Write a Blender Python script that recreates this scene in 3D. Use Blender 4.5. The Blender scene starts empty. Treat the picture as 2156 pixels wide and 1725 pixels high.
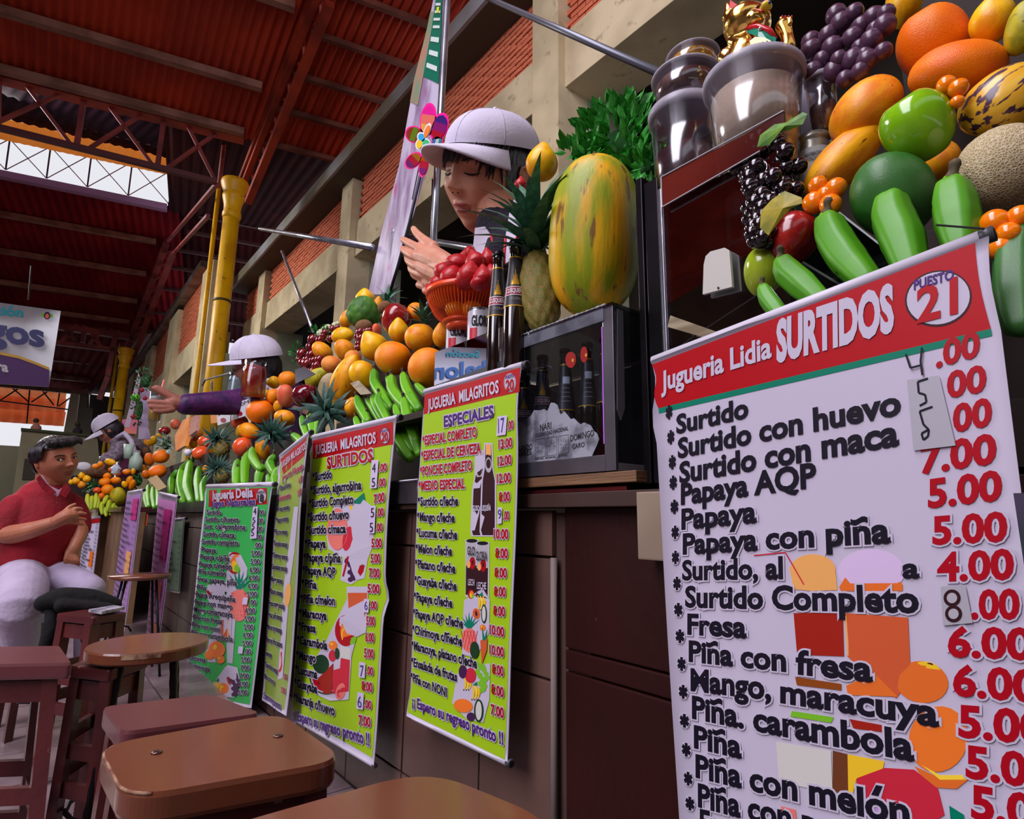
import bpy, bmesh, math, random
import numpy as np
from mathutils import Vector, Matrix, noise
random.seed(7)
rnd = random.random
D = bpy.data
SC = bpy.context.scene
COL = SC.collection

# ------------------------------------------------------------------ camera
IW, IH = 2156.0, 1725.0
FPX = 1223.75
CAM = np.array([0.0, 0.0, 0.775])
RM = np.array([[0.777, -0.126, -0.617], [-0.630, -0.138, -0.765], [0.011, 0.982, -0.186]])
_u, _s, _v = np.linalg.svd(RM); RM = _u @ _v
cd = D.cameras.new('camera'); cam = D.objects.new('camera', cd); COL.objects.link(cam)
cd.sensor_width = 36; cd.sensor_fit = 'HORIZONTAL'; cd.lens = FPX / IW * 36; cd.clip_start = 0.02; cd.clip_end = 400
m4 = Matrix(RM.tolist()).to_4x4(); m4.translation = Vector(CAM.tolist())
cam.matrix_world = m4; SC.camera = cam

# ------------------------------------------------------------------ light
SC.view_settings.view_transform = 'Standard'; SC.view_settings.look = 'None'
SC.view_settings.exposure = 0.28; SC.view_settings.gamma = 1.0; SC.view_settings.use_curve_mapping = False
w = D.worlds.new('world'); SC.world = w; w.use_nodes = True
w.node_tree.nodes['Background'].inputs[0].default_value = (0.80, 0.80, 0.86, 1)
w.node_tree.nodes['Background'].inputs[1].default_value = 0.84
def area(name, loc, target, size, power, col):
    l = D.lights.new(name, 'AREA'); l.shape = 'RECTANGLE'; l.size = size[0]; l.size_y = size[1]; l.energy = power; l.color = col
    o = D.objects.new(name, l); COL.objects.link(o); o.location = loc
    o.rotation_euler = (Vector(target) - Vector(loc)).to_track_quat('-Z', 'Y').to_euler(); return o
# soft fill lamps added out of view to brighten the stalls
area('soft_fill_lamp', (-3.5, 1.0, 6.2), (0.9, 1.2, 0.8), (3, 9), 620, (0.93, 0.88, 1.0))
area('soft_fill_lamp', (-3.2, 16.0, 9.6), (1.0, 13.0, 1.0), (3, 9), 1500, (1.0, 0.96, 0.92))

# ------------------------------------------------------------------ pixel rays -> points of the place
def ray(px, py): return RM @ np.array([px - IW/2, -(py - IH/2), -FPX])
def onX(px, py, X): d = ray(px, py); return CAM + d * (X - CAM[0]) / d[0]
def onY(px, py, Y): d = ray(px, py); return CAM + d * (Y - CAM[1]) / d[1]
def onZ(px, py, Z): d = ray(px, py); return CAM + d * (Z - CAM[2]) / d[2]
def onP(px, py, P, n): d = ray(px, py); return CAM + d * (np.dot(np.array(P) - CAM, n) / np.dot(d, n))
def dep(P): return float(-(RM.T @ (np.array(P) - CAM))[2])
def sz(p, P): return p * dep(P) / FPX
def cdir(x, y, z):
    v = RM @ np.array([x, y, z], float); return v / np.linalg.norm(v)
def lin(c):
    c = c / 255.0
    return c / 12.92 if c <= 0.04045 else ((c + 0.055) / 1.055) ** 2.4
def RGB(r, g, b): return (lin(r), lin(g), lin(b), 1)

# ------------------------------------------------------------------ materials
MATS = {}
def mat(name, col, rough=0.5, metal=0.0, col2=None, scale=6.0, bump=0.0, bscale=40.0, coords='Object', lo=0.4, hi=0.6,
        coat=0.0, spec=0.5, detail=3.0, stretch=(1, 1, 1), col3=None, scale3=30.0, lo3=0.6, hi3=0.66, trans=0.0, alpha=1.0, ior=1.45, sheen=0.0, sss=0.0):
    if name in MATS: return MATS[name]
    m = D.materials.new(name); m.use_nodes = True; nt = m.node_tree; b = nt.nodes['Principled BSDF']
    b.inputs['Base Color'].default_value = RGB(*col); b.inputs['Roughness'].default_value = rough
    b.inputs['Metallic'].default_value = metal; b.inputs['Coat Weight'].default_value = coat
    b.inputs['Coat Roughness'].default_value = 0.12
    b.inputs['Specular IOR Level'].default_value = spec; b.inputs['Transmission Weight'].default_value = trans
    b.inputs['Alpha'].default_value = alpha; b.inputs['IOR'].default_value = ior; b.inputs['Sheen Weight'].default_value = sheen
    tc = mp = None
    if col2 or bump or col3:
        tc = nt.nodes.new('ShaderNodeTexCoord'); mp = nt.nodes.new('ShaderNodeMapping'); mp.inputs['Scale'].default_value = stretch
        nt.links.new(tc.outputs[coords], mp.inputs[0])
    last = None
    def layer(prev, c, s, a, z):
        n = nt.nodes.new('ShaderNodeTexNoise'); n.inputs['Scale'].default_value = s; n.inputs['Detail'].default_value = detail
        nt.links.new(mp.outputs[0], n.inputs['Vector'])
        r = nt.nodes.new('ShaderNodeMapRange'); r.inputs['From Min'].default_value = a; r.inputs['From Max'].default_value = z
        nt.links.new(n.outputs['Fac'], r.inputs['Value'])
        x = nt.nodes.new('ShaderNodeMix'); x.data_type = 'RGBA'; nt.links.new(r.outputs[0], x.inputs['Factor'])
        if prev is None: x.inputs[6].default_value = RGB(*col)
        else: nt.links.new(prev, x.inputs[6])
        x.inputs[7].default_value = RGB(*c); return x.outputs[2]
    if col2: last = layer(last, col2, scale, lo, hi)
    if col3: last = layer(last, col3, scale3, lo3, hi3)
    if last is not None: nt.links.new(last, b.inputs['Base Color'])
    if bump:
        n = nt.nodes.new('ShaderNodeTexNoise'); n.inputs['Scale'].default_value = bscale; nt.links.new(mp.outputs[0], n.inputs['Vector'])
        bp = nt.nodes.new('ShaderNodeBump'); bp.inputs['Strength'].default_value = bump; bp.inputs['Distance'].default_value = 0.01
        nt.links.new(n.outputs['Fac'], bp.inputs['Height']); nt.links.new(bp.outputs[0], b.inputs['Normal'])
    MATS[name] = m; return m
def glass_mat(name, tint=(235, 240, 245), refl=0.12, rough=0.02, fr=0.7):
    """thin pane: mostly clear, reflecting by angle"""
    if name in MATS: return MATS[name]
    m = D.materials.new(name); m.use_nodes = True; nt = m.node_tree; nt.nodes.clear()
    o = nt.nodes.new('ShaderNodeOutputMaterial'); t = nt.nodes.new('ShaderNodeBsdfTransparent'); g = nt.nodes.new('ShaderNodeBsdfGlossy')
    t.inputs[0].default_value = RGB(*tint); g.inputs['Roughness'].default_value = rough; g.inputs[0].default_value = (0.95, 0.95, 1, 1)
    lw = nt.nodes.new('ShaderNodeLayerWeight'); lw.inputs[0].default_value = 0.35
    a = nt.nodes.new('ShaderNodeMath'); a.operation = 'MULTIPLY_ADD'; a.inputs[1].default_value = fr; a.inputs[2].default_value = refl
    nt.links.new(lw.outputs['Fresnel'], a.inputs[0])
    x = nt.nodes.new('ShaderNodeMixShader'); nt.links.new(a.outputs[0], x.inputs[0]); nt.links.new(t.outputs[0], x.inputs[1]); nt.links.new(g.outputs[0], x.inputs[2])
    nt.links.new(x.outputs[0], o.inputs[0]); MATS[name] = m; return m

# ------------------------------------------------------------------ geometry
class G:
    def __init__(s): s.v = []; s.f = []
    def add(s, V, F):
        k = len(s.v); s.v += [tuple(map(float, p)) for p in V]; s.f += [tuple(i + k for i in q) for q in F]; return s
    def box(s, x0, x1, y0, y1, z0, z1):
        V = [(x, y, z) for x in (x0, x1) for y in (y0, y1) for z in (z0, z1)]
        return s.add(V, [(0, 1, 3, 2), (4, 6, 7, 5), (0, 4, 5, 1), (2, 3, 7, 6), (0, 2, 6, 4), (1, 5, 7, 3)])
    def bbox(s, x0, x1, y0, y1, z0, z1, b=0.003):
        bm = bmesh.new(); g = G().box(x0, x1, y0, y1, z0, z1); vs = [bm.verts.new(p) for p in g.v]
        for q in g.f: bm.faces.new([vs[i] for i in q])
        bmesh.ops.bevel(bm, geom=bm.edges[:], offset=b, segments=2, affect='EDGES', profile=0.7)
        bm.verts.index_update(); s.add([v.co[:] for v in bm.verts], [[v.index for v in f.verts] for f in bm.faces]); bm.free(); return s
    def tube(s, pts, rad, n=8, cap=True, flat=1.0, ridge=0.0):
        P = [np.array(p, float) for p in pts]
        R_ = list(rad) if hasattr(rad, '__len__') else [rad] * len(P)
        T = []
        for i in range(len(P)):
            t = P[min(i + 1, len(P) - 1)] - P[max(i - 1, 0)]; T.append(t / (np.linalg.norm(t) + 1e-9))
        a = np.array([0, 0, 1.0]) if abs(T[0][2]) < 0.9 else np.array([1.0, 0, 0])
        V = []; F = []
        for i, p in enumerate(P):
            a = a - T[i] * np.dot(a, T[i]); a /= np.linalg.norm(a) + 1e-9; b = np.cross(T[i], a)
            for k in range(n):
                th = 2 * math.pi * k / n
                V.append(p + R_[i] * (1 + ridge*math.cos(5*th)) * (a * math.cos(th) + b * math.sin(th) * flat))
        for i in range(len(P) - 1):
            for k in range(n):
                F.append((i*n + k, i*n + (k+1) % n, (i+1)*n + (k+1) % n, (i+1)*n + k))
        if cap: F.append(tuple(range(n))[::-1]); F.append(tuple((len(P)-1)*n + k for k in range(n)))
        return s.add(V, F)
    def limb(s, pts, rad, n=12, sub=5, ridge=0.0):
        """smooth tapered tube with round ends"""
        P = [np.array(p, float) for p in pts]; R_ = list(rad)
        Q = []; q = []
        for i in range(len(P) - 1):
            p0 = P[max(i-1, 0)]; p1 = P[i]; p2 = P[i+1]; p3 = P[min(i+2, len(P)-1)]
            for k in range(sub):
                t = k / sub
                Q.append(0.5*((2*p1) + (-p0+p2)*t + (2*p0-5*p1+4*p2-p3)*t*t + (-p0+3*p1-3*p2+p3)*t**3)); q.append(R_[i]*(1-t) + R_[i+1]*t)
        Q.append(P[-1]); q.append(R_[-1])
        d0 = (Q[0]-Q[1]); d0 /= np.linalg.norm(d0); d1 = (Q[-1]-Q[-2]); d1 /= np.linalg.norm(d1)
        pre = [(Q[0] + d0*q[0]*math.sin(a), q[0]*math.cos(a)) for a in (1.5, 1.1, 0.7, 0.35)]
        post = [(Q[-1] + d1*q[-1]*math.sin(a), q[-1]*math.cos(a)) for a in (0.35, 0.7, 1.1, 1.5)]
        A = [p for p, _ in pre] + Q + [p for p, _ in post]; B = [r for _, r in pre] + q + [r for _, r in post]
        return s.tube(A, B, n, ridge=ridge)
    def lathe(s, prof, n=20, c=(0, 0, 0)):
        V = []; F = []
        for r, z in prof:
            for k in range(n):
                th = 2*math.pi*k/n; V.append((c[0] + r*math.cos(th), c[1] + r*math.sin(th), c[2] + z))
        for i in range(len(prof)-1):
            for k in range(n): F.append((i*n+k, i*n+(k+1) % n, (i+1)*n+(k+1) % n, (i+1)*n+k))
        F.append(tuple(range(n))[::-1]); F.append(tuple((len(prof)-1)*n+k for k in range(n)))
        return s.add(V, F)
    def ball(s, c, r, n=12, m=8, fn=None):
        r = r if hasattr(r, '__len__') else (r, r, r); V = []; F = []
        for i in range(1, m):
            ph = math.pi*i/m
            for k in range(n):
                th = 2*math.pi*k/n; V.append([math.sin(ph)*math.cos(th), math.sin(ph)*math.sin(th), math.cos(ph)])
        V.append([0, 0, 1]); V.append([0, 0, -1]); a = len(V)-2
        for i in range(m-2):
            for k in range(n): F.append((i*n+k, (i+1)*n+k, (i+1)*n+(k+1) % n, i*n+(k+1) % n))
        for k in range(n): F.append((a, k, (k+1) % n)); F.append((a+1, (m-2)*n+(k+1) % n, (m-2)*n+k))
        if fn: V = [fn(v) for v in V]
        return s.add([(c[0]+v[0]*r[0], c[1]+v[1]*r[1], c[2]+v[2]*r[2]) for v in V], F)
    def quad(s, a, b, c, d): return s.add([a, b, c, d], [(0, 1, 2, 3)])
    def slab(s, pts, off):
        n = len(pts); o = np.array(off, float)
        V = [np.array(p, float) for p in pts]; V = V + [p + o for p in V]
        F = [tuple(range(n))[::-1], tuple(range(n, 2*n))] + [(i, (i+1) % n, n+(i+1) % n, n+i) for i in range(n)]
        return s.add(V, F)
def sub(r, *a): pass
def mesh(name, g, m, smooth=False, off=(0, 0, 0)):
    me = D.meshes.new(name); o = np.array(off, float)
    V = (np.array(g.v) - o) if len(g.v) else np.zeros((0, 3))
    me.from_pydata(V.tolist(), [], g.f)
    if m: me.materials.append(m)
    if smooth: me.polygons.foreach_set('use_smooth', [True]*len(me.polygons))
    me.update(); return me
def tag(o, label=None, cat=None, group=None, kind=None):
    if label: o['label'] = label
    if cat: o['category'] = cat
    if group: o['group'] = group
    if kind: o['kind'] = kind
    return o
def rootloc(p):
    v = np.zeros(3)
    while p is not None: v += np.array(p.location[:]); p = p.parent
    return v
def part(name, g, m, parent=None, smooth=False, label=None, kind=None, base=None):
    """one mesh object; world coordinates in g; under its parent, or top-level with its origin at base"""
    off = rootloc(parent) if parent else (np.array(base, float) if base is not None else np.zeros(3))
    o = D.objects.new(name, mesh(name, g, m, smooth, off)); COL.objects.link(o)
    if parent: o.parent = parent
    else: o.location = off.tolist()
    return tag(o, label, None, None, kind)
def thing(name, label, cat, loc=(0, 0, 0), group=None):
    o = D.objects.new(name, None); COL.objects.link(o); o.location = [float(x) for x in loc]; o.empty_display_size = 0.05
    return tag(o, label, cat, group)
def inst(name, me, parent, loc, rot=None, scl=(1, 1, 1)):
    """object sharing mesh data; loc is world"""
    o = D.objects.new(name, me); COL.objects.link(o)
    off = rootloc(parent) if parent else np.zeros(3)
    if parent: o.parent = parent
    M = Matrix.Translation(Vector((np.array(loc, float) - off).tolist()))
    if rot is not None: M = M @ rot.to_4x4()
    M = M @ Matrix.Diagonal((scl[0], scl[1], scl[2], 1)); o.matrix_basis = M
    return o
def zaxis(v, spin=0.0):
    return Vector([float(a) for a in v]).to_track_quat('Z', 'Y').to_matrix() @ Matrix.Rotation(spin, 3, 'Z')
def remeshed(name, g, voxel, m, smooth_it=2, off=(0, 0, 0)):
    """fuse overlapping closed shapes of g into one continuous surface"""
    o = D.objects.new(name+'_src', mesh(name, g, None, False, off)); COL.objects.link(o)
    r = o.modifiers.new('r', 'REMESH'); r.mode = 'VOXEL'; r.voxel_size = voxel; r.use_smooth_shade = True
    if smooth_it:
        sm = o.modifiers.new('s', 'SMOOTH'); sm.factor = 0.5; sm.iterations = smooth_it
    dg = bpy.context.evaluated_depsgraph_get(); dg.update()
    me = D.meshes.new_from_object(o.evaluated_get(dg)); me.name = name
    D.objects.remove(o); me.materials.clear(); me.materials.append(m)
    me.polygons.foreach_set('use_smooth', [True]*len(me.polygons)); return me
def partm(name, me, parent=None, label=None, base=(0, 0, 0)):
    """like part(), for a mesh already relative to base"""
    o = D.objects.new(name, me); COL.objects.link(o)
    if parent: o.parent = parent; o.location = (np.array(base, float) - rootloc(parent)).tolist()
    else: o.location = base
    return tag(o, label)

# ------------------------------------------------------------------ lettering
TXT = {}
def _raw(s, off):
    cu = D.curves.new('t', 'FONT'); cu.body = s; cu.size = 1.0; cu.resolution_u = 3; cu.offset = off; cu.fill_mode = 'FRONT'
    o = D.objects.new('t', cu); me = o.to_mesh()
    V = [list(v.co[:2]) for v in me.vertices]; F = [tuple(p.vertices) for p in me.polygons]
    o.to_mesh_clear(); D.objects.remove(o); D.curves.remove(cu); return V, F
def textgeo(s, off=0.0, fn=None):
    k = (s, off)
    if k in TXT: return TXT[k]
    star = s.startswith('*'); body = s[1:] if star else s
    base = body.replace('ñ', 'n').replace('ó', 'o').replace('ú', 'u').replace('í', 'ı' if False else 'i')
    V, F = _raw(base, off) if body else ([], [])
    for i, ch in enumerate(body):                       # the tilde of each n, drawn separately
        if ch in 'óú':
            xm = max(v[0] for v in _raw(base[:i+1], 0.0)[0]) - 0.27; n = len(V); V += [[xm-.05-off, .60-off], [xm+.05+off, .60-off], [xm+.16+off, .80+off], [xm+.04, .80+off]]; F.append((n, n+1, n+2, n+3))
        if ch == 'ñ':
            pre = _raw(base[:i+1], 0.0)[0]; xm = max(v[0] for v in pre) - 0.24; t = 0.045 + off; n = len(V); N = 7
            for j in range(N):
                x = -0.2 - off*0.5 + (0.4 + off)*j/(N-1); y = 0.64 + 0.045*math.sin(-(j/(N-1)-0.5)*6.28 + 3.14)
                V += [[xm+x, y-t], [xm+x, y+t]]
            F += [(n+2*j, n+2*j+2, n+2*j+3, n+2*j+1) for j in range(N-1)]
    if star:
        V = [[v[0] + (0.50 if body else 0), v[1]] for v in V]; w_ = 0.035 + off*0.8; r = 0.19 + off*0.5
        for a in (90, 30, 150):
            c_, s_ = math.cos(math.radians(a)), math.sin(math.radians(a)); n = len(V)
            V += [[0.24 + c_*p*r - s_*q*w_, 0.50 + s_*p*r + c_*q*w_] for p, q in ((-1, -1), (1, -1), (1, 1), (-1, 1))]; F.append((n, n+1, n+2, n+3))
    TXT[k] = (np.array(V) if V else np.zeros((0, 2)), F); return TXT[k]
# ================================================================== STRUCTURE
WHITE = mat('print_white', (226, 222, 236), 0.35)
def struct(name, g, m, parent=None, smooth=False, kind='structure', base=None):
    return part(name, g, m, parent, smooth, None, kind if parent is None else None, base)

# ---- floor: tiles near the stools, plain beyond
M_FLOOR = mat('floor_stone', (128, 112, 116), 0.35, 0, (104, 88, 94), 3.0, 0.05, 60)
M_TILE = mat('floor_tile', (138, 120, 124), 0.28, 0, (112, 94, 100), 5.0, 0.04, 80, coords='Object', coat=0.2)
floor = struct('floor', G().box(-16, 6, -4, 52, -0.08, -0.006), mat('floor_grout', (58, 48, 52), 0.8))
tg = G().bbox(-0.147, 0.147, -0.147, 0.147, -0.008, 0.0, 0.003)
tm = mesh('tile', tg, M_TILE)
n_t = 0
for j in range(4, 19):
    for i in range(-8, 5):
        x = i*0.3 - 0.22; y = j*0.3 + 0.1
        if x > 0.72 or n_t >= 250: continue
        n_t += 1; o = inst('tile', tm, floor, (x, y, rnd()*0.001)); o.rotation_euler.z = (rnd()-0.5)*0.006
g = G()
for j in range(19, 60):
    for i in range(-30, 5):
        x = i*0.3 - 0.22; y = j*0.3 + 0.1
        if x < 0.72: g.box(x-0.147, x+0.147, y-0.147, y+0.147, -0.008, 0)
part('tile_field', g, M_FLOOR, floor, kind='stuff')

# ---- long wall above the stalls (brick panels between concrete pillars)
XA = 4.2; XB = 3.15
M_CONC = mat('painted_concrete', (212, 196, 160), 0.8, 0, (184, 168, 134), 1.2, 0.15, 25, coords='Object', col3=(156, 140, 110), scale3=6, lo3=0.62, hi3=0.75)
M_CONC2 = mat('green_grey_concrete', (168, 174, 150), 0.8, 0, (148, 152, 128), 1.5, 0.1, 25)
M_BRICK = mat('brick', (222, 124, 88), 0.85, 0, (200, 104, 72), 2.5, 0.25, 30, coords='Generated')
M_MORT = mat('mortar', (118, 66, 50), 0.95)
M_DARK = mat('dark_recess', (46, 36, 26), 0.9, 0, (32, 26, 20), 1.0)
M_PIPE = mat('beige_pipe', (176, 164, 118), 0.6, 0, (140, 128, 86), 3.0)
ZC = CAM[2]
def zA(r, X): return ZC + r*X
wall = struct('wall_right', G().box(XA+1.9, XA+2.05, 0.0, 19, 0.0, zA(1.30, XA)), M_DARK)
def facade(parent, X, y0, y1, zr, pil, bricks):
    ztop, zbb, zbl = zr
    g = G().bbox(X+0.02, X+0.75, y0, y1, zbl, zbb, 0.01)
    part('concrete_beam', g, M_CONC, parent)
    part('mortar_bed', G().box(X+0.13, X+0.3, y0, y1, zbb-0.02, ztop), M_MORT, parent)
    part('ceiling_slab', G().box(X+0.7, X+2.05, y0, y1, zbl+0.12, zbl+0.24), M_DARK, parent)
    for a, b, zt in pil:
        part('pillar', G().bbox(X-0.10, X+0.36, a, b, 0.0, zt, 0.012), M_CONC, parent)
        part('pier', G().bbox(X+0.36, X+1.05, a-0.02, b-0.05, 0.0, zbl+0.02, 0.012), M_CONC2, parent)
    zp = float(onX(1320, 190, X+0.95)[2])
    part('pipe', G().tube([(X+0.95, y0, zp), (X+0.95, y1, zp)], 0.085, 12), M_PIPE, parent, True)
    bm_ = mesh('brick', G().bbox(-0.05, 0.05, -0.118, 0.118, -0.031, 0.031, 0.006), M_BRICK)
    rest = G(); n = 0
    nz = int((ztop-zbb)/0.082); cells = []
    for (a, b) in bricks:
        for r in range(nz+1):
            z = zbb + 0.045 + r*0.082; s = (r % 2)*0.125
            y = a + 0.12 - s
            while y < b - 0.05:
                c0 = max(y-0.118, a); c1 = min(y+0.118, b)
                if c1-c0 > 0.05: cells.append((a, y, z, c0, c1))
                y += 0.25
    cells.sort(key=lambda c: c[1])
    for (a, y, z, c0, c1) in cells:
        if n < 300 and c1-c0 > 0.2 and parent is wall and y > 4.9:
            inst('brick', bm_, parent, (X+0.10+rnd()*0.012, y, z), Matrix.Rotation((rnd()-.5)*0.02, 3, 'Z')); n += 1
        else:
            d = rnd()*0.012; rest.box(X+0.05+d, X+0.15+d, c0, c1, z-0.031, z+0.031)
    part('brick_field', rest, M_BRICK, parent, kind='stuff')
zrA = (zA(1.80, XA), zA(1.365, XA), zA(1.19, XA))
pilA = [(4.30, 4.76, zrA[0]), (10.2, 10.72, zA(1.70, XA)), (15.9, 16.5, zA(1.66, XA)), (-1.6, -1.1, zrA[0])]
facade(wall, XA, -1.5, 18.2, zrA, pilA, [(-1.0, 4.30), (4.78, 10.2), (10.74, 15.9), (16.5, 18.2)])
# metal gutter
M_GUT = mat('galvanised_gutter', (150, 152, 162), 0.35, 0.8, (110, 104, 96), 1.5)
M_GUTD = mat('gutter_shade_paint', (74, 62, 48), 0.8)  # soffit painted dark as the shade under the gutter
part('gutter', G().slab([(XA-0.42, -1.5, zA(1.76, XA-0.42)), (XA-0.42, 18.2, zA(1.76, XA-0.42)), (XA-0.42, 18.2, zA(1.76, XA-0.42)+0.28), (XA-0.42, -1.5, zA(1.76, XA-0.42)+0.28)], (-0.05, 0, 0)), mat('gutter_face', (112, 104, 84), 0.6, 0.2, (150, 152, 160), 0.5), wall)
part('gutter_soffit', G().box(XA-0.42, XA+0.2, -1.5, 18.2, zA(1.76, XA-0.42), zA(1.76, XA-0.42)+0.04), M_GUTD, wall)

wall2 = struct('wall_far_right', G().box(XB+1.6, XB+1.75, 18.3, 46, 0.0, zA(1.6, XB)), M_DARK)
zrB = (zA(2.30, XB), zA(1.72, XB), zA(1.42, XB))
def yB(px, py): return float(onX(px, py, XB)[1])
pilB = []
for (xa, xb, ya) in ((421, 441, 700), (353, 369, 760), (305, 318, 800), (268, 277, 860)):
    a = yB(xb, ya); b = yB(xa, ya); pilB.append((a, b, zrB[0]-0.1))
brB = [(18.3, pilB[0][0])] + [(pilB[i][1], pilB[i+1][0]) for i in range(3)]
facade(wall2, XB, 18.3, 45, zrB, pilB, brB)
part('gutter', G().box(XB-0.25, XB+0.1, 18.3, 45, zrB[0], zrB[0]+0.2), M_GUT, wall2)

# ---- yellow columns with their down pipes
M_YEL = mat('yellow_paint', (246, 192, 6), 0.42, 0, (226, 166, 6), 2.0, 0.05, 20, col3=(150, 104, 20), scale3=9, lo3=0.66, hi3=0.72)
def column(X, pxc, pyc, r, label, pipe_px):
    P = onX(pxc, pyc, X); zt = P[2]
    t = thing('steel_column', label, 'column', (P[0], P[1], 0))
    part('shaft', G().lathe([(r, 0), (r*0.97, zt-0.75)], 28, (P[0], P[1], 0)), M_YEL, t, True)
    prof = [(r*0.97, -0.8), (r*1.12, -0.74), (r*1.12, -0.68), (r*1.0, -0.62), (r*1.05, -0.5), (r*1.3, -0.34), (r*1.34, -0.28), (r*1.25, -0.24), (r*1.3, -0.2), (r*1.62, -0.06), (r*1.68, 0.0), (r*1.6, 0.05)]
    part('capital', G().lathe(prof, 28, (P[0], P[1], zt)), M_YEL, t, True)
    Q = onX(pipe_px[0], pipe_px[1], X-0.12)
    part('down_pipe', G().tube([(Q[0], Q[1], 0), (Q[0], Q[1], zt+0.3)], r*0.30, 12), M_YEL, t, True)
    part('upper_pipe', G().tube([(Q[0], Q[1], zt+0.3), (Q[0], Q[1], zt+1.9)], r*0.30, 12), mat('rusty_pink_pipe', (172, 84, 74), 0.6, 0, (120, 50, 44), 3), t, True)
    part('pipe_clamp', G().lathe([(r*1.03, 0), (r*1.03, 0.05)], 24, (P[0], P[1], zt-2.6)), mat('clamp', (90, 76, 50), 0.5, 0.5), t, True)
    return P
C1 = column(2.4, 495, 388, 0.160, 'tall yellow steel column with moulded capital, nearer of the two', (449, 500))
C2 = column(2.14, 266, 737, 0.185, 'yellow steel column standing farther down the stall row', (239, 800))

# ---- roof
UDIR = ray(3750, 1125); UDIR[2] = 0; UDIR /= np.linalg.norm(UDIR)
VDIR = ray(120, 1500); VDIR /= np.linalg.norm(VDIR)
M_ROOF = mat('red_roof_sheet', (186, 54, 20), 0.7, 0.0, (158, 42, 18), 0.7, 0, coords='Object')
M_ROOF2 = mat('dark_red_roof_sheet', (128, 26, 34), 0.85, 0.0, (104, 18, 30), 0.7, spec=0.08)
M_STEEL = mat('red_oxide_steel', (164, 54, 26), 0.5, 0.1, (118, 36, 24), 1.5)
M_STEEL2 = mat('faded_red_steel', (150, 62, 60), 0.55, 0.1, (112, 44, 48), 1.5)
M_PURL = mat('dusty_purlin', (150, 104, 88), 0.6, 0.1, (118, 76, 64), 2.0)
M_CLEAR = glass_mat('roof_glint')
roof = struct('ceiling', G().box(-0.01, 0.01, -0.01, 0.01, 9.99, 10.01), M_ROOF)
def assembly(name, parent, loc):
    o = D.objects.new(name, None); COL.objects.link(o); o.parent = parent; o.location = (np.array(loc, float) - rootloc(parent)).tolist(); return o
def sheet(name, A, B, Cc, Dd, m, parent, amp=0.03, pitch=0.16, kind=None):
    """corrugated sheet: A-B near edge, D-C far edge (A to D along the ribs)"""
    A, B, Cc, Dd = [np.array(q, float) for q in (A, B, Cc, Dd)]
    n = np.cross(B-A, Dd-A); n /= np.linalg.norm(n); k = max(2, int(np.linalg.norm(B-A)/pitch))*4
    V = []; F = []
    for i in range(k+1):
        t = i/k; h = amp*math.sin(2*math.pi*i/4)
        V.append(A + (B-A)*t + n*h); V.append(Dd + (Cc-Dd)*t + n*h)
    for i in range(k): F.append((2*i, 2*i+2, 2*i+3, 2*i+1))
    return part(name, G().add(V, F), m, parent, True, kind=kind)
T1 = onX(505, 378, 2.4)                               # top of the first column
R1 = onP(515, 292, T1, np.cross(UDIR, (0, 0, 1)))
nR = np.cross(UDIR, VDIR); nR /= np.linalg.norm(nR)
def on1(px, py): return onP(px, py, R1, nR)
def dec(P, T, V): 
    A = np.stack([UDIR, V], 1); s, *_ = np.linalg.lstsq(A, np.array(P)-T, rcond=None); return s
# first slope over the camera
sheet('roof_sheet', R1 - 24*UDIR - 12.5*VDIR, R1 + 3.6*UDIR - 12.5*VDIR, R1 + 3.6*UDIR, R1 - 24*UDIR, M_ROOF, roof, 0.045, 0.155)
def purlin(a, b, w=0.09, h=0.1, m=None, name='purlin', parent=None):
    a = np.array(a); b = np.array(b); d = (b-a)/np.linalg.norm(b-a); s = np.cross(d, (0, 0, 1)); s /= np.linalg.norm(s); up = np.cross(s, d)
    g = G(); V = []
    for p in (a, b):
        for x, y in ((-w, -h), (w, -h), (w, 0.0), (-w, 0.0)): V.append(p + s*x*0.5 + up*y)
    g.add(V, [(0, 1, 2, 3)[::-1], (4, 5, 6, 7), (0, 1, 5, 4), (1, 2, 6, 5), (2, 3, 7, 6), (3, 0, 4, 7)])
    return part(name, g, m or M_PURL, parent or roof)
dn = np.array([0, 0, -0.05])
for (px, py) in ((553, 172), (515, 268), (622, 2)):
    P = on1(px, py); s = dec(P, R1, VDIR)
    purlin(R1 + s[1]*VDIR - 13*UDIR + dn, R1 + s[1]*VDIR + s[0]*UDIR + dn, 0.13, 0.14)
for (px, py, q) in ((655, 58, 3.4), (618, 145, 3.4), (583, 218, 3.4), (552, 288, 3.4), (700, -35, 3.4), (745, -130, 3.4)):
    P = on1(px, py); s = dec(P, R1, VDIR)
    purlin(P + dn, P + dn + (q - s[0])*UDIR, 0.08, 0.1, mat('right_purlin', (116, 62, 46), 0.6, 0.1, (92, 46, 36), 2.0))
# double lattice rafter on the first column
def beam(a, b, r, m, name='rafter', parent=None): return purlin(a, b, r*2, r*2, m, name, parent)
q0 = on1(509, 372); q1 = on1(676, -60); r0 = on1(528, 372); r1 = on1(700, -60)
lat = assembly('lattice_rafter', roof, q0)
dn2 = np.array([0, 0, -0.55])
beam(q0+dn, q1+dn, 0.07, M_STEEL, 'upper_chord', lat); beam(r0+dn2, r1+dn2, 0.07, M_STEEL, 'lower_chord', lat)
beam(q0+dn2*0.6, q1+dn2*0.6, 0.05, M_STEEL, 'middle_chord', lat)
for k in range(12):
    a = (k+0.1)/12; b = (k+0.9)/12
    A_ = q0 + (q1-q0)*a + dn; B_ = r0 + (r1-r0)*b + dn2
    if k % 2: A_, B_ = q0 + (q1-q0)*b + dn, r0 + (r1-r0)*a + dn2
    purlin(A_, B_, 0.04, 0.05, M_STEEL, 'lattice_bar', lat)
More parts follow.
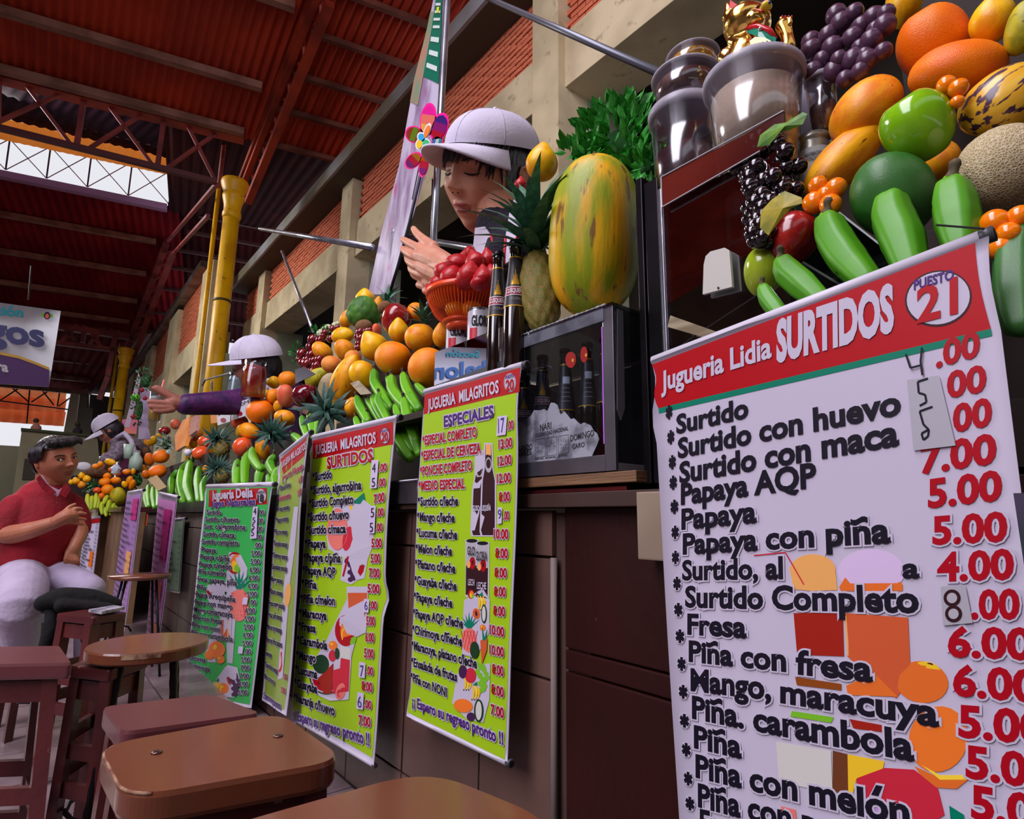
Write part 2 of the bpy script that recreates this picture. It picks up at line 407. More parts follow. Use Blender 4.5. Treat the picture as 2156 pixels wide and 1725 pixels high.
# valley truss over the column, along u
def onT(px, py, T): return onP(px, py, T, np.cross(UDIR, (0, 0, 1)))
tr = assembly('valley_truss', roof, T1)
tc0 = onT(515, 274, T1); tc1 = onT(-420, 34, T1); bc0 = onT(457, 379, T1); bc1 = onT(-420, 158, T1)
beam(tc1, tc0, 0.13, M_STEEL, 'top_chord', tr); beam(bc1, bc0, 0.05, mat('dark_chord', (92, 44, 50), 0.5), 'bottom_chord', tr)
def onC(x, lo): # point on chord at image x
    return onT(x, (165+0.2563*x) if not lo else (268+0.243*x), T1)
for a, b in ((60, 155), (122, -25), (235, 325), (294, 182), (400, 456), (450, 348), (-70, 0), (-20, -150), (-230, -150), (-150, -300)):
    purlin(onC(a, 0), onC(b, 1), 0.06, 0.06, M_STEEL2, 'brace', tr)
for x, x2 in ((182, 167), (350, 337), (3, 0), (-165, -170)):
    purlin(onC(x, 0), onC(x2, 1), 0.08, 0.08, M_STEEL2, 'post', tr)
# small monitor roof behind the truss (dark sheet, orange translucent strip, braced open gap)
dF = np.array([0.0, 0.0, 0.0]); yF = np.cross((0, 0, 1), UDIR); yF = yF if yF[1] > 0 else -yF
m_top = T1 + yF*1.2 + np.array([0, 0, 0.9])
def onM(px, py, k): return onT(px, py, T1 + yF*k)
mon = assembly('skylight_monitor', roof, m_top)
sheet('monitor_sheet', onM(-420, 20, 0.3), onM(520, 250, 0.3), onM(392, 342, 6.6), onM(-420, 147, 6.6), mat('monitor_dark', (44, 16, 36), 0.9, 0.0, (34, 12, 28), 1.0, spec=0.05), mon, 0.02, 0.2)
M_ORT = D.materials.new('orange_translucent'); M_ORT.use_nodes = True
_n = M_ORT.node_tree; _n.nodes.clear(); _o = _n.nodes.new('ShaderNodeOutputMaterial'); _t = _n.nodes.new('ShaderNodeBsdfTranslucent'); _d = _n.nodes.new('ShaderNodeBsdfDiffuse'); _x = _n.nodes.new('ShaderNodeMixShader')
_t.inputs[0].default_value = RGB(255, 150, 60); _d.inputs[0].default_value = RGB(240, 120, 50); _x.inputs[0].default_value = 0.25
_n.links.new(_t.outputs[0], _x.inputs[1]); _n.links.new(_d.outputs[0], _x.inputs[2]); _n.links.new(_x.outputs[0], _o.inputs[0])
for a, b in ((0, 24), (24, 30)):
    pass
sheet('translucent_strip', onM(-420, 147, 6.62), onM(392, 340, 6.62), onM(372, 372, 6.7), onM(-420, 205, 6.7), M_ORT, mon, 0.02, 0.2)
for dy in (-102, -76, -48, -22):
    purlin(onM(-420, 140+dy*0.93, 6.0+dy*0.03), onM(420+dy*-0.6, 352+dy*0.9, 6.0+dy*0.03), 0.05, 0.03, mat('monitor_gap_lines', (196, 168, 196), 0.3, 0.5), 'rail', mon)  # pale bars put in as the light gap lines of the dark sheet
for x in range(-90, 390, 86):                          # thin braces across the gap
    a = onM(x+25, 290+0.185*x+3, 6.9); b = onM(x+16, 355+0.21*x+3, 7.4); c2 = onM(x+111, 290+0.185*(x+86)+3, 6.9); d2 = onM(x+102, 355+0.21*(x+86)+3, 7.4)
    purlin(a, b, 0.04, 0.04, mat('gap_post', (84, 44, 84), 0.5), 'gap_post', mon)
    if x < 300: purlin(a, d2, 0.018, 0.018, M_STEEL2, 'wire', mon); purlin(c2, b, 0.018, 0.018, M_STEEL2, 'wire', mon)
# second slope
T2 = onX(275, 690, 2.14)
R2 = onM(180, 396, 7.6)
def along(P, u): return np.array(P) + UDIR*u
uspan = lambda P, px: None
V2 = T2 - R2; V2 = V2 - UDIR*np.dot(V2, UDIR); n2 = np.cross(UDIR, V2); n2 /= np.linalg.norm(n2)
def on2(px, py): return onP(px, py, T2, n2)
E0 = on2(352, 432); a0 = dec(E0, T2, V2/np.linalg.norm(V2)); L2 = np.linalg.norm(V2); v2 = V2/L2
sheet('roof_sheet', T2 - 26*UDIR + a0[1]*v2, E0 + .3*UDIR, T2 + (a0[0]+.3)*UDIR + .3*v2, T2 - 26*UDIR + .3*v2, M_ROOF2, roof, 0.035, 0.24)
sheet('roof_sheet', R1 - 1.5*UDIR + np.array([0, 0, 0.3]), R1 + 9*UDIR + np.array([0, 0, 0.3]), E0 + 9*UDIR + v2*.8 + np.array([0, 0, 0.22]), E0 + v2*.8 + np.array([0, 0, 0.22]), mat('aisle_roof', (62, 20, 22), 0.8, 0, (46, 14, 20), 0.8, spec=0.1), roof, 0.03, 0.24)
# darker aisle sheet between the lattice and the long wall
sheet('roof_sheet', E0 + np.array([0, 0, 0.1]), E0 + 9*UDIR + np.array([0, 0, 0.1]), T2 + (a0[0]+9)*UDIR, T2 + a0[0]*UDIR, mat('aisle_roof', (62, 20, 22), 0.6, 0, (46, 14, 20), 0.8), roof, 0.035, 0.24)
for (px, py) in ((330, 502), (309, 570), (290, 628), (274, 672)):
    P = on2(px, py); s = dec(P, T2, v2)
    purlin(T2 + s[1]*v2 - 26*UDIR + dn, P + dn, 0.16, 0.16, M_PURL)
for (px, py) in ((352, 432),):
    P = on2(px, py); s = dec(P, T2, v2); purlin(P - 26*UDIR, P, 0.2, 0.2, mat('ridge_purlin', (150, 110, 150), 0.5), name='ridge_purlin')
for (px, py) in ((420, 448), (395, 482), (372, 520), (352, 556), (330, 600), (305, 650), (292, 690)):
    P = on2(px, py); purlin(P + dn, P + dn + 7*UDIR, 0.1, 0.1, mat('aisle_purlin', (74, 40, 42), 0.6))
raf = assembly('lattice_rafter', roof, T2)
for dx, dz, rr in ((0, -0.1, 0.09), (16, -0.5, 0.09)):
    beam(on2(262+dx, 742)+np.array([0, 0, dz]), on2(352+dx, 500)+np.array([0, 0, dz]), rr, M_STEEL2, 'chord', raf)
beam(on2(352, 505)+dn, onT(457, 384, T1), 0.04, M_STEEL2, 'diagonal', raf); beam(on2(358, 512)+dn2, onT(440, 440, T1)+dn2*0.2, 0.035, M_STEEL2, 'diagonal', raf)
for k in range(9):
    a = on2(262+10*k, 742-27*k)+np.array([0, 0, -0.1]); b = on2(278+10*(k+1), 742-27*(k+1))+np.array([0, 0, -0.5])
    purlin(a, b, 0.07, 0.07, M_STEEL2, 'lattice_bar', raf)
# second truss and the third slope beyond
tr2 = assembly('valley_truss', roof, T2)
def t2(px, py): return onT(px, py, T2 + yF*0.3)
for a, b, r in (((-60, 655), (275, 704), 0.12), ((-60, 695), (245, 733), 0.09), ((132, 680), (162, 715), .07), ((160, 682), (128, 716), .07), ((183, 685), (178, 722), .07), ((212, 690), (186, 722), .07), ((190, 690), (216, 728), .07), ((240, 696), (222, 790), .09), ((222, 792), (204, 840), 0.09)):
    beam(t2(*a), t2(*b), r, M_STEEL2, 'truss_bar', tr2)
sheet('roof_sheet', t2(-60, 640), t2(300, 690), onY(188, 832, 44), onY(-60, 800, 44), M_ROOF2, roof, 0.05, 0.35)
for (a, b) in (((118, 745), (200, 759)), ((108, 783), (192, 797)), ((100, 812), (186, 824))):
    beam(onY(-60, a[1]-12, 36+6*(a[1]-745)/70), onY(b[0], b[1], 36+6*(a[1]-745)/70), 0.12, M_PURL, 'purlin', roof)
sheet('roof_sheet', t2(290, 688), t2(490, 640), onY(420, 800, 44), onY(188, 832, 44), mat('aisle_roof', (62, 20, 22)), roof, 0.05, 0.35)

# ---- far end: orange translucent cladding, daylight, concrete stair block
far = struct('wall_end', G().box(-12, -4.9, 50.0, 50.3, 0, 3.2), mat('end_wall', (206, 204, 192), 0.8))
M_ORC = mat('orange_cladding', (236, 104, 44), 0.5, 0, (250, 140, 80), 0.6)
for k, (a, b) in enumerate(((800, 833), (831, 861), (859, 889))):
    P = onY(-200, a-14, 46+k); Q = onY(143-k*2, a+9, 46+k); R_ = onY(138-k*2, b+9, 46+k); S = onY(-200, b-14, 46+k)
    sheet('cladding_panel', P, Q, R_, S, M_ORC, far, 0.05, 0.5)
ft = assembly('end_truss', roof, onY(50, 840, 44))
for a, b in (((-40, 838), (165, 864)), ((22, 812), (62, 846)), ((0, 842), (46, 812)), ((65, 812), (58, 892)), ((65, 846), (108, 818)), ((85, 815), (115, 853)), ((125, 820), (119, 856)), ((122, 855), (165, 824))):
    purlin(onY(*a, 44), onY(*b, 44), 0.07, 0.07, mat('dark_truss', (70, 40, 40), 0.6), 'bar', ft)
part('white_pillar', G().slab([onY(150, 822, 43), onY(168, 823, 43), onY(158, 914, 43), onY(134, 910, 43)], (0.1, 0.8, 0)), mat('cream_white', (222, 218, 190), 0.7), far)
part('grey_pillar', G().slab([onY(169, 824, 42), onY(186, 826, 42), onY(182, 915, 42), onY(158, 914, 42)], (0.1, 0.8, 0)), mat('grey_pil', (150, 148, 140), 0.7), far)
part('service_block', G().slab([onY(171, 858, 40), onY(196, 860, 40), onY(190, 920, 40), onY(165, 916, 40)], (0.1, 1.2, 0)), mat('grey_block', (150, 152, 142), 0.7), far)
part('back_panel', G().slab([onY(190, 830, 43), onY(246, 838, 43), onY(240, 960, 43), onY(180, 960, 43)], (0, 0.4, 0)), mat('back_grey', (112, 112, 108), 0.8), far)
conc = struct('wall_mezzanine', G().slab([onY(46, 905, 27), onY(205, 920, 27), onY(222, 1112, 27), onY(16, 1112, 27)], (0.2, 3.0, 0)), mat('mezzanine_concrete', (158, 150, 126), 0.85, 0, (138, 130, 108), 0.5, 0.1, 4))
part('coping', G().slab([onY(44, 901, 26.9), onY(206, 916, 26.9), onY(206, 921, 26.9), onY(44, 906, 26.9)], (0, 3.2, 0)), mat('coping', (70, 76, 52), 0.7), conc)
part('vent_opening', G().slab([onY(52, 966, 26.95), onY(78, 968, 26.95), onY(76, 1010, 26.95), onY(46, 1010, 26.95)], (0, 0.1, 0)), mat('vent_dark', (70, 66, 58), 0.8), conc)
struct('wall_end_left', G().slab([onY(-200, 926, 46), onY(42, 940, 46), onY(30, 1100, 46), onY(-200, 1100, 46)], (0, 0.4, 0)), mat('end_cream', (190, 184, 150), 0.8, 0, (160, 156, 120), 0.3))
for i, (x, y, s) in enumerate(((76, 893, 1), (163, 900, 0.95))):
    t = thing('person', ('distant person in a pink top standing on the mezzanine edge', 'distant person in dark clothes beside the grey pillar')[i], 'person', onY(x, y+12, 28))
    c0 = onY(x, y+22, 28)
    part('body', G().limb([onY(x, y+9, 27.2), onY(x, y+5, 27.2), onY(x, y-1, 27.2)], [sz(9*s, c0), sz(8*s, c0), sz(3*s, c0)], 10), mat(('pink_top', 'dark_top')[i], ((196, 130, 120), (50, 40, 48))[i], 0.8), t, True)
    part('head', G().ball(onY(x, y-7, 27.2), sz(5*s, c0), 12, 8), mat('far_head', (70, 50, 44), 0.7), t, True)

# ---- counters: tiled wall, wooden ledge, dark red wood front
M_WT = mat('counter_tile', (108, 80, 70), 0.42, 0, (88, 64, 58), 2.2, 0.05, 40, coords='Object', detail=6)
XW = 0.83
ctr = struct('wall_counter', G().box(XW+0.012, XW+0.10, 0.80, 9.0, 0.0, 0.79), mat('tile_grout', (72, 50, 44), 0.9))
yr = float(onX(1165, 1350, XW)[1])
ys = [yr] + [yr + 0.24 + 0.34*k for k in range(24)]
zs = [0.0, 0.125, 0.465, 0.70, 0.798]
k = 0
for i in range(len(ys)-1):
    for j in range(len(zs)-1):
        a, b = ys[i]+0.003, ys[i+1]-0.003
        m = M_WT if ys[i] < 3.6 else mat('pale_counter_tile', (176, 160, 148), 0.4, 0, (156, 140, 130), 2.0)
        part('tile', G().bbox(XW-rnd()*0.002, XW+0.013, a, b, zs[j]+0.003, zs[j+1]-0.003, 0.002), m, ctr)
part('corner_trim', G().tube([(XW-0.002, yr-0.004, 0), (XW-0.002, yr-0.004, 0.70)], 0.007, 8), mat('cement_trim', (120, 106, 102), 0.7), ctr, True)
M_RW = mat('dark_red_wood', (50, 13, 10), 0.42, 0, (26, 7, 6), 1.6, 0.1, 60, coords='Object', col3=(96, 56, 44), scale3=34, lo3=0.71, hi3=0.74, detail=8, stretch=(1, 1, 0.5))
front = struct('trim_stall_front', G().box(XW+0.03, XW+0.09, -0.8, yr-0.02, 0.0, 0.84), mat('dark_gap', (20, 10, 10), 0.9))
zg = float(onX(1210, 1395, XW)[2])
for a, b in ((0.0, zg-0.022), (zg-0.018, zg+0.018), (zg+0.022, 0.80)):
    part('wood_panel', G().bbox(XW+0.004, XW+0.032, -0.8, yr-0.03, a, b, 0.003), M_RW, front)
M_LEDGE = mat('worn_wood_edge', (126, 92, 62), 0.6, 0, (92, 62, 42), 8, 0.2, 60, stretch=(1, 0.2, 4))
XL = 0.80
yl0 = float(onX(1330, 1008, XL)[1]); ledge = None
shelf = thing('stall_ledge', 'worn wooden ledge with dark red steel angle under the glass case', 'ledge', (XL, yl0, 0.84))
part('board', G().bbox(XL, 1.35, yl0-0.01, 1.33, 0.842, 0.862, 0.002), M_LEDGE, shelf)
part('steel_angle', G().slab([(XL+0.01, yl0+0.02, 0.835), (XL+0.01, 1.4, 0.835), (XL+0.015, 1.4, 0.80), (XL+0.015, yl0+0.02, 0.80)], (0.01, 0, 0)).box(XL+0.01, XL+0.028, yl0+0.02, 1.4, 0.830, 0.836), mat('red_angle', (110, 30, 32), 0.35, 0.2, (60, 16, 20), 6), shelf)

far_c = struct('wall_counter_far', G().bbox(0.14, 0.66, 6.45, 9.0, 0.0, 0.80, 0.004).bbox(0.53, 0.66, 5.2, 6.45, 0.0, 0.80, 0.004), mat('far_counter_wood', (128, 96, 66), 0.6, 0, (100, 72, 50), 3))
part('counter_lip', G().bbox(0.11, 0.70, 6.38, 9.0, 0.80, 0.838, 0.004).bbox(0.50, 0.70, 5.2, 6.38, 0.80, 0.838, 0.004), mat('dark_plastic_wrap', (66, 30, 32), 0.25), far_c)
part('orange_band', G().box(0.665, 0.675, 5.21, 5.6, 0.70, 0.79), mat('orange_band', (226, 84, 34), 0.5), far_c)

# ---- the rest of the hall around the aisle (seen in the glass)
wl = struct('wall_left', G().box(-17.2, -17.0, -6, 50, 0, 14), mat('hall_wall', (112, 92, 76), 0.9, 0, (84, 66, 56), 0.4))
wb = struct('wall_back', G().box(-17, 6.3, -6.2, -6.0, 0, 6.0), mat('hall_wall', (112, 92, 76), 0.9))
for k_ in range(9):
    part('stall_front', G().bbox(-5.2, -4.6, -4.5+k_*3.2, -4.5+k_*3.2+2.9, 0, 2.1, 0.02), mat(('stall_red', 'stall_cream', 'stall_teal')[k_ % 3], ((120, 40, 34), (176, 160, 130), (60, 96, 100))[k_ % 3], 0.7), wl)
sheet('roof_sheet', R1 - 24*UDIR - 12.5*VDIR + np.array([0, -8.0, 0]), R1 + 9*UDIR - 12.5*VDIR + np.array([0, -8.0, 0]), R1 + 9*UDIR - 12.5*VDIR, R1 - 24*UDIR - 12.5*VDIR, M_ROOF, roof, 0.03, 0.3)
# ================================================================== PRICE BANNERS
COLS = {
    'k': (24, 20, 34), 'r': (170, 2, 26), 'p': (74, 34, 116), 'w': (196, 188, 208), 'R': (176, 0, 18), 'g': (0, 122, 96), 'G': (160, 200, 26), 'E': (52, 178, 82),
    'o': (238, 120, 40), 'y': (240, 196, 40), 'Y': (250, 214, 60), 'd': (28, 60, 34), 'n': (110, 60, 34), 'N': (52, 22, 30), 'v': (66, 30, 74), 'm': (200, 40, 60), 'l': (196, 150, 214),
    'c': (236, 170, 96), 'b': (140, 70, 20), 'D': (160, 34, 20), 'L': (120, 190, 40), 'P': (196, 26, 128), 'q': (214, 190, 226), 't': (206, 90, 50), 'B': (60, 60, 130), 'j': (226, 110, 40), 'x': (176, 172, 180), 's': (230, 120, 110), 'a': (208, 206, 200)}
def pm(c):
    return mat('print_' + c, COLS[c], 0.45, spec=0.22)
from mathutils.geometry import tessellate_polygon
class Banner:
    def __init__(s, label, cat, TL, TR, BR, BL, Xs, wave=0.0015, wl=0.35, group=None, name='price_banner', back=True, X=None):
        s.P0, P1, P3 = [(q if hasattr(q, '__len__') else onX(c_[0], c_[1], q)) for c_, q in zip((TL, TR, BL), Xs)]
        s.n = np.cross(P1-s.P0, P3-s.P0); s.n /= np.linalg.norm(s.n)
        if np.dot(s.n, CAM - s.P0) < 0: s.n = -s.n
        s.e1 = (P1-s.P0)/np.linalg.norm(P1-s.P0); s.e2 = (s.P0-P3)/np.linalg.norm(s.P0-P3); s.wave = wave; s.wl = wl
        s.t = thing(name, label, cat, (s.P0+P3)/2, group); s.geo = {}; s.lay = 0; s.out = {}
        s.c = (TL, TR, BR, BL); s.es = max(1.0, dep(s.P0)*1.25 - 0.4)
    def flat(s, px, py): return onP(px, py, s.P0, s.n)
    def lift(s, P, e):
        a = np.dot(P-s.P0, s.e1); b = np.dot(P-s.P0, s.e2)
        return P + s.n*(s.wave*(math.sin(a/s.wl*6.28+1)+math.sin(b/s.wl*4.7+a*9)) + e*s.es)
    def sheet(s, c, edge=None, nx=10, ny=30, e=0.0, m='w', name='sheet', thick=0.0012, bulge=None):
        """bilinear patch between four pixel corners"""
        V = []; g = G()
        for j in range(ny+1):
            for i in range(nx+1):
                u = i/nx; v = j/ny
                q = [(c[0][k]*(1-u)+c[1][k]*u)*(1-v) + (c[3][k]*(1-u)+c[2][k]*u)*v for k in (0, 1)]
                if edge: q = edge(u, v, q)
                V.append(s.lift(s.flat(*q), e))
        F = [(j*(nx+1)+i, j*(nx+1)+i+1, (j+1)*(nx+1)+i+1, (j+1)*(nx+1)+i) for j in range(ny) for i in range(nx)]
        g.add(V, F)
        if thick:
            n = len(V); g.add([p - s.n*thick for p in V], [f[::-1] for f in F])
            rim = [i for i in range(nx+1)] + [(j+1)*(nx+1)+nx for j in range(ny)] + [ny*(nx+1)+i for i in range(nx-1, -1, -1)] + [j*(nx+1) for j in range(ny-1, 0, -1)]
            for a, b in zip(rim, rim[1:]+rim[:1]): g.f.append((a, b, b+n, a+n))
        return part(name, g, pm(m) if isinstance(m, str) else m, s.t, True)
    def poly(s, col, pts, e=None):
        e = e if e is not None else 0.0006 + s.lay*0.000008; s.lay += 1
        V = [s.lift(s.flat(*p), e) for p in pts]
        s.geo.setdefault(col, G()).add(V, tessellate_polygon([[Vector((p[0], p[1], 0)) for p in pts]]))
    def ell(s, col, cx, cy, rx, ry, ang=0, e=None, n=22, a0=0, a1=360):
        A = math.radians(ang); P = []
        for k in range(n + (a1-a0 < 360)):
            t = math.radians(a0+(a1-a0)*k/n); x = rx*math.cos(t); y = ry*math.sin(t)
            P.append((cx + x*math.cos(A) - y*math.sin(A), cy + x*math.sin(A) + y*math.cos(A)))
        s.poly(col, P, e)
    def line(s, col, pts, w, e=None):
        for (x0, y0), (x1, y1) in zip(pts, pts[1:]):
            L = math.hypot(x1-x0, y1-y0)+1e-6; nx, ny = -(y1-y0)/L*w/2, (x1-x0)/L*w/2
            s.poly(col, [(x0+nx, y0+ny), (x1+nx, y1+ny), (x1-nx, y1-ny), (x0-nx, y0-ny)], e)
    def text(s, t, x0, y0, x1, y1, h, col='k', bold=0.035, outline='w', e=0.00161, ow=0.05):
        P = s.flat(x0, y0); Q = s.flat(x1, y1); U = s.flat(x0, y0-h); e1 = Q-P; e2 = (U-P)/0.63
        V0, F0 = textgeo(t, bold); xa, xb = V0[:, 0].min(), V0[:, 0].max()
        if outline is None and e == 0.00161: e = 0.0014
        for off, key, ee, dst in ((bold, col, e, s.geo), (bold+ow, outline, e-0.0003, s.out)):
            if key is None: continue
            V, F = textgeo(t, off); W = [s.lift(P + e1*(a-xa)/(xb-xa) + e2*b, ee) for a, b in V]
            g = dst.setdefault(key, G()); k = len(g.v); g.v += [tuple(p) for p in W]; g.f += [tuple(i+k for i in f) for f in F]
    def rows(s, ox, oy, k, L, **kw):
        for r in L:
            t, x0, y0, x1, y1, h = r[:6]; col = r[6] if len(r) > 6 else 'k'
            s.text(t, ox+x0/k, oy+y0/k, ox+x1/k, oy+y1/k, h/k, col, **kw)
    def roll(s, a, b, r, col=(190, 186, 200), hole=True, name='hanging_roll'):
        """plastic tube the sheet is rolled round, from pixel a to b (r in pixels)"""
        A = s.flat(*a); B = s.flat(*b); d = (B-A)/np.linalg.norm(B-A); rr = sz(r, B); A = A - s.n*rr*0.9; B = B - s.n*rr*0.9
        part(name, G().tube([A-d*0.005, B], rr, 16), mat('roll_vinyl', col, 0.4), s.t, True)
        if hole: part('roll_end', G().tube([B-d*0.002, B+d*0.0015], rr*0.74, 14), mat('roll_hole', (12, 12, 16), 0.8), s.t)
        part('end_rim', G().tube([B-d*0.01, B+d*0.001], rr*1.03, 14), mat('grey_pvc', (70, 72, 80), 0.4), s.t, True)
    def done(s):
        for k, g in s.out.items(): part('lettering_outline', g, pm(k), s.t, kind='stuff')
        for k, g in s.geo.items(): part('lettering', g, pm(k), s.t, kind='stuff')
def sc(L, ox, oy, k): return [(ox+x/k, oy+y/k) for x, y in L]
def fruit_print(b, kind, x, y, r, ang=0):
    if kind == 'melonslice':
        b.ell('d', x, y, r*1.05, r*1.05, ang, a0=0, a1=180); b.ell('w', x, y, r*.96, r*.96, ang, a0=0, a1=180); b.ell('r', x, y, r*.88, r*.88, ang, a0=0, a1=180)
        for k in range(5): b.ell('N', x-r*.45+k*r*.22, y+r*.32, r*.05, r*.08)
    if kind == 'orange': b.ell('o', x, y, r, r); b.ell('y', x-r*.3, y-r*.3, r*.35, r*.3)
    if kind == 'slice':
        b.ell('o', x, y, r, r); b.ell('Y', x, y, r*.9, r*.9); b.ell('j', x, y, r*.82, r*.82)
        for k in range(8): a = k*math.pi/4; b.line('Y', [(x, y), (x+r*.8*math.cos(a), y+r*.8*math.sin(a))], r*.06)
    if kind == 'banana':
        for k, c in enumerate(('y', 'Y', 'y')):
            P = []; x0 = x + (k-1)*r*.35
            for i in range(9): t = i/8; P.append((x0 + r*.45*math.sin(t*3.1) , y - r + 2*r*t))
            for i in range(8, -1, -1): t = i/8; P.append((x0 + r*.45*math.sin(t*3.1) - r*.34*math.sin(.3+t*2.6), y - r + 2*r*t))
            b.poly(c, P)
            b.ell('N', P[8][0]-r*.06, P[8][1], r*.08, r*.1); b.line('n', [P[3], P[6]], r*.04)
        b.poly('g', [(x-r*.3, y-r), (x+r*.3, y-r*1.5), (x+r*.4, y-r*.9)])
    if kind == 'grapes':
        rr = random.Random(3)
        for k in range(22): t = k/22; b.ell('v' if ang == 0 else 'L', x + (rr.random()-.5)*r*1.1*(1-t*.7), y - r + 2.1*r*t, r*.2, r*.2, n=10)
    if kind == 'straw': b.poly('r', [(x-r*.6, y-r*.5), (x+r*.6, y-r*.5), (x+r*.4, y+r*.4), (x, y+r), (x-r*.4, y+r*.4)]); b.poly('g', [(x-r*.5, y-r*.5), (x, y-r*.9), (x+r*.5, y-r*.5), (x, y-r*.3)])
    if kind == 'pine':
        b.ell('s', x, y+r*.3, r*.5, r*.8)
        for k in range(-2, 3): b.line('m', [(x+k*r*.2-r*.15, y-r*.3), (x+k*r*.2+r*.15, y+r*.9)], r*.04); b.line('m', [(x+k*r*.2+r*.15, y-r*.3), (x+k*r*.2-r*.15, y+r*.9)], r*.04)
        for k in range(-3, 4): b.poly('g', [(x-r*.12, y-r*.45), (x+k*r*.24, y-r*(1.5-abs(k)*.15)), (x+r*.12, y-r*.45)])
    if kind == 'papaya':
        b.ell('o', x, y, r, r*.7, ang); b.ell('t', x, y, r*.9, r*.6, ang); b.ell('N', x, y, r*.5, r*.2, ang)
    if kind == 'mango': b.ell('r', x, y, r*.7, r, ang); b.ell('o', x+r*.15, y+r*.05, r*.5, r*.8, ang); b.ell('L', x+r*.3, y+r*.5, r*.35, r*.4, ang); b.ell('y', x-r*.05, y+r*.3, r*.25, r*.5, ang)
    if kind == 'glass':
        b.poly('w', [(x-r*.6, y-r*1.3), (x+r*.6, y-r*1.3), (x+r*.5, y+r*1.2), (x-r*.5, y+r*1.2)]); b.poly('t', [(x-r*.54, y-r*.95), (x+r*.54, y-r*.95), (x+r*.44, y+r*1.1), (x-r*.44, y+r*1.1)]); b.line('c', [(x+r*.25, y-r*.9), (x+r*.2, y+r*.9)], r*.12)

# ---------------------------------------------------------------- banner 21, white
X21 = 0.66
b = Banner('large white juice price banner of stall 21 with red header, nearest the camera', 'banner', (1372, 766), (2082, 492), (2290, 2150), (1455, 2150), (X21, X21, X21), 0.0008, 0.4)
def e21(u, v, q):
    x, y = q
    if v < 0.12: x += (1-u)*6*math.sin(v/0.12*6.28) + u*(-9)*math.sin(v/0.12*3.14)
    return [x, y]
b.sheet(((1372, 760), (2082, 488), (2290, 2150), (1455, 2150)), e21, 14, 40)
b.roll((1376, 757), (2088, 487), 17, (206, 200, 216))
Z1 = lambda *p: sc(p, 1320, 460, 2.579); Z2 = lambda *p: sc(p, 1320, 1080, 2.579)
b.sheet(Z1((138, 795), (1890, 132), (1978, 600), (172, 1032)), lambda u, v, q: [q[0] + (1-u)*5*math.sin(v*6.28) - u*6*math.sin(v*3.14), q[1]], 14, 8, 0.0003, 'R', 'header_band', 0)
b.sheet(Z1((172, 1032), (1978, 600), (1985, 640), (175, 1060)), None, 14, 2, 0.0004, 'g', 'green_stripe', 0)
b.ell('N', *Z1((1692, 436))[0], 71, 59, -12, n=32); b.ell('w', *Z1((1692, 434))[0], 67, 55, -12, n=32)
b.rows(1320, 460, 2.579, [('Juguería Lidia', 190, 938, 790, 752, 92, 'w')], outline=None, bold=0.03)
b.rows(1320, 460, 2.579, [('SURTIDOS', 815, 775, 1455, 600, 190, 'w')], outline=None, bold=0.05)
b.rows(1320, 460, 2.579, [('PUESTO', 1560, 390, 1778, 330, 46, 'p'), ('21', 1575, 568, 1800, 510, 165, 'R')], outline=None, bold=0.03)
b.rows(1320, 460, 2.579, [('*', 212, 1150, 250, 1140, 115), ('Surtido', 270, 1168, 662, 1078, 88), ('*', 220, 1285, 260, 1275, 115), ('Surtido con huevo', 278, 1300, 1492, 1060, 92), ('*', 228, 1420, 268, 1412, 115), ('Surtido con maca', 286, 1436, 1480, 1228, 98),
    ('*', 232, 1530, 274, 1524, 115), ('Papaya AQP', 295, 1552, 1030, 1455, 98), ('*', 238, 1660, 282, 1656, 115), ('.00', 1680, 810, 1920, 745, 118, 'r'), ('00', 1740, 975, 1955, 935, 122, 'r'), ('00', 1772, 1160, 1985, 1120, 128, 'r'),
    ('7.00', 1595, 1385, 2010, 1325, 132, 'r'), ('5.00', 1635, 1568, 2040, 1525, 132, 'r')], bold=0.036, outline=None, e=0.0010)
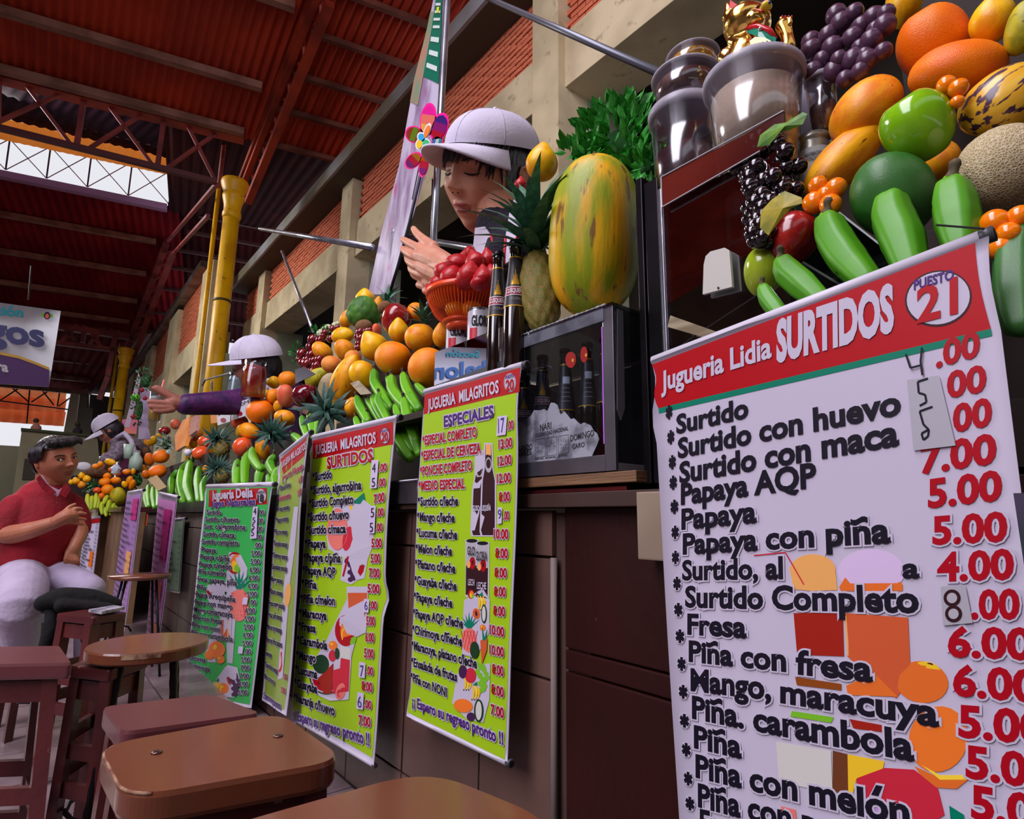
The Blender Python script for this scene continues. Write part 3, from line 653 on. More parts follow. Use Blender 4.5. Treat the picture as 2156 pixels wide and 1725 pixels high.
# hand-written price patches
b.sheet(Z1((1525, 880), (1700, 855), (1790, 1235), (1560, 1262)), None, 4, 4, 0.0023, mat('tape_patch', (172, 170, 180), 0.35), 'price_patch', 0)
for pts in (((1520, 740), (1545, 815), (1605, 800)), ((1608, 705), (1600, 780), (1610, 855)), ((1640, 872), (1585, 890), (1590, 950), (1625, 960), (1632, 1000), (1595, 1020)), ((1665, 1025), (1595, 1050), (1615, 1120), (1645, 1150), (1640, 1185), (1615, 1205), (1605, 1170), (1640, 1150))):
    b.line('k', Z1(*pts), 4.5, 0.0027)
b.rows(1320, 1080, 2.579, [('Papaya', 300, 88, 706, 48, 96), ('*', 245, 195, 288, 192, 110), ('Papaya con piña', 308, 222, 1432, 158, 96), ('*', 248, 330, 290, 330, 110), ('Surtido, al', 305, 362, 850, 355, 92), ('a', 1495, 352, 1588, 350, 96),
    ('*', 256, 470, 300, 472, 110), ('Surtido Completo', 322, 508, 1588, 540, 98), ('*', 262, 612, 310, 618, 112), ('Fresa', 335, 655, 655, 675, 96), ('*', 270, 755, 320, 762, 112), ('Piña con', 343, 802, 870, 858, 98), ('fresa', 920, 870, 1335, 915, 112),
    ('*', 280, 905, 328, 912, 112), ('Mango,', 353, 960, 790, 1012, 104), ('maracuya', 838, 1025, 1695, 1160, 110), ('*', 287, 1055, 338, 1064, 112), ('Piña. carambola', 360, 1110, 1562, 1345, 106), ('*', 292, 1212, 345, 1222, 112), ('Piña', 370, 1270, 630, 1328, 106),
    ('*', 302, 1368, 353, 1380, 112), ('Piña con melón', 378, 1430, 1540, 1700, 108), ('*', 312, 1525, 362, 1538, 112), ('Piña con papaya', 390, 1590, 1500, 1870, 110), ('*', 320, 1660, 372, 1674, 112), ('Fresa, leche', 400, 1730, 1100, 1900, 110),
    ('5.00', 1660, 168, 2070, 150, 130, 'r'), ('4.00', 1685, 368, 2105, 355, 132, 'r'), ('.00', 1868, 572, 2135, 572, 135, 'r'), ('6.00', 1742, 775, 2210, 795, 138, 'r'), ('6.00', 1770, 985, 2245, 1030, 142, 'r'), ('5.00', 1800, 1210, 2290, 1262, 148, 'r'),
    ('5.00', 1840, 1430, 2330, 1510, 150, 'r'), ('5.00', 1870, 1650, 2370, 1750, 155, 'r')], bold=0.036, ow=0.055)
b.sheet(Z2((1705, 400), (1840, 392), (1880, 598), (1718, 612)), None, 3, 3, 0.0023, mat('tape_patch', (172, 170, 180), 0.35), 'price_patch', 0)
for q_ in ((1768, 462), (1776, 548)): b.ell('N', *Z2(q_)[0], 18, 18, e=0.0027); b.ell('x', *Z2(q_)[0], 11, 11, e=0.0029)
# printed drinks and oranges behind the words
def gp(col, pts): b.poly(col, Z2(*pts))
_l = b.lay; b.lay = 0
gp('c', [(882, 300), (920, 250), (1000, 225), (1080, 245), (1130, 310), (1140, 420), (1000, 425), (905, 415)]); b.ell('c', *Z2((1008, 310))[0], 48, 33); b.ell('a', *Z2((1000, 285))[0], 34, 14); b.ell('c', *Z2((1000, 300))[0], 30, 12)
b.ell('q', *Z2((1325, 320))[0], 71, 48); gp('j', [(1150, 405), (1245, 250), (1330, 345), (1420, 300), (1495, 390), (1495, 425), (1160, 425)]); gp('Y', [(1215, 400), (1248, 275), (1290, 400)]); gp('c', [(1330, 400), (1400, 335), (1440, 410)])
gp('D', [(905, 545), (1170, 540), (1178, 780), (925, 770)]); gp('t', [(1180, 545), (1525, 570), (1540, 900), (1460, 1010), (1195, 780)]); gp('r', [(1330, 700), (1500, 640), (1535, 800), (1440, 930), (1330, 850)]); gp('c', [(1180, 560), (1215, 560), (1225, 780), (1195, 775)])
b.ell('j', *Z2((1600, 920))[0], 56, 44, 10); b.ell('y', *Z2((1610, 870))[0], 36, 24); b.ell('N', *Z2((1640, 826))[0], 8, 4); gp('j', [(1190, 940), (1340, 870), (1470, 1000), (1200, 990)])
gp('b', [(915, 890), (1165, 930), (1165, 965), (925, 935)]); gp('L', [(900, 1075), (1125, 1110), (1110, 1140), (890, 1105)]); gp('D', [(1210, 1120), (1420, 1160), (1455, 1200), (1230, 1170)])
b.ell('o', *Z2((1690, 1230))[0], 62, 70, 15); b.ell('j', *Z2((1700, 1235))[0], 52, 60, 15); b.ell('c', *Z2((1690, 1235))[0], 16, 18); gp('j', [(1560, 1375), (1720, 1450), (1860, 1445), (1790, 1500), (1640, 1490)]); gp('Y', [(1600, 1370), (1700, 1425), (1850, 1425), (1845, 1450), (1700, 1450)])
gp('a', [(815, 1240), (1110, 1290), (1120, 1520), (830, 1460)]); gp('n', [(1120, 1290), (1200, 1310), (1210, 1540), (1120, 1520)]); gp('y', [(1200, 1310), (1400, 1350), (1390, 1390), (1250, 1440), (1220, 1560), (1205, 1540)])
gp('m', [(1250, 1440), (1400, 1385), (1560, 1395), (1690, 1500), (1725, 1640), (1640, 1700), (1250, 1520)]); gp('v', [(1300, 1440), (1430, 1400), (1560, 1420), (1670, 1520), (1700, 1640), (1500, 1560), (1320, 1520)]); b.ell('l', *Z2((1480, 1610))[0], 60, 26, 15)
gp('s', [(840, 1590), (920, 1610), (930, 1700), (850, 1690)]); gp('g', [(1750, 1590), (1830, 1640), (1840, 1720), (1760, 1700)]); b.line('m', Z2((690, 232), (860, 215), (960, 390)), 2.5)
b.lay = _l + 30
b.done()

# ---------------------------------------------------------------- banner 20 "ESPECIALES", lime green
X20 = 0.765
b = Banner('lime green ESPECIALES price banner of stall 20 with printed beer bottles', 'banner', (893, 828), (1097, 770), (1062, 1598), (855, 1500), (X20, X20, X20), 0.0009, 0.3)
def e20(u, v, q):
    x, y = q; w = 4*math.exp(-((v-0.03)/0.02)**2)*(1-u) - 9*math.exp(-((v-1)/0.06)**2)*(1-u) - 5*math.exp(-((v-0.1)/0.08)**2)*u
    return [x + w + (1-u)*7*math.sin(v*3.14)*(-0.6), y]
b.sheet(((893, 826), (1098, 768), (1068, 1608), (865, 1508)), e20, 10, 36)
b.sheet(((895, 831), (1095, 774), (1063, 1600), (868, 1500)), e20, 10, 36, 0.0002, 'G', 'printed_field', 0)
b.sheet(((895, 831), (1095, 774), (1094, 826), (892, 873)), None, 10, 4, 0.0003, 'R', 'header_band', 0)
b.roll((893, 824), (1104, 766), 8.5, (176, 176, 186)); b.roll((868, 1512), (1070, 1610), 8.5, (150, 150, 158), name='bottom_roll')
Z3 = lambda *p: sc(p, 840, 760, 3.92)
b.ell('w', 1075, 806, 12.5, 20, 0); b.ell('k', 1075, 806, 11.6, 19, 0); b.ell('w', 1075, 806, 10.8, 18, 0)
b.rows(840, 760, 3.92, [('PUESTO', 888, 152, 952, 136, 24, 'p'), ('20', 890, 250, 955, 236, 78, 'R')], outline=None, bold=0.03)
b.rows(840, 760, 3.92, [('JUGUERIA  MILAGRITOS', 245, 408, 835, 262, 78, 'w')], outline=None, bold=0.03)
b.rows(840, 760, 3.92, [('ESPECIALES', 375, 545, 795, 465, 78, 'p'), ('*ESPECIAL COMPLETO', 200, 695, 650, 625, 64, 'r'), ('*ESPECIAL DE CERVEZA', 190, 820, 685, 760, 64, 'r'), ('*PONCHE COMPLETO', 183, 948, 608, 900, 64, 'r'), ('*MEDIO ESPECIAL', 172, 1068, 545, 1050, 64, 'r'),
    ('*Surtido c/leche', 165, 1195, 492, 1192, 62), ('*Mango c/leche', 160, 1320, 465, 1332, 62), ('*Lucuma c/leche', 153, 1450, 487, 1472, 62), ('*Melon c/leche', 147, 1580, 445, 1607, 62), ('.00', 905, 572, 955, 558, 62, 'r'),
    ('13.00', 832, 728, 945, 708, 66, 'r'), ('12.00', 823, 868, 938, 850, 66, 'r'), ('12.00', 815, 1010, 930, 998, 66, 'r'), ('8.00', 832, 1160, 922, 1155, 66, 'r'), ('.00', 868, 1310, 915, 1310, 62, 'r'), ('10.00', 790, 1465, 910, 1468, 68, 'r'), ('8.00', 805, 1622, 907, 1628, 68, 'r')], bold=0.035, ow=0.07)
b.rows(840, 1180, 3.92, [('*Platano c/leche', 140, 60, 472, 105, 62), ('*Guayaba c/leche', 135, 195, 482, 250, 62), ('*Papaya c/leche', 128, 330, 445, 390, 62), ('*Papaya AQP c/leche', 122, 465, 533, 560, 62), ('*Chirimoya c/lñeche', 117, 600, 525, 708, 62), ('*Maracuya, platano c/leche', 112, 730, 650, 892, 62),
    ('*Ensalada de frutas', 110, 865, 483, 1002, 62), ('*Piña con NONI', 107, 990, 400, 1130, 62), ('¡¡ Espero su regreso pronto !!', 120, 1200, 870, 1522, 72, 'p'), ('8.00', 800, 135, 900, 143, 68, 'r'), ('8.00', 797, 290, 893, 300, 68, 'r'), ('8.00', 792, 448, 888, 462, 68, 'r'),
    ('10.00', 760, 605, 880, 630, 68, 'r'), ('10.00', 757, 770, 877, 796, 68, 'r'), ('8.00', 778, 930, 873, 956, 70, 'r'), ('8.00', 770, 1095, 873, 1130, 70, 'r'), ('7.00', 765, 1265, 873, 1302, 72, 'r')], bold=0.035, ow=0.07)
b.sheet(Z3((830, 462), (908, 452), (895, 612), (818, 622)), None, 2, 2, 0.0023, mat('lilac_patch', (206, 190, 226), 0.5), 'price_patch', 0); b.rows(840, 760, 3.92, [('17', 835, 600, 885, 590, 110, 'B')], outline=None, bold=0.0, e=0.0027)
b.sheet(Z3((825, 1212), (862, 1208), (858, 1342), (822, 1348)), None, 2, 2, 0.0023, mat('lilac_patch', (206, 190, 226), 0.5), 'price_patch', 0); b.rows(840, 760, 3.92, [('9', 828, 1305, 858, 1303, 70, 'B')], outline=None, bold=0.0, e=0.0027)
_l = b.lay; b.lay = 0
for dx, top, sx in ((0, 750, 1), (78, 690, 1.12)):      # two printed bottles
    T = top; x = 665+dx
    P = [(x-24, T), (x+24, T), (x+30, T+190), (x+52, T+300), (x+52, 1400), (x+40, 1440), (x-50, 1440), (x-62, 1400), (x-50, T+300), (x-30, T+190)]
    b.poly('w', Z3(*[(a+(12 if a > x else -12), c+(10 if c > T+100 else -12)) for a, c in P])); b.poly('N', Z3(*P)); b.poly('c', Z3((x-22, T), (x+22, T), (x+22, T+90), (x-22, T+90))); b.ell('x', *Z3((x, T+170))[0], 7, 16); b.ell('N', *Z3((x, T+160))[0], 5, 10)
    b.poly('x', Z3((x-50, 1105), (x+45, 1090), (x+45, 1180), (x-50, 1185))); b.poly('x', Z3((x-50, 1255), (x+45, 1245), (x+42, 1330), (x-46, 1335))); b.poly('r', Z3((x-36, 1275), (x+32, 1268), (x+32, 1285), (x-36, 1292)))
b.rows(840, 760, 3.92, [('CUSQUEÑA', 680, 1238, 768, 1235, 40, 'w'), ('CUSQ', 612, 1236, 672, 1238, 38, 'w')], outline=None, bold=0.03, e=0.0020)
for x, y in ((600, 1500), (690, 1520)):                 # two printed milk tins
    b.poly('w', Z3((x-48, y-25), (x+62, y-25), (x+62, y+640-180), (x-48, y+640-190))); b.poly('x', Z3((x-40, y-10), (x+55, y-12), (x+52, y+190), (x-42, y+190))); b.poly('N', Z3((x-42, y+190), (x+52, y+190), (x+50, y+440), (x-46, y+430))); b.ell('r', *Z3((x+12, y+170))[0], 6.5, 13); b.ell('N', *Z3((x+14, y+165))[0], 2, 5); b.ell('c', *Z3((x-20, y+180))[0], 4, 8); b.ell('k', *Z3((x+6, y-14))[0], 12, 4)
b.rows(840, 760, 3.92, [('GLO', 578, 1600, 640, 1605, 62, 'k'), ('GLORIA', 650, 1645, 742, 1648, 66, 'k'), ('LECHE', 660, 1880, 738, 1885, 50, 'w'), ('LECH', 585, 1850, 638, 1855, 46, 'w')], outline=None, bold=0.02, e=0.0027)
Z4 = lambda *p: sc(p, 840, 1180, 3.92)
for a in ([(540, 330), (700, 230), (760, 330), (750, 600), (640, 800), (520, 780), (530, 520)], [(500, 880), (760, 850), (750, 1150), (700, 1340), (560, 1310), (440, 1180), (470, 1000)]): b.poly('w', Z4(*a))
for k, x, y, r, a in (('mango', 600, 280, 38, 0), ('banana', 680, 350, 60, 0), ('papaya', 645, 440, 45, 80), ('pine', 583, 620, 130, 0), ('orange', 700, 555, 25, 0), ('grapes', 695, 970, 105, 1), ('banana', 560, 1010, 60, 0), ('banana', 630, 1090, 60, 0), ('papaya', 535, 1200, 80, 10)):
    q = Z4((x, y))[0]; fruit_print(b, k, q[0], q[1], r/3.92, a)
b.ell('d', *Z4((630, 740))[0], 10, 18); b.ell('d', *Z4((712, 440))[0], 6, 20); b.ell('a', *Z4((712, 440))[0], 4, 16); b.ell('m', *Z4((595, 950))[0], 12, 16); b.ell('v', *Z4((530, 920))[0], 9, 14); b.ell('d', *Z4((665, 1240))[0], 10, 24); b.ell('a', *Z4((665, 1240))[0], 6.5, 20); b.ell('v', *Z4((600, 1290))[0], 9, 9)
b.poly('t', Z4((680, 660), (740, 640), (735, 740), (690, 860))); b.poly('g', Z4((700, 660), (695, 540), (715, 640), (740, 560), (730, 660)))
b.lay = _l + 40
b.done()

# ---------------------------------------------------------------- banner 20 "SURTIDOS", lime green
XS = 0.76
b = Banner('lime green SURTIDOS price banner with bananas and watermelon prints, second of stall 20', 'banner', (657, 925), (832, 884), (783, 1610), (613, 1511), (XS, XS, XS), 0.001, 0.3)
def eS(u, v, q):
    x, y = q; return [x + (1-u)*4*math.sin(min(v/0.06, 1)*6.28) + u*(10*math.exp(-((v-0.52)/0.035)**2) - 3*math.sin(v*6)) , y]
b.sheet(((657, 922), (834, 880), (786, 1612), (613, 1511)), eS, 10, 40)
b.sheet(((660, 929), (829, 889), (783, 1596), (616, 1498)), eS, 10, 40, 0.0002, 'G', 'printed_field', 0)
b.sheet(((659, 928), (828, 888), (828, 936), (659, 967)), None, 10, 4, 0.0003, 'R', 'header_band', 0)
b.roll((657, 920), (838, 878), 7, (186, 184, 194)); b.roll((620, 1516), (786, 1614), 5, (190, 184, 200), False, 'bottom_roll')
Z5 = lambda *p: sc(p, 600, 870, 4.54); Z6 = lambda *p: sc(p, 600, 1240, 4.54)
b.ell('k', *Z5((958, 218))[0], 10, 17); b.ell('w', *Z5((958, 218))[0], 9.2, 16)
b.rows(600, 870, 4.54, [('PUESTO', 925, 190, 992, 175, 22, 'p'), ('20', 928, 272, 992, 262, 72, 'R')], outline=None, bold=0.03)
b.rows(600, 870, 4.54, [('JUGUERIA  MILAGRITOS', 298, 398, 875, 285, 78, 'w')], outline=None, bold=0.03)
b.rows(600, 870, 4.54, [('SURTIDOS', 408, 530, 850, 458, 92, 'r'), ('*Surtido', 270, 648, 455, 620, 68), ('*Surtido, algarrobina', 255, 775, 742, 728, 68), ('*Surtido Completo', 243, 900, 665, 865, 68), ('*Surtido c/huevo', 230, 1030, 620, 1008, 68), ('*Surtido c/maca', 218, 1155, 592, 1145, 68), ('*Papaya', 203, 1282, 400, 1288, 68), ('*Papaya c/piña', 190, 1415, 548, 1428, 68), ('*Papaya AQP', 180, 1535, 500, 1562, 68), ('*Piña', 168, 1660, 310, 1682, 68),
    ('.00', 910, 560, 985, 548, 62, 'r'), ('.00', 902, 700, 975, 692, 62, 'r'), ('7.00', 862, 862, 968, 840, 72, 'r'), ('.00', 890, 985, 960, 980, 64, 'r'), ('.00', 880, 1128, 948, 1125, 64, 'r'), ('5.00', 835, 1282, 940, 1282, 72, 'r'), ('5.00', 827, 1428, 922, 1428, 72, 'r'), ('7.00', 810, 1565, 915, 1570, 72, 'r'), ('5.00', 797, 1712, 915, 1722, 72, 'r')], bold=0.035, ow=0.07)
b.rows(600, 1240, 4.54, [('*Piña c/melon', 158, 128, 493, 158, 70), ('*Maracuya', 148, 265, 408, 300, 70), ('*Fresa', 140, 390, 300, 420, 70), ('*Carambola', 130, 520, 415, 585, 70), ('*Mango', 122, 665, 302, 705, 70), ('*Lucuma', 112, 800, 320, 860, 70), ('*Guayaba', 102, 930, 322, 1000, 72), ('*Naranja c/huevo', 92, 1070, 490, 1210, 74), ('¡¡ Espero su regreso pronto !!', 85, 1245, 822, 1500, 82, 'p'),
    ('.00', 822, 185, 890, 195, 64, 'r'), ('5.00', 790, 342, 872, 348, 72, 'r'), ('6.00', 782, 498, 868, 508, 74, 'r'), ('5.00', 770, 650, 865, 662, 74, 'r'), ('.00', 790, 810, 860, 825, 66, 'r'), ('8.00', 742, 965, 852, 985, 76, 'r'), ('.00', 765, 1130, 840, 1150, 68, 'r'), ('7.00', 710, 1295, 830, 1320, 80, 'r')], bold=0.035, ow=0.07)
for zf, q, t in ((Z5, ((842, 452), (910, 448), (895, 718), (828, 722)), ''), (Z5, ((828, 890), (888, 885), (872, 1148), (812, 1152)), ''), (Z6, ((770, 95), (822, 100), (815, 228), (765, 222)), ''), (Z6, ((725, 695), (788, 708), (780, 852), (718, 845)), ''), (Z6, ((705, 985), (770, 995), (758, 1155), (693, 1145)), '')):
    b.sheet(zf(*q), None, 2, 3, 0.0023, mat('lilac_patch', (206, 190, 226), 0.5), 'price_patch', 0)
b.rows(600, 870, 4.54, [('4', 850, 570, 885, 566, 78, 'k'), ('5', 848, 708, 882, 704, 78, 'k'), ('5', 838, 998, 872, 994, 80, 'k'), ('5', 826, 1138, 860, 1134, 80, 'k')], outline=None, bold=0.0, e=0.0027)
b.rows(600, 1240, 4.54, [('6', 778, 198, 808, 202, 76, 'B'), ('7', 735, 835, 772, 838, 98, 'B'), ('6', 708, 1130, 748, 1136, 100, 'B')], outline=None, bold=0.0, e=0.0027)
_l = b.lay; b.lay = 0
b.poly('w', Z5((470, 890), (720, 800), (850, 900), (850, 1250), (790, 1400), (760, 1580), (690, 1600), (640, 1640), (540, 1600), (560, 1380), (420, 1300), (395, 1150)))
for k, x, y, r in (('orange', 505, 1110, 105), ('banana', 700, 1060, 200), ('grapes', 650, 1470, 120), ('straw', 722, 1490, 70)):
    q = Z5((x, y))[0]; fruit_print(b, k, q[0], q[1], r/4.54)
b.ell('s', *Z5((505, 1110))[0], 22, 44, 0); b.ell('m', *Z5((605, 1200))[0], 10, 26, 10); b.poly('r', Z5((600, 1370), (618, 1370), (572, 1560), (556, 1560)))
b.poly('w', Z6((640, 20), (760, 0), (780, 420), (690, 460), (640, 640), (620, 900), (610, 1060), (440, 1070), (330, 1020), (260, 850), (300, 650), (390, 520), (430, 430), (520, 260)))
for k, x, y, r in (('glass', 700, 200, 170), ('mango', 590, 400, 150), ('orange', 465, 540, 42), ('melonslice', 400, 850, 150)):
    q = Z6((x, y))[0]; fruit_print(b, k, q[0], q[1], r/4.54)
b.ell('m', *Z6((460, 640))[0], 8, 12); b.ell('d', *Z6((505, 620))[0], 5, 12); b.ell('d', *Z6((350, 720))[0], 17, 20); b.ell('L', *Z6((350, 700))[0], 12, 5, -20); b.poly('D', Z6((320, 860), (470, 710), (460, 1000), (380, 1000)))
b.poly('a', Z6((535, 540), (635, 575), (625, 700), (535, 660))); b.poly('m', Z6((540, 660), (625, 680), (610, 980), (470, 1000), (460, 780), (530, 760))); b.ell('s', *Z6((540, 980))[0], 10, 18, 15); b.ell('m', *Z6((540, 980))[0], 7, 13, 15)
b.lay = _l + 40
b.done()

# ---------------------------------------------------------------- third lime banner, seen edge-on
b = Banner('narrow lime green price banner seen nearly edge-on, right of the green banner', 'banner', (590, 967), (648, 914), (600, 1506), (554, 1470), (0.80, 0.70, 0.80), 0.001, 0.3)
b.sheet(((588, 962), (650, 912), (602, 1508), (551, 1474)), lambda u, v, q: [q[0] + (1-u)*3*math.sin(min(v/.08, 1)*6.28) - u*4*math.sin(v*6.28), q[1]], 6, 36)
b.sheet(((592, 968), (646, 922), (598, 1496), (556, 1464)), lambda u, v, q: [q[0] - u*4*math.sin(v*6.28), q[1]], 6, 36, 0.0002, mat('lime_gloss', (164, 196, 74), 0.25, coat=0.5), 'printed_field', 0)
b.sheet(((591, 967), (645, 921), (641, 960), (597, 1000)), None, 6, 4, 0.0003, 'R', 'header_band', 0)
b.roll((588, 960), (650, 910), 6, (180, 180, 190))
b.rows(540, 900, 2.69, [('JUGUERIA MILAGRITOS', 146, 232, 286, 120, 30, 'w')], outline=None, bold=0.02)
b.rows(540, 900, 2.69, [('Jugos con Naranja', 150, 305, 270, 235, 30, 'r'), ('*Zumo de Naranja', 137, 360, 200, 338, 26), ('*Surtido naranja', 130, 418, 198, 398, 26, 'r'), ('*Fresa naranja', 126, 478, 192, 465, 26), ('*Papaya naranja', 118, 540, 186, 530, 26), ('*Piña con naranja', 110, 605, 180, 608, 27), ('*Guayaba naranja', 104, 668, 182, 680, 27), ('*Chirimoya naranja', 98, 735, 184, 752, 27), ('*Guanabana naranja', 90, 800, 182, 818, 28), ('*Mango naranja', 85, 870, 158, 888, 28), ('*Platano naranja', 78, 938, 158, 960, 28), ('*Fresa mango naranja', 74, 1006, 168, 1032, 28), ('*Fresa, piña naranja', 70, 1070, 152, 1096, 28), ('*Maracuya naranja', 66, 1138, 150, 1170, 29), ('*Maracuya, fresa, platano', 62, 1210, 152, 1250, 29), ('naranja', 62, 1290, 92, 1305, 28), ('*Carambola naranja', 55, 1352, 130, 1400, 29), ('*Melon con naranja', 50, 1420, 112, 1462, 29), ('¡¡ Espero su regreso pronto', 45, 1530, 145, 1600, 34, 'p')], bold=0.02, ow=0.05)
b.rows(540, 900, 2.69, [('6.00', 246, 318, 268, 300, 28, 'r'), ('5.00', 240, 390, 264, 374, 28, 'r'), ('5.00', 158, 1425, 176, 1432, 30, 'r'), ('5.00', 146, 1500, 168, 1512, 30, 'r')], bold=0.02, ow=0.05)
_l = b.lay; b.lay = 0; Z7 = lambda *p: sc(p, 540, 900, 2.69)
b.poly('w', Z7((215, 450), (240, 450), (215, 700), (190, 900), (180, 1050), (150, 1420), (125, 1430), (140, 1200), (160, 900), (190, 640))); b.poly('s', Z7((215, 480), (232, 500), (210, 700), (196, 660))); b.ell('c', *Z7((180, 950))[0], 6, 25, 5); b.ell('m', *Z7((140, 1330))[0], 4, 22, 5); b.lay = _l+10
b.done()

# ---------------------------------------------------------------- green banner of stall 18
b = Banner('bright green juice price banner of stall 18 behind the round stool', 'banner', (434, 1026), (572, 1022), (530, 1492), (388, 1464), (0.76, 0.76, 0.76), 0.001, 0.35)
eD = lambda u, v, q: [q[0] + (1-u)*4*math.sin(min(v/.06, 1)*6.28) - u*3*math.sin(v*7), q[1]]
b.sheet(((434, 1025), (573, 1019), (530, 1492), (388, 1462)), eD, 10, 30)
b.sheet(((437, 1030), (570, 1025), (527, 1484), (392, 1456)), eD, 10, 30, 0.0002, 'E', 'printed_field', 0)
b.roll((434, 1024), (574, 1020), 6, (120, 180, 140))
Z8 = lambda *p: sc(p, 380, 1000, 3.45)
b.sheet(Z8((210, 112), (630, 95), (632, 215), (205, 232)), None, 8, 3, 0.0003, 'R', 'header_panel', 0)
b.ell('w', *Z8((592, 155))[0], 9.5, 15); b.rows(380, 1000, 3.45, [('PUESTO', 568, 138, 620, 134, 16, 'k'), ('18', 570, 198, 615, 196, 48, 'k')], outline=None)
b.rows(380, 1000, 3.45, [('Jugueria Delia', 235, 178, 538, 160, 52, 'w')], outline=None); b.rows(380, 1000, 3.45, [('Jugos Naturales', 230, 232, 558, 220, 40, 'p')], ow=0.04)
L = [('Surtido', 190, 288, 308, 292), ('Surtido c/huevo', 182, 338, 432, 345), ('Surt.  c/algarrobina', 175, 390, 480, 400), ('Surtido c/maca', 168, 445, 405, 458), ('Surtido completo', 160, 500, 430, 515), ('Papaya', 155, 555, 268, 568), ('Papaya c/piña', 148, 608, 370, 628), ('Papaya c/melón', 140, 662, 385, 688), ('Piña c/melón', 134, 715, 340, 738), ('Fresa, papaya, piña', 127, 770, 422, 805), ('Piña', 120, 828, 198, 842), ('Papaya Arequipeña', 113, 880, 410, 925), ('Papaya con mango', 107, 935, 388, 980), ('Mango c/maracuya', 100, 990, 388, 1038), ('Piña con fresa', 93, 1045, 315, 1085), ('Piña con noni', 87, 1100, 300, 1145), ('Piña con carambola', 82, 1158, 388, 1215), ('Fresa', 80, 1285, 162, 1300), ('Lúcuma', 58, 1335, 192, 1365), ('Chirimoya', 52, 1388, 222, 1432), ('Guayaba', 46, 1445, 190, 1485), ('Maracuya', 40, 1500, 198, 1548)]
b.rows(380, 1000, 3.45, [('·'+t, x0, y0, x1, y1, 32) for t, x0, y0, x1, y1 in L], bold=0.02, ow=0.05)
pr = ['00', '00', '00', '00', '.00', '5.00', '5.00', '6.00', '6.00', '6.00', '5.00', '00', '6.00', '5.00', '5.00', '6.00', '5.00', '.00', '5.00', '7.00', '7.00', '6.00', '5.00']
for k, t in enumerate(pr):
    y = 290 + k*59.3; x1 = 620 - k*5.6; wd = {2: 36, 3: 50, 4: 66}[len(t)]
    b.rows(380, 1000, 3.45, [(t, x1-wd, y, x1, y+2, 32)], bold=0.015, ow=0.07)
b.rows(380, 1000, 3.45, [('Molina', 32, 1590, 130, 1600, 40, 'w')], outline=None)
b.sheet(Z8((545, 232), (580, 230), (570, 462), (520, 465)), None, 2, 3, 0.0023, mat('lilac_patch', (206, 190, 226), 0.5), 'price_patch', 0)
b.rows(380, 1000, 3.45, [('4', 550, 290, 572, 288, 44, 'k'), ('5', 542, 350, 564, 348, 36, 'k'), ('5', 536, 395, 558, 393, 36, 'k'), ('5', 530, 445, 552, 443, 44, 'k')], outline=None, bold=0, e=0.0027)
for q in ((480, 935), (445, 1290)): b.sheet(Z8((q[0]-8, q[1]-45), (q[0]+28, q[1]-43), (q[0]+22, q[1]+8), (q[0]-14, q[1]+6)), None, 1, 1, 0.0023, mat('lilac_patch', (206, 190, 226), 0.5), 'price_patch', 0)
_l = b.lay; b.lay = 0
b.poly('w', Z8((360, 560), (440, 580), (490, 680), (480, 780), (430, 900), (400, 1060), (380, 1370), (200, 1360), (180, 1250), (300, 1050), (200, 900), (200, 800), (330, 780)))
for k, x, y, r in (('mango', 400, 640, 80), ('pine', 430, 900, 150), ('melonslice', 235, 840, 45), ('melonslice', 300, 850, 40), ('glass', 335, 1120, 70), ('orange', 270, 1270, 62), ('orange', 215, 1310, 34), ('orange', 300, 1340, 30)):
    q = Z8((x, y))[0]; fruit_print(b, k, q[0], q[1], r/3.45)
b.poly('w', Z8((240, 1520), (330, 1400), (350, 1380), (420, 1400), (440, 1500), (400, 1620), (250, 1600)))
for k, x, y, r in (('banana', 270, 1550, 50), ('orange', 320, 1550, 38), ('straw', 365, 1490, 40), ('grapes', 405, 1520, 75)):
    q = Z8((x, y))[0]; fruit_print(b, k, q[0], q[1], r/3.45)
b.lay = _l + 40
b.done()

# ---------------------------------------------------------------- far pink and white banners
def far_banner(label, c, Xs, field, lay, rows, n=18, hdr=None, txc='k'):
    b = Banner(label, 'banner', c[0], c[1], c[2], c[3], Xs, 0.001, 0.4)
    b.sheet(c, None, 4, 16); ins = lambda p, q, t: (p[0]*(1-t)+q[0]*t, p[1]*(1-t)+q[1]*t)
    cc = (ins(c[0], c[2], .03), ins(c[1], c[3], .03), ins(c[2], c[0], .03), ins(c[3], c[1], .03))
    b.sheet(cc, None, 4, 16, 0.0005, mat(field[0], field[1], 0.4), 'printed_field', 0)
    b.roll(c[0], c[1], 3.4, (200, 180, 200))
    for k in range(n):
        v = (k+2.2)/(n+3); a = ins(c[0], c[3], v); z = ins(c[1], c[2], v); t = rows[k % len(rows)]
        q0 = ins(a, z, 0.1); q1 = ins(a, z, 0.1+0.045*len(t)); b.text(t, q0[0], q0[1], q1[0], q1[1], 5.5, txc, 0.02, None, 0.0022)
        q0 = ins(a, z, 0.80); q1 = ins(a, z, 0.94); b.text('5.00', q0[0], q0[1], q1[0], q1[1], 4.5, txc, 0.0, None, 0.0022)
    if hdr:
        P = [ins(c[0], c[3], .02), ins(c[1], c[2], .02), ins(c[1], c[2], .09), ins(c[0], c[3], .09)]; b.poly(hdr, P, 0.0012)
    for col, u0, v0, u1, v1 in lay:
        P = []
        for u, v in ((u0, v0), (u1, v0), (u1, v1), (u0, v1)): P.append(ins(ins(c[0], c[3], v), ins(c[1], c[2], v), u))
        b.poly(col, P, 0.0014)
    b.done()
W_ = ['*Surtido', '*Papaya', '*Piña c/melon', '*Fresa', '*Maracuya', '*Platano', '*Zanahoria', '*Papaya c/piña']
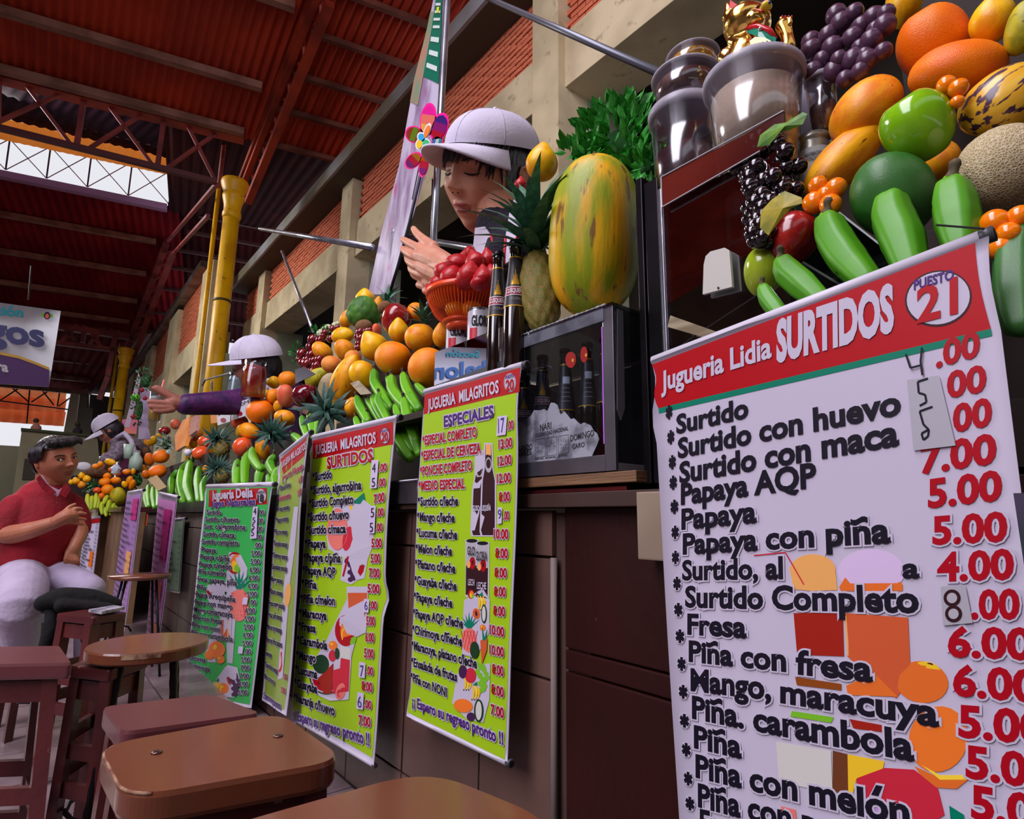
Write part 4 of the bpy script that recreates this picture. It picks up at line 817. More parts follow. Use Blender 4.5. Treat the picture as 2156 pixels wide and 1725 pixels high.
far_banner('pink and magenta price banner left of the green stall 18 banner', ((334, 1038), (373, 1047), (327, 1414), (302, 1392)), (0.66, 0.62, 0.66), ('pink_field', (206, 130, 196)), [('P', .45, .08, .85, .38), ('P', .2, .88, .9, .98), ('o', .55, .74, .85, .84), ('s', .5, .5, .8, .6)], W_, 22)
far_banner('mauve price banner with white top roll, beside the backpack stool', ((268, 1037), (300, 1032), (262, 1330), (233, 1290)), (0.49, 0.45, 0.49), ('mauve_field', (170, 124, 190)), [('P', .5, .06, .9, .22), ('c', .55, .45, .85, .68)], W_, 20)
far_banner('small white price banner with red header behind the seated man', ((182, 1094), (212, 1088), (196, 1224), (164, 1208)), (onY(182, 1094, 6.36), onY(212, 1088, 6.30), onY(164, 1208, 6.36)), ('white_field', (206, 196, 222)), [('o', .6, .55, .85, .8)], W_, 14, 'R')
far_banner('pale green banner hanging sideways behind the pink banner', ((352, 1096), (389, 1092), (378, 1250), (350, 1245)), (0.80, 0.79, 0.80), ('pale_green_field', (150, 190, 160)), [], W_, 10)
far_banner('short yellow-white price banner above the small white one', ((182, 1078), (209, 1066), (207, 1086), (182, 1092)), (onY(182, 1078, 6.37), onY(209, 1066, 6.35), onY(182, 1092, 6.37)), ('yellowish_field', (214, 200, 170)), [], W_, 2)
# ================================================================== FRUIT AND STALL GOODS
SLP = 3.0
nS = np.array([-SLP, 0, 1.0]); nS /= np.linalg.norm(nS)
S20 = np.array([0.86, 0, 0.86]); S21 = np.array([0.785, 0, 1.065])
def s20(px, py, d=0.0): return onP(px, py, S20 + np.array([d, 0, 0]), nS)
def s21(px, py, d=0.0): return onP(px, py, S21 + np.array([d, 0, 0]), nS)
# -- materials of fruit skins
F_OR = mat('orange_skin', (255, 136, 0), 0.38, 0, (255, 156, 10), 3, 0.25, 60, coords='Generated')
F_OR2 = mat('deep_orange_skin', (255, 116, 0), 0.36, 0, (255, 134, 0), 2, 0.25, 60, coords='Generated')
F_MAN = mat('mango_skin', (252, 172, 8), 0.42, 0, (238, 134, 22), 3, 0.05, 30, coords='Generated', col3=(150, 92, 26), scale3=14, lo3=0.68, hi3=0.72)
F_MANR = mat('dark_red_mango_skin', (130, 18, 24), 0.18, 0, (168, 36, 28), 2.5, coords='Generated', coat=0.6, col3=(198, 120, 60), scale3=30, lo3=0.70, hi3=0.75)
F_APR = mat('dark_red_apple_skin', (88, 8, 28), 0.12, 0, (120, 16, 34), 3, coords='Generated', coat=0.8)
F_APG = mat('green_apple_skin', (122, 184, 16), 0.14, 0, (140, 200, 30), 2, coords='Generated', coat=0.7)
F_GRN = mat('dark_green_skin', (44, 104, 34), 0.4, 0, (64, 116, 56), 1.6, 0.05, 40, coords='Generated', col3=(70, 130, 30), scale3=4, lo3=0.6, hi3=0.8)
F_PAP = mat('papaya_skin', (244, 172, 18), 0.42, 0, (150, 168, 24), 3.2, 0.12, 20, coords='Generated', lo=0.44, hi=0.60, col3=(88, 96, 50), scale3=7, lo3=0.60, hi3=0.68, stretch=(1.6, 1.6, 0.6), detail=6)
F_PAPY = mat('yellow_papaya_skin', (255, 182, 8), 0.4, 0, (222, 130, 20), 2, 0.05, 20, coords='Generated', col3=(128, 62, 22), scale3=5, lo3=0.68, hi3=0.74)
F_LUC = mat('lucuma_skin', (255, 198, 8), 0.36, 0, (240, 162, 16), 2.4, 0.05, 20, coords='Generated')
F_PEA = mat('peach_skin', (240, 152, 58), 0.6, 0, (222, 110, 52), 2.0, coords='Generated')
F_GFR = mat('pink_grapefruit_skin', (232, 98, 62), 0.42, 0, (240, 130, 84), 2.2, 0.2, 60, coords='Generated')
F_TOM = mat('tamarillo_skin', (240, 84, 36), 0.25, 0, (246, 110, 50), 2.0, coords='Generated', coat=0.4)
F_YG = mat('yellow_green_skin', (196, 184, 30), 0.45, 0, (150, 150, 30), 2.5, coords='Generated', col3=(120, 90, 40), scale3=8, lo3=0.64, hi3=0.7)
F_KIW = mat('kiwi_skin', (138, 98, 62), 0.85, 0, (112, 78, 50), 12, 0.3, 90, coords='Generated')
F_CHE = mat('cherimoya_skin', (76, 132, 34), 0.55, 0, (52, 104, 28), 3, coords='Generated')
F_BAN = mat('green_banana_skin', (104, 176, 24), 0.42, 0, (78, 152, 22), 5, coords='Object', col3=(40, 48, 18), scale3=34, lo3=0.72, hi3=0.76)
F_BANY = mat('yellow_green_banana_skin', (160, 186, 30), 0.45, 0, (188, 196, 40), 8)
F_BTIP = mat('banana_tip', (96, 84, 58), 0.8, 0, (54, 44, 36), 60)
F_CHR = mat('red_grape_skin', (132, 8, 22), 0.1, 0, (96, 4, 18), 3, coat=0.9)
F_GRP = mat('purple_grape_skin', (70, 36, 62), 0.34, 0, (98, 66, 92), 30, coat=0.25, lo=0.35, hi=0.75, detail=1)
F_GRB = mat('black_grape_skin', (16, 8, 16), 0.1, 0, (28, 12, 22), 10, coat=0.9)
F_KUM = mat('kumquat_skin', (255, 140, 0), 0.2, 0, (255, 124, 0), 3, coat=0.7)
F_PIN = mat('pineapple_skin', (150, 116, 52), 0.6, 0, (104, 116, 40), 12, 0.2, 60, coords='Object', col3=(206, 190, 150), scale3=70, lo3=0.6, hi3=0.7)
F_LEAF = mat('pineapple_leaf', (86, 134, 108), 0.5, 0, (58, 104, 78), 8, coords='Object')
F_LEAFD = mat('dark_pineapple_leaf', (50, 92, 76), 0.5, 0, (34, 70, 60), 8, coords='Object')
F_HERB = mat('herb_leaf', (34, 124, 36), 0.5, 0, (22, 98, 34), 9, coords='Object')
F_STR = None
F_STEM = mat('brown_stem', (96, 74, 40), 0.8); F_GST = mat('green_stem', (70, 110, 40), 0.6)
def voro(name, c1, c2, scale, lo, hi, rough=0.7, st=(1, 1, 1), bump=0.4, feat='DISTANCE_TO_EDGE'):
    m = mat(name, c1, rough); nt = m.node_tree; b = nt.nodes['Principled BSDF']
    tc = nt.nodes.new('ShaderNodeTexCoord'); mp = nt.nodes.new('ShaderNodeMapping'); mp.inputs['Scale'].default_value = st; v = nt.nodes.new('ShaderNodeTexVoronoi'); v.feature = feat; v.inputs['Scale'].default_value = scale
    nt.links.new(tc.outputs['Generated'], mp.inputs[0]); nt.links.new(mp.outputs[0], v.inputs['Vector'])
    r = nt.nodes.new('ShaderNodeMapRange'); r.inputs['From Min'].default_value = lo; r.inputs['From Max'].default_value = hi; nt.links.new(v.outputs['Distance'], r.inputs['Value'])
    x = nt.nodes.new('ShaderNodeMix'); x.data_type = 'RGBA'; x.inputs[6].default_value = RGB(*c1); x.inputs[7].default_value = RGB(*c2); nt.links.new(r.outputs[0], x.inputs['Factor']); nt.links.new(x.outputs[2], b.inputs['Base Color'])
    bp = nt.nodes.new('ShaderNodeBump'); bp.inputs['Strength'].default_value = bump; bp.inputs['Distance'].default_value = -0.02; nt.links.new(r.outputs[0], bp.inputs['Height']); nt.links.new(bp.outputs[0], b.inputs['Normal']); return m
F_MEL = voro('netted_melon_skin', (206, 190, 154), (160, 140, 96), 30, 0.04, 0.22)
F_STR = voro('strawberry_skin', (236, 150, 84), (184, 12, 26), 8, 0.10, 0.22, 0.42, (1, 1, 1), 0.8, 'F1'); F_STR.node_tree.nodes['Principled BSDF'].inputs['Coat Weight'].default_value = 0.1
F_PEP = mat('striped_pepino_skin', (236, 186, 50), 0.34, 0, (232, 170, 40), 2, coords='Generated', coat=0.3, col3=(72, 40, 66), scale3=2.6, lo3=0.535, hi3=0.57, stretch=(3.2, 3.2, 0.5), detail=4)
def sstep_(x, a, b): t = min(1, max(0, (x-a)/(b-a))); return t*t*(3-2*t)
# -- shapes, unit radius, axis along z, stem end at +z
def sh_round(v): return v
def sh_orange(v): r = 1 - 0.04*abs(v[2])**6; return [v[0], v[1], v[2]*0.95*r - 0.07*math.exp(-((1-v[2])/0.02))]
def sh_apple(v):
    x, y, z = v; rr = math.hypot(x, y); k = 1 + 0.10*z; zz = z*0.93 - 0.20*math.exp(-(rr/0.30)**2)*(1 if z > 0 else 0) + 0.08*math.exp(-(rr/0.25)**2)*(1 if z < 0 else 0)
    a = math.atan2(y, x); k *= 1 + 0.015*math.cos(5*a)*(1-z)*0.7; return [x*k, y*k, zz]
def sh_mango(v): x, y, z = v; return [x*(1 - 0.06*z) + 0.10*z*z, y*0.86, z]
def sh_pear(v): x, y, z = v; k = 1 - 0.28*max(0, z)**0.8 - 0.05*z; return [x*k, y*k, z]
def sh_papaya(v):
    x, y, z = v; a = math.atan2(y, x); k = (1 + 0.025*math.cos(5*a)) * (1 - 0.10*z - 0.08*z*z); return [x*k, y*k, z]
def sh_point(v):
    x, y, z = v; a = math.atan2(y, x); k = 1 - 0.10*max(0, z) + 0.02*math.cos(4*a); t = max(0, z)**9*0.22; return [x*k, y*k, z*0.94 + t]
def sh_tom(v): return [v[0], v[1], v[2]*0.97]
def sh_cheri(v):
    x, y, z = v; a = math.atan2(y, x); ph = math.acos(max(-1, min(1, z))); d = 0.06*abs(math.sin(4.5*a + 3.5*ph))*abs(math.sin(4.5*a - 3.5*ph)) * math.sin(ph)
    k = (1 - 0.16*z) * (1 + d); return [x*k, y*k, z*(1+d)]
def sh_straw(v):
    x, y, z = v; k = 1 - 0.62*sstep_(-z, -0.55, 1.05); a = math.atan2(y, x); k *= 1 + 0.05*math.cos(9*a+7*z)*math.cos(9*a-13*z)*(1-z*z); return [x*k, y*k, z*0.95]
def sh_straw_(v): x, y, z = v; k = 0.62 + 0.42*z - 0.08*z**3 if z < 0.6 else 1.0*0.85; return [x*max(0.25, (1-0.35*max(0, -z)-0.28*max(0, -z)**2)), y*max(0.25, (1-0.35*max(0, -z)-0.28*max(0, -z)**2)), z*1.0]
def sh_big(v):
    x, y, z = v; rr_ = math.hypot(x, y)+1e-6; a = math.atan2(y, x); k = (max(0, 1-abs(z)**2.7)**(1/2.3))*(1+0.02*math.cos(5*a))*(1-0.04*z)/rr_; return [x*k, y*k, z]
SHAPES = {'big': (sh_big, 44, 40), 'orange': (sh_orange, 28, 18), 'apple': (sh_apple, 32, 24), 'mango': (sh_mango, 26, 18), 'pear': (sh_pear, 24, 18), 'papaya': (sh_papaya, 40, 28), 'lucuma': (sh_point, 28, 20), 'round': (sh_round, 24, 16), 'cherimoya': (sh_cheri, 72, 44), 'grape': (sh_round, 14, 10), 'berry': (sh_straw, 44, 26)}
FM = {}
def fmesh(shape, m, name):
    k = (shape, m.name)
    if k not in FM: fn, n, mm = SHAPES[shape]; FM[k] = mesh(name, G().ball((0, 0, 0), 1, n, mm, fn), m, True)
    return FM[k]
stem_me = mesh('stem', G().limb([(0, 0, 0), (0.02, 0, 0.10), (0.06, 0.02, 0.2)], [0.035, 0.03, 0.04], 6, 2), F_STEM, True)
cal_me = mesh('calyx', G().add([(0.16*math.cos(k*math.pi/5)*(1 if k % 2 else 0.45), 0.16*math.sin(k*math.pi/5)*(1 if k % 2 else 0.45), 0.0 if k % 2 else 0.02) for k in range(10)] + [(0, 0, 0.02)], [(k, (k+1) % 10, 10) for k in range(10)]), F_GST)
def fruit(name, shape, m, P, r, L, ang, label, cat='fruit', group=None, tilt=0.25, stem=None, flat=1.0, spin=None):
    """a fruit centred at world point P; r and L are its half width and half length in photo pixels; ang its axis (0 up, 90 right)"""
    a = math.radians(ang); d = cdir(math.sin(a), math.cos(a), tilt); R_ = zaxis(d, rnd()*6 if spin is None else spin); kk = math.sqrt(dep(P)/np.linalg.norm(P-CAM)); L = L*(1.14 if shape == 'apple' else 1); rw = sz(r, P)*kk; Lw = sz(L, P)*kk
    o = inst(name, fmesh(shape, m, name), None, P, R_, (rw, rw*flat, Lw)); tag(o, label, cat, group)
    if stem:
        c = D.objects.new('stem' if stem == 'stem' else 'calyx', stem_me if stem == 'stem' else cal_me); COL.objects.link(c); c.parent = o
        c.location = (0, 0, 0.74 if shape == 'apple' else 0.93); k = 1.0; c.scale = (k, k*rw/rw, k*rw/Lw)
    return o
def bananas(label, P_of, fingers, m=None, group=None, cat='bananas', k=1.0):
    """a hand of bananas: fingers = list of (pixel polyline, half width px)"""
    m = m or F_BAN; c = P_of(*fingers[0][0][0]); t = thing('banana_bunch', label, cat, c, group)
    for q in fingers:
        pl, w_ = q[0], q[1]; dx = q[2] if len(q) > 2 else 0.0
        pts = [P_of(*p) + np.array([dx, 0, 0]) for p in pl]
        if len(pts) == 2: mid = (pts[0]+pts[1])/2 + cdir(0, 0.2, 1)*sz(w_/k*0.5, pts[0]); pts = [pts[0], mid, pts[1]]
        w_ = w_/k; r0 = sz(w_, (pts[0]+pts[-1])/2); n = len(pts); rad = [r0*(0.42 if i == 0 else 0.72 if i == n-1 else 1.0) for i in range(n)]
        if n > 2: pts = [pts[0]] + [pts[0]*.72+pts[1]*.28] + pts[1:]; rad = [rad[0], r0*.80] + rad[1:]
        g = G().limb(pts, rad, 20, 5, 0.085)
        o = part('banana', g, m, t, True)
        d = pts[0]-pts[1]; d = d/np.linalg.norm(d) + cdir(0, 1, 0.9); d /= np.linalg.norm(d)
        tp = G().limb([pts[0]+d*r0*0.22, pts[0]+d*r0*0.55, pts[0]+d*r0*0.9], [r0*0.38, r0*0.24, r0*0.30], 7, 2)
        part('tip', tp, F_BTIP, o, True)
    return t
def leafmesh(name, m, n=5, w=0.12, bend=0.5, fold=0.25):
    V = []; F = []
    for i in range(n+1):
        t = i/n; ww = w*(1-t)**0.7*(0.75+0.5*math.sin(t*3.1)); z = t; y = bend*t*t
        V += [(-ww, y + fold*ww, z*(1-0.2*t*bend)), (0, y, z*(1-0.2*t*bend)), (ww, y + fold*ww, z*(1-0.2*t*bend))]
    for i in range(n):
        for j in range(2): F.append((3*i+j, 3*i+j+1, 3*i+j+4, 3*i+j+3))
    return mesh(name, G().add(V, F), m, True)
LM = {}
def crown(parent, P, size, axis, n, m, seed=1, spread=1.0, dark=False):
    k = m.name
    if k not in LM: LM[k] = leafmesh('leaf', m)
    rr = random.Random(seed); A = zaxis(axis)
    for i in range(n):
        t = i/n; az = i*2.4; el = (1.15*(1-t)**0.8 + 0.08)*spread; s = size*(0.45+0.55*math.sin(min(1, t*1.3+0.25)*2.2))*(0.85+rr.random()*.3)
        R_ = A @ Matrix.Rotation(az, 3, 'Z') @ Matrix.Rotation(-el, 3, 'X')
        b0 = np.array(P) + np.array((A @ Vector((0, 0, 1)))[:])*size*0.35*t
        inst('leaf', LM[k], parent, b0, R_, (s, s, s))
def pineapple(label, Pb, Pt, rpx, crown_px, axis2, n=26, m=None, lm=None, seed=1, group=None, spread=1.0):
    c = (Pb+Pt)/2; t = thing('pineapple', label, 'pineapple', Pb, group)
    L = np.linalg.norm(Pt-Pb)/2; r = sz(rpx, c); d = (Pt-Pb)/(2*L)
    def fn(v):
        x, y, z = v; a = math.atan2(y, x); ph = math.acos(max(-1, min(1, z))); q = abs(math.sin(5*a+5*ph))*abs(math.sin(5*a-5*ph)); k = (abs(1-z*z)**-0.12 if abs(z) < .98 else 1.4)*0.93*(1+0.09*q)
        return [x*k, y*k, z*(1+0.03*q)]
    o = inst('body', mesh('body', G().ball((0, 0, 0), 1, 60, 44, fn), m or F_PIN, True), t, c, zaxis(d), (r, r, L))
    crown(t, Pt - d*r*0.1, sz(crown_px, Pt), axis2, n, lm or F_LEAF, seed, spread)
    return t
def bunch(name, label, pts, m, P_of, cat='grapes', group=None, stem=None, xj=0.01):
    t = thing(name, label, cat, P_of(pts[0][0], pts[0][1]), group); me = fmesh('grape', m, 'grape')
    for i, (x, y, r) in enumerate(pts):
        P = P_of(x, y) + np.array([((i*37) % 11-5)/5*xj, 0, 0]); s = sz(r, P); inst('grape', me, t, P, Matrix.Rotation(i, 3, 'X'), (s*0.96, s, s*1.04))
    if stem: part('stem', G().limb([P_of(*p) for p in stem], [sz(3, P_of(*stem[0]))]*len(stem), 6, 3), F_GST, t, True)
    return t
# ---------------- displays that carry the fruit
M_BLK = mat('black_metal', (18, 16, 20), 0.3, 0.6, (34, 30, 36), 5)
M_STEELD = mat('steel_tray', (120, 116, 124), 0.3, 0.85, (84, 80, 88), 4, 0.05, 30)
M_SHF = mat('dark_display_wood', (44, 32, 26), 0.8)
def stand(label, y0, y1, x0, z0, steps, dx, dz, tp=0.0):
    t = thing('fruit_stand', label, 'display stand', (x0, y0, z0-0.02)); xb = x0+steps*dx+0.12
    for k in range(steps): part('step', G().bbox(x0+k*dx, xb, y0+tp*k, y1-tp*k, z0+k*dz-0.012, z0+dz*(k+1)-0.014, 0.002), M_SHF, t)
    return t
stand('tall stepped dark wooden stand under the stall 20 heap, beside the lime banners', 1.46, 2.72, 0.93, 0.842, 9, 0.027, 0.075, 0.035)
stand('stepped dark wooden stand under the stall 19 heap, with the biggest orange', 2.80, 4.1, 0.94, 0.842, 5, 0.027, 0.075, 0.05)
stand('stepped dark wooden stand behind the white banner, under the green apple', -0.42, 0.26, 0.86, 0.842, 10, 0.028, 0.09)
stand('dark wooden stand under the four bright oranges of stall 17', 4.9, 6.9, 0.86, 0.842, 5, 0.03, 0.085)
t = thing('fruit_stand', 'low dark wooden stand under the farthest fruit heap by the seated man', 'display stand', (0.4, 6.7, 0.84))
for k in range(3): part('step', G().bbox(0.16, 0.72, 6.72+k*.09, 7.3, 0.842+k*.10, 0.84+(k+1)*.10, 0.002), M_SHF, t)
part('counter_top', G().bbox(XW-0.03, 1.5, -0.8, 9.2, 0.800, 0.828, 0.002), mat('counter_top', (60, 40, 34), 0.5), ctr)
trg = thing('steel_tray', 'dented steel tray edge under the green bananas, left of the lime banner', 'tray', (0.80, 1.7, 0.83))
part('tray_front', G().bbox(0.790, 0.796, 1.37, 2.0, 0.815, 0.875, 0.001), M_STEELD, trg); part('tray_floor', G().bbox(0.797, 0.93, 1.37, 2.0, 0.832, 0.838, 0.001), M_STEELD, trg)
part('rim', G().tube([(0.790, 1.37, 0.877), (0.790, 2.0, 0.877)], 0.004, 8), M_STEELD, trg, True); part('end_post', G().tube([(0.79, 1.37, 0.79), (0.79, 1.37, 0.88)], 0.005, 8), M_STEELD, trg, True)
trg = thing('steel_tray', 'steel tray under the banana hands left of the green banner', 'tray', (0.80, 4.6, 0.83))
part('tray_front', G().bbox(0.790, 0.797, 2.5, 6.4, 0.800, 0.868, 0.001), M_STEELD, trg); part('tray_floor', G().bbox(0.798, 0.94, 2.5, 6.4, 0.832, 0.838, 0.001), M_STEELD, trg)

# ---------------- stall 20 heap
Q = lambda x, y, d=0.0: s20(450+x/3.85, 560+y/3.85, d)
def f20(name, shape, m, x, y, rx, ry, ang, label, d=0.0, **k): return fruit(name, shape, m, Q(x, y, d), rx/3.85, ry/3.85, ang, label, **k)
f20('cherimoya', 'cherimoya', F_CHE, 1215, 375, 132, 135, 8, 'bumpy green cherimoya at the top of the stall 20 fruit heap', 0.0, stem=None)
f20('lucuma', 'lucuma', F_LUC, 1228, 262, 80, 72, 0, 'yellow fruit tip poking out above the green cherimoya', 0.05)
f20('lucuma', 'lucuma', F_MAN, 1070, 440, 50, 75, 10, 'yellow fruit tucked left of the green cherimoya', 0.04)
f20('lucuma', 'lucuma', F_MAN, 1330, 330, 50, 75, 10, 'yellow fruit half hidden right of the green cherimoya', 0.05)
f20('kiwi', 'round', F_KIW, 1216, 492, 58, 74, 80, 'brown kiwi in front of the cherimoya', -0.03)
f20('kiwi', 'round', F_KIW, 1385, 335, 50, 62, 60, 'brown kiwi right of the cherimoya, behind the dark red apple', 0.02)
f20('apple', 'apple', F_MANR, 1478, 432, 118, 128, 35, 'large dark red apple right of the cherimoya', -0.01, stem='stem', cat='apple')
f20('mango', 'mango', F_OR, 1640, 372, 90, 70, 60, 'orange fruit behind the small pineapple crown beside the red basket', 0.05)
f20('mango', 'mango', F_LUC, 1045, 562, 68, 102, 85, 'yellow mango below the cherimoya', 0.0, cat='mango')
f20('mango', 'mango', F_MAN, 880, 692, 78, 95, -50, 'speckled yellow mango right of the red grapes', -0.01, cat='mango')
f20('mango', 'mango', F_MAN, 1062, 682, 84, 98, -30, 'orange-yellow mango in the middle of the stall 20 heap', -0.01, cat='mango')
f20('peach', 'orange', F_PEA, 955, 800, 84, 78, 20, 'orange peach between the mangoes and the netted melon', -0.01)
f20('peach', 'orange', F_PEA, 1130, 750, 70, 74, 20, 'orange peach half hidden above the yellow papaya', 0.0)
f20('lucuma', 'lucuma', F_LUC, 1300, 655, 112, 125, -30, 'ribbed yellow lucuma left of the upper orange', 0.0)
f20('lucuma', 'lucuma', F_LUC, 1500, 530, 84, 98, 0, 'pointed yellow lucuma above the upper orange', 0.0)
f20('lucuma', 'orange', F_MAN, 1672, 582, 126, 126, 0, 'round yellow-orange fruit under the red strawberry basket', 0.0)
f20('lucuma', 'lucuma', F_MAN, 1838, 572, 66, 98, 0, 'yellow fruit standing left of the milk tins', 0.02)
f20('tomato', 'round', F_GFR, 1320, 525, 60, 35, 90, 'reddish fruit half hidden below the dark red apple', 0.03)
f20('orange', 'orange', F_OR, 1456, 748, 152, 148, 20, 'large orange left of its neighbour above the green bananas', -0.02, cat='orange')
f20('orange', 'orange', F_OR, 1735, 825, 165, 170, 120, 'large orange partly behind the reflecting glass plate', -0.02, cat='orange')
f20('papaya', 'papaya', F_PAPY, 1080, 935, 125, 240, 22, 'yellow papaya with an orange bruise in the stall 20 heap', -0.005, cat='papaya')
f20('lucuma', 'lucuma', F_LUC, 1205, 875, 105, 125, 140, 'ribbed yellow lucuma leaning on the yellow papaya', -0.03)
f20('papaya', 'papaya', F_YG, 835, 905, 74, 112, 55, 'green-yellow papaya left of the netted melon', 0.0, cat='papaya')
f20('melon', 'round', F_MEL, 930, 1000, 85, 140, 15, 'grey netted melon between the papayas', 0.0, cat='melon')
f20('papaya', 'papaya', F_PAPY, 1130, 1150, 70, 90, 0, 'yellow fruit low behind the pineapple leaves', 0.02, cat='papaya')
bunch('grape_bunch', 'shiny red grapes on the left slope of the stall 20 heap', [(450+x/3.85, 560+y/3.85, r/3.85) for x, y, r in ((815, 600, 42), (868, 605, 40), (775, 655, 40), (728, 715, 44), (790, 722, 40), (715, 785, 40), (765, 795, 42), (830, 812, 40), (740, 852, 36), (800, 858, 34), (940, 590, 32), (915, 545, 30), (965, 512, 30), (850, 760, 40), (900, 570, 30), (690, 760, 26), (745, 760, 36), (815, 770, 34), (1000, 498, 24), (700, 700, 24))], F_CHR, lambda x, y: s20(x, y, -0.03))
bunch('grape_bunch', 'small bunch of red grapes beside the kiwi in the heap centre', [(450+x/3.85, 560+y/3.85, r/3.85) for x, y, r in ((1205, 540, 34), (1245, 530, 30), (1160, 572, 34), (1205, 590, 34), (1178, 632, 34), (1235, 562, 30), (1180, 665, 28), (1262, 520, 22), (1215, 625, 26))], F_CHR, lambda x, y: s20(x, y, -0.045))
bunch('grape_bunch', 'pale green grapes at the left top of the stall 20 heap', [(450+x/3.85, 560+y/3.85, r/3.85) for x, y, r in ((880, 550, 34), (930, 505, 32), (975, 480, 28), (905, 520, 26), (1005, 470, 22))], mat('pale_grape', (196, 204, 160), 0.3), lambda x, y: s20(x, y, 0.03))
g = thing('pineapple', 'pineapple crown showing right of the cherimoya top', 'pineapple', Q(1400, 330, 0.12)); part('body', G().ball(Q(1400, 420, 0.14), sz(18, Q(1400, 300, .1)), 16, 10), F_PIN, g, True); crown(g, Q(1395, 320, 0.12), sz(46, Q(1400, 300, .1)), cdir(0.2, 1, 0.2), 14, F_LEAF, 3)
g = thing('pineapple', 'small pineapple crown left of the orange strawberry basket', 'pineapple', Q(1710, 480, 0.06)); part('body', G().ball(Q(1715, 560, 0.10), sz(16, Q(1700, 500)), 16, 10), F_PIN, g, True); crown(g, Q(1710, 470, 0.03), sz(52, Q(1700, 500)), cdir(-0.15, 1, 0.1), 13, F_LEAF, 5, 0.7)
g = thing('pineapple', 'pineapple lying with its crown towards the aisle above the SURTIDOS banner', 'pineapple', Q(950, 1190)); part('body', G().ball(Q(1040, 1140, 0.07), sz(26, Q(950, 1150)), 20, 14), F_PIN, g, True); crown(g, Q(960, 1200, -0.02), sz(70, Q(950, 1150)), cdir(-0.25, 0.25, 0.9), 24, F_LEAFD, 8, 1.25)
QB = lambda x, y: Q(x, y, -0.035)
bananas('tall hand of green bananas right of the yellow papaya, upper tier', QB, [([(1300, 850), (1310, 960), (1370, 1060), (1430, 1150)], 46), ([(1440, 895), (1450, 1000), (1510, 1090), (1600, 1180)], 50), ([(1535, 875), (1560, 980), (1610, 1080), (1660, 1160)], 46), ([(1640, 960), (1690, 1010), (1740, 1060)], 32), ([(1370, 900), (1420, 1000), (1460, 1100)], 40, 0.02)], k=3.85)
bananas('hand of green bananas with black spots beside the ESPECIALES banner', lambda x, y: Q(x, y, -0.05), [([(1340, 1040), (1350, 1120), (1410, 1250)], 44), ([(1540, 1080), (1580, 1250), (1640, 1420)], 52), ([(1450, 1130), (1500, 1300), (1600, 1500)], 46, 0.01), ([(1600, 1280), (1620, 1380), (1660, 1520)], 46), ([(1480, 1300), (1510, 1420), (1590, 1560)], 50), ([(1250, 1050), (1280, 1140), (1330, 1240)], 40, 0.02), ([(1450, 1440), (1480, 1500), (1540, 1560)], 40, 0.02)], k=3.85)
bananas('short green bananas behind the top roll of the SURTIDOS banner', lambda x, y: Q(x, y, -0.03), [([(1160, 1065), (1190, 1150), (1250, 1260)], 44), ([(1240, 1195), (1235, 1270), (1250, 1330)], 34), ([(1150, 1230), (1170, 1290), (1200, 1340)], 34), ([(1220, 1080), (1290, 1180), (1330, 1260)], 34, 0.01)], k=3.85)
bananas('small green bananas above the narrow banner', lambda x, y: Q(x, y, 0.0), [([(715, 1225), (730, 1300), (760, 1390)], 34), ([(775, 1210), (800, 1290), (810, 1380)], 40), ([(845, 1230), (850, 1300), (840, 1380)], 34), ([(640, 1370), (680, 1400), (720, 1440)], 34)], k=3.85)
f20('apple', 'apple', F_APR, 742, 1048, 106, 92, -10, 'glossy purple-red apple at the corner of stall 19', -0.02, stem='stem', cat='apple')
# herbs left of the heap top
def herb(label, P_of, cx, cy, rx, ry, n, size, seed, m=F_HERB, depth=0.05, part_leaves=True):
    t = thing('herb_bunch', label, 'herbs', P_of(cx, cy)); rr = random.Random(seed)
    me = mesh('leaf', G().add([(0, 0, 0), (-0.24, 0.04, 0.38), (-0.17, 0.05, 0.74), (0, 0, 1.0), (0.17, 0.05, 0.74), (0.24, 0.04, 0.38), (0, -0.03, 0.45)], [(0, 6, 1), (1, 6, 2), (2, 6, 3), (3, 6, 4), (4, 6, 5), (5, 6, 0)]), m)
    c = P_of(cx, cy)
    part('stems', G().ball(c + cdir(0, -0.3, -1)*sz(ry*0.3, c), (sz(rx*0.6, c), sz(rx*0.6, c), sz(ry*0.6, c)), 20, 14), mat('herb_core', (20, 78, 26), 0.9), t, True, kind='stuff')
    for i in range(n):
        a = rr.random()*6.28; q = math.sqrt(rr.random()); x = cx+rx*q*math.cos(a); y = cy+ry*q*math.sin(a); h = math.sqrt(max(0, 1-q*q))
        P = P_of(x, y) - ray(cx, cy)/np.linalg.norm(ray(cx, cy))*depth*h
        d = cdir(math.cos(a)*q+rr.uniform(-.6, .6), -math.sin(a)*q+rr.uniform(-.4, .8), rr.uniform(0.0, .9)); s = sz(size, P)*rr.uniform(.7, 1.2)
        inst('leaf', me, t, P, zaxis(d, rr.random()*6.28), (s, s, s))
    return t
herb('sprigs of green herb behind the red grapes', lambda x, y: s20(x, y, 0.03), 676, 702, 20, 14, 60, 10, 4)
herb('sprigs of green herb at the left edge of the stall 20 heap', lambda x, y: s20(x, y, 0.03), 628, 745, 16, 22, 50, 9, 5)

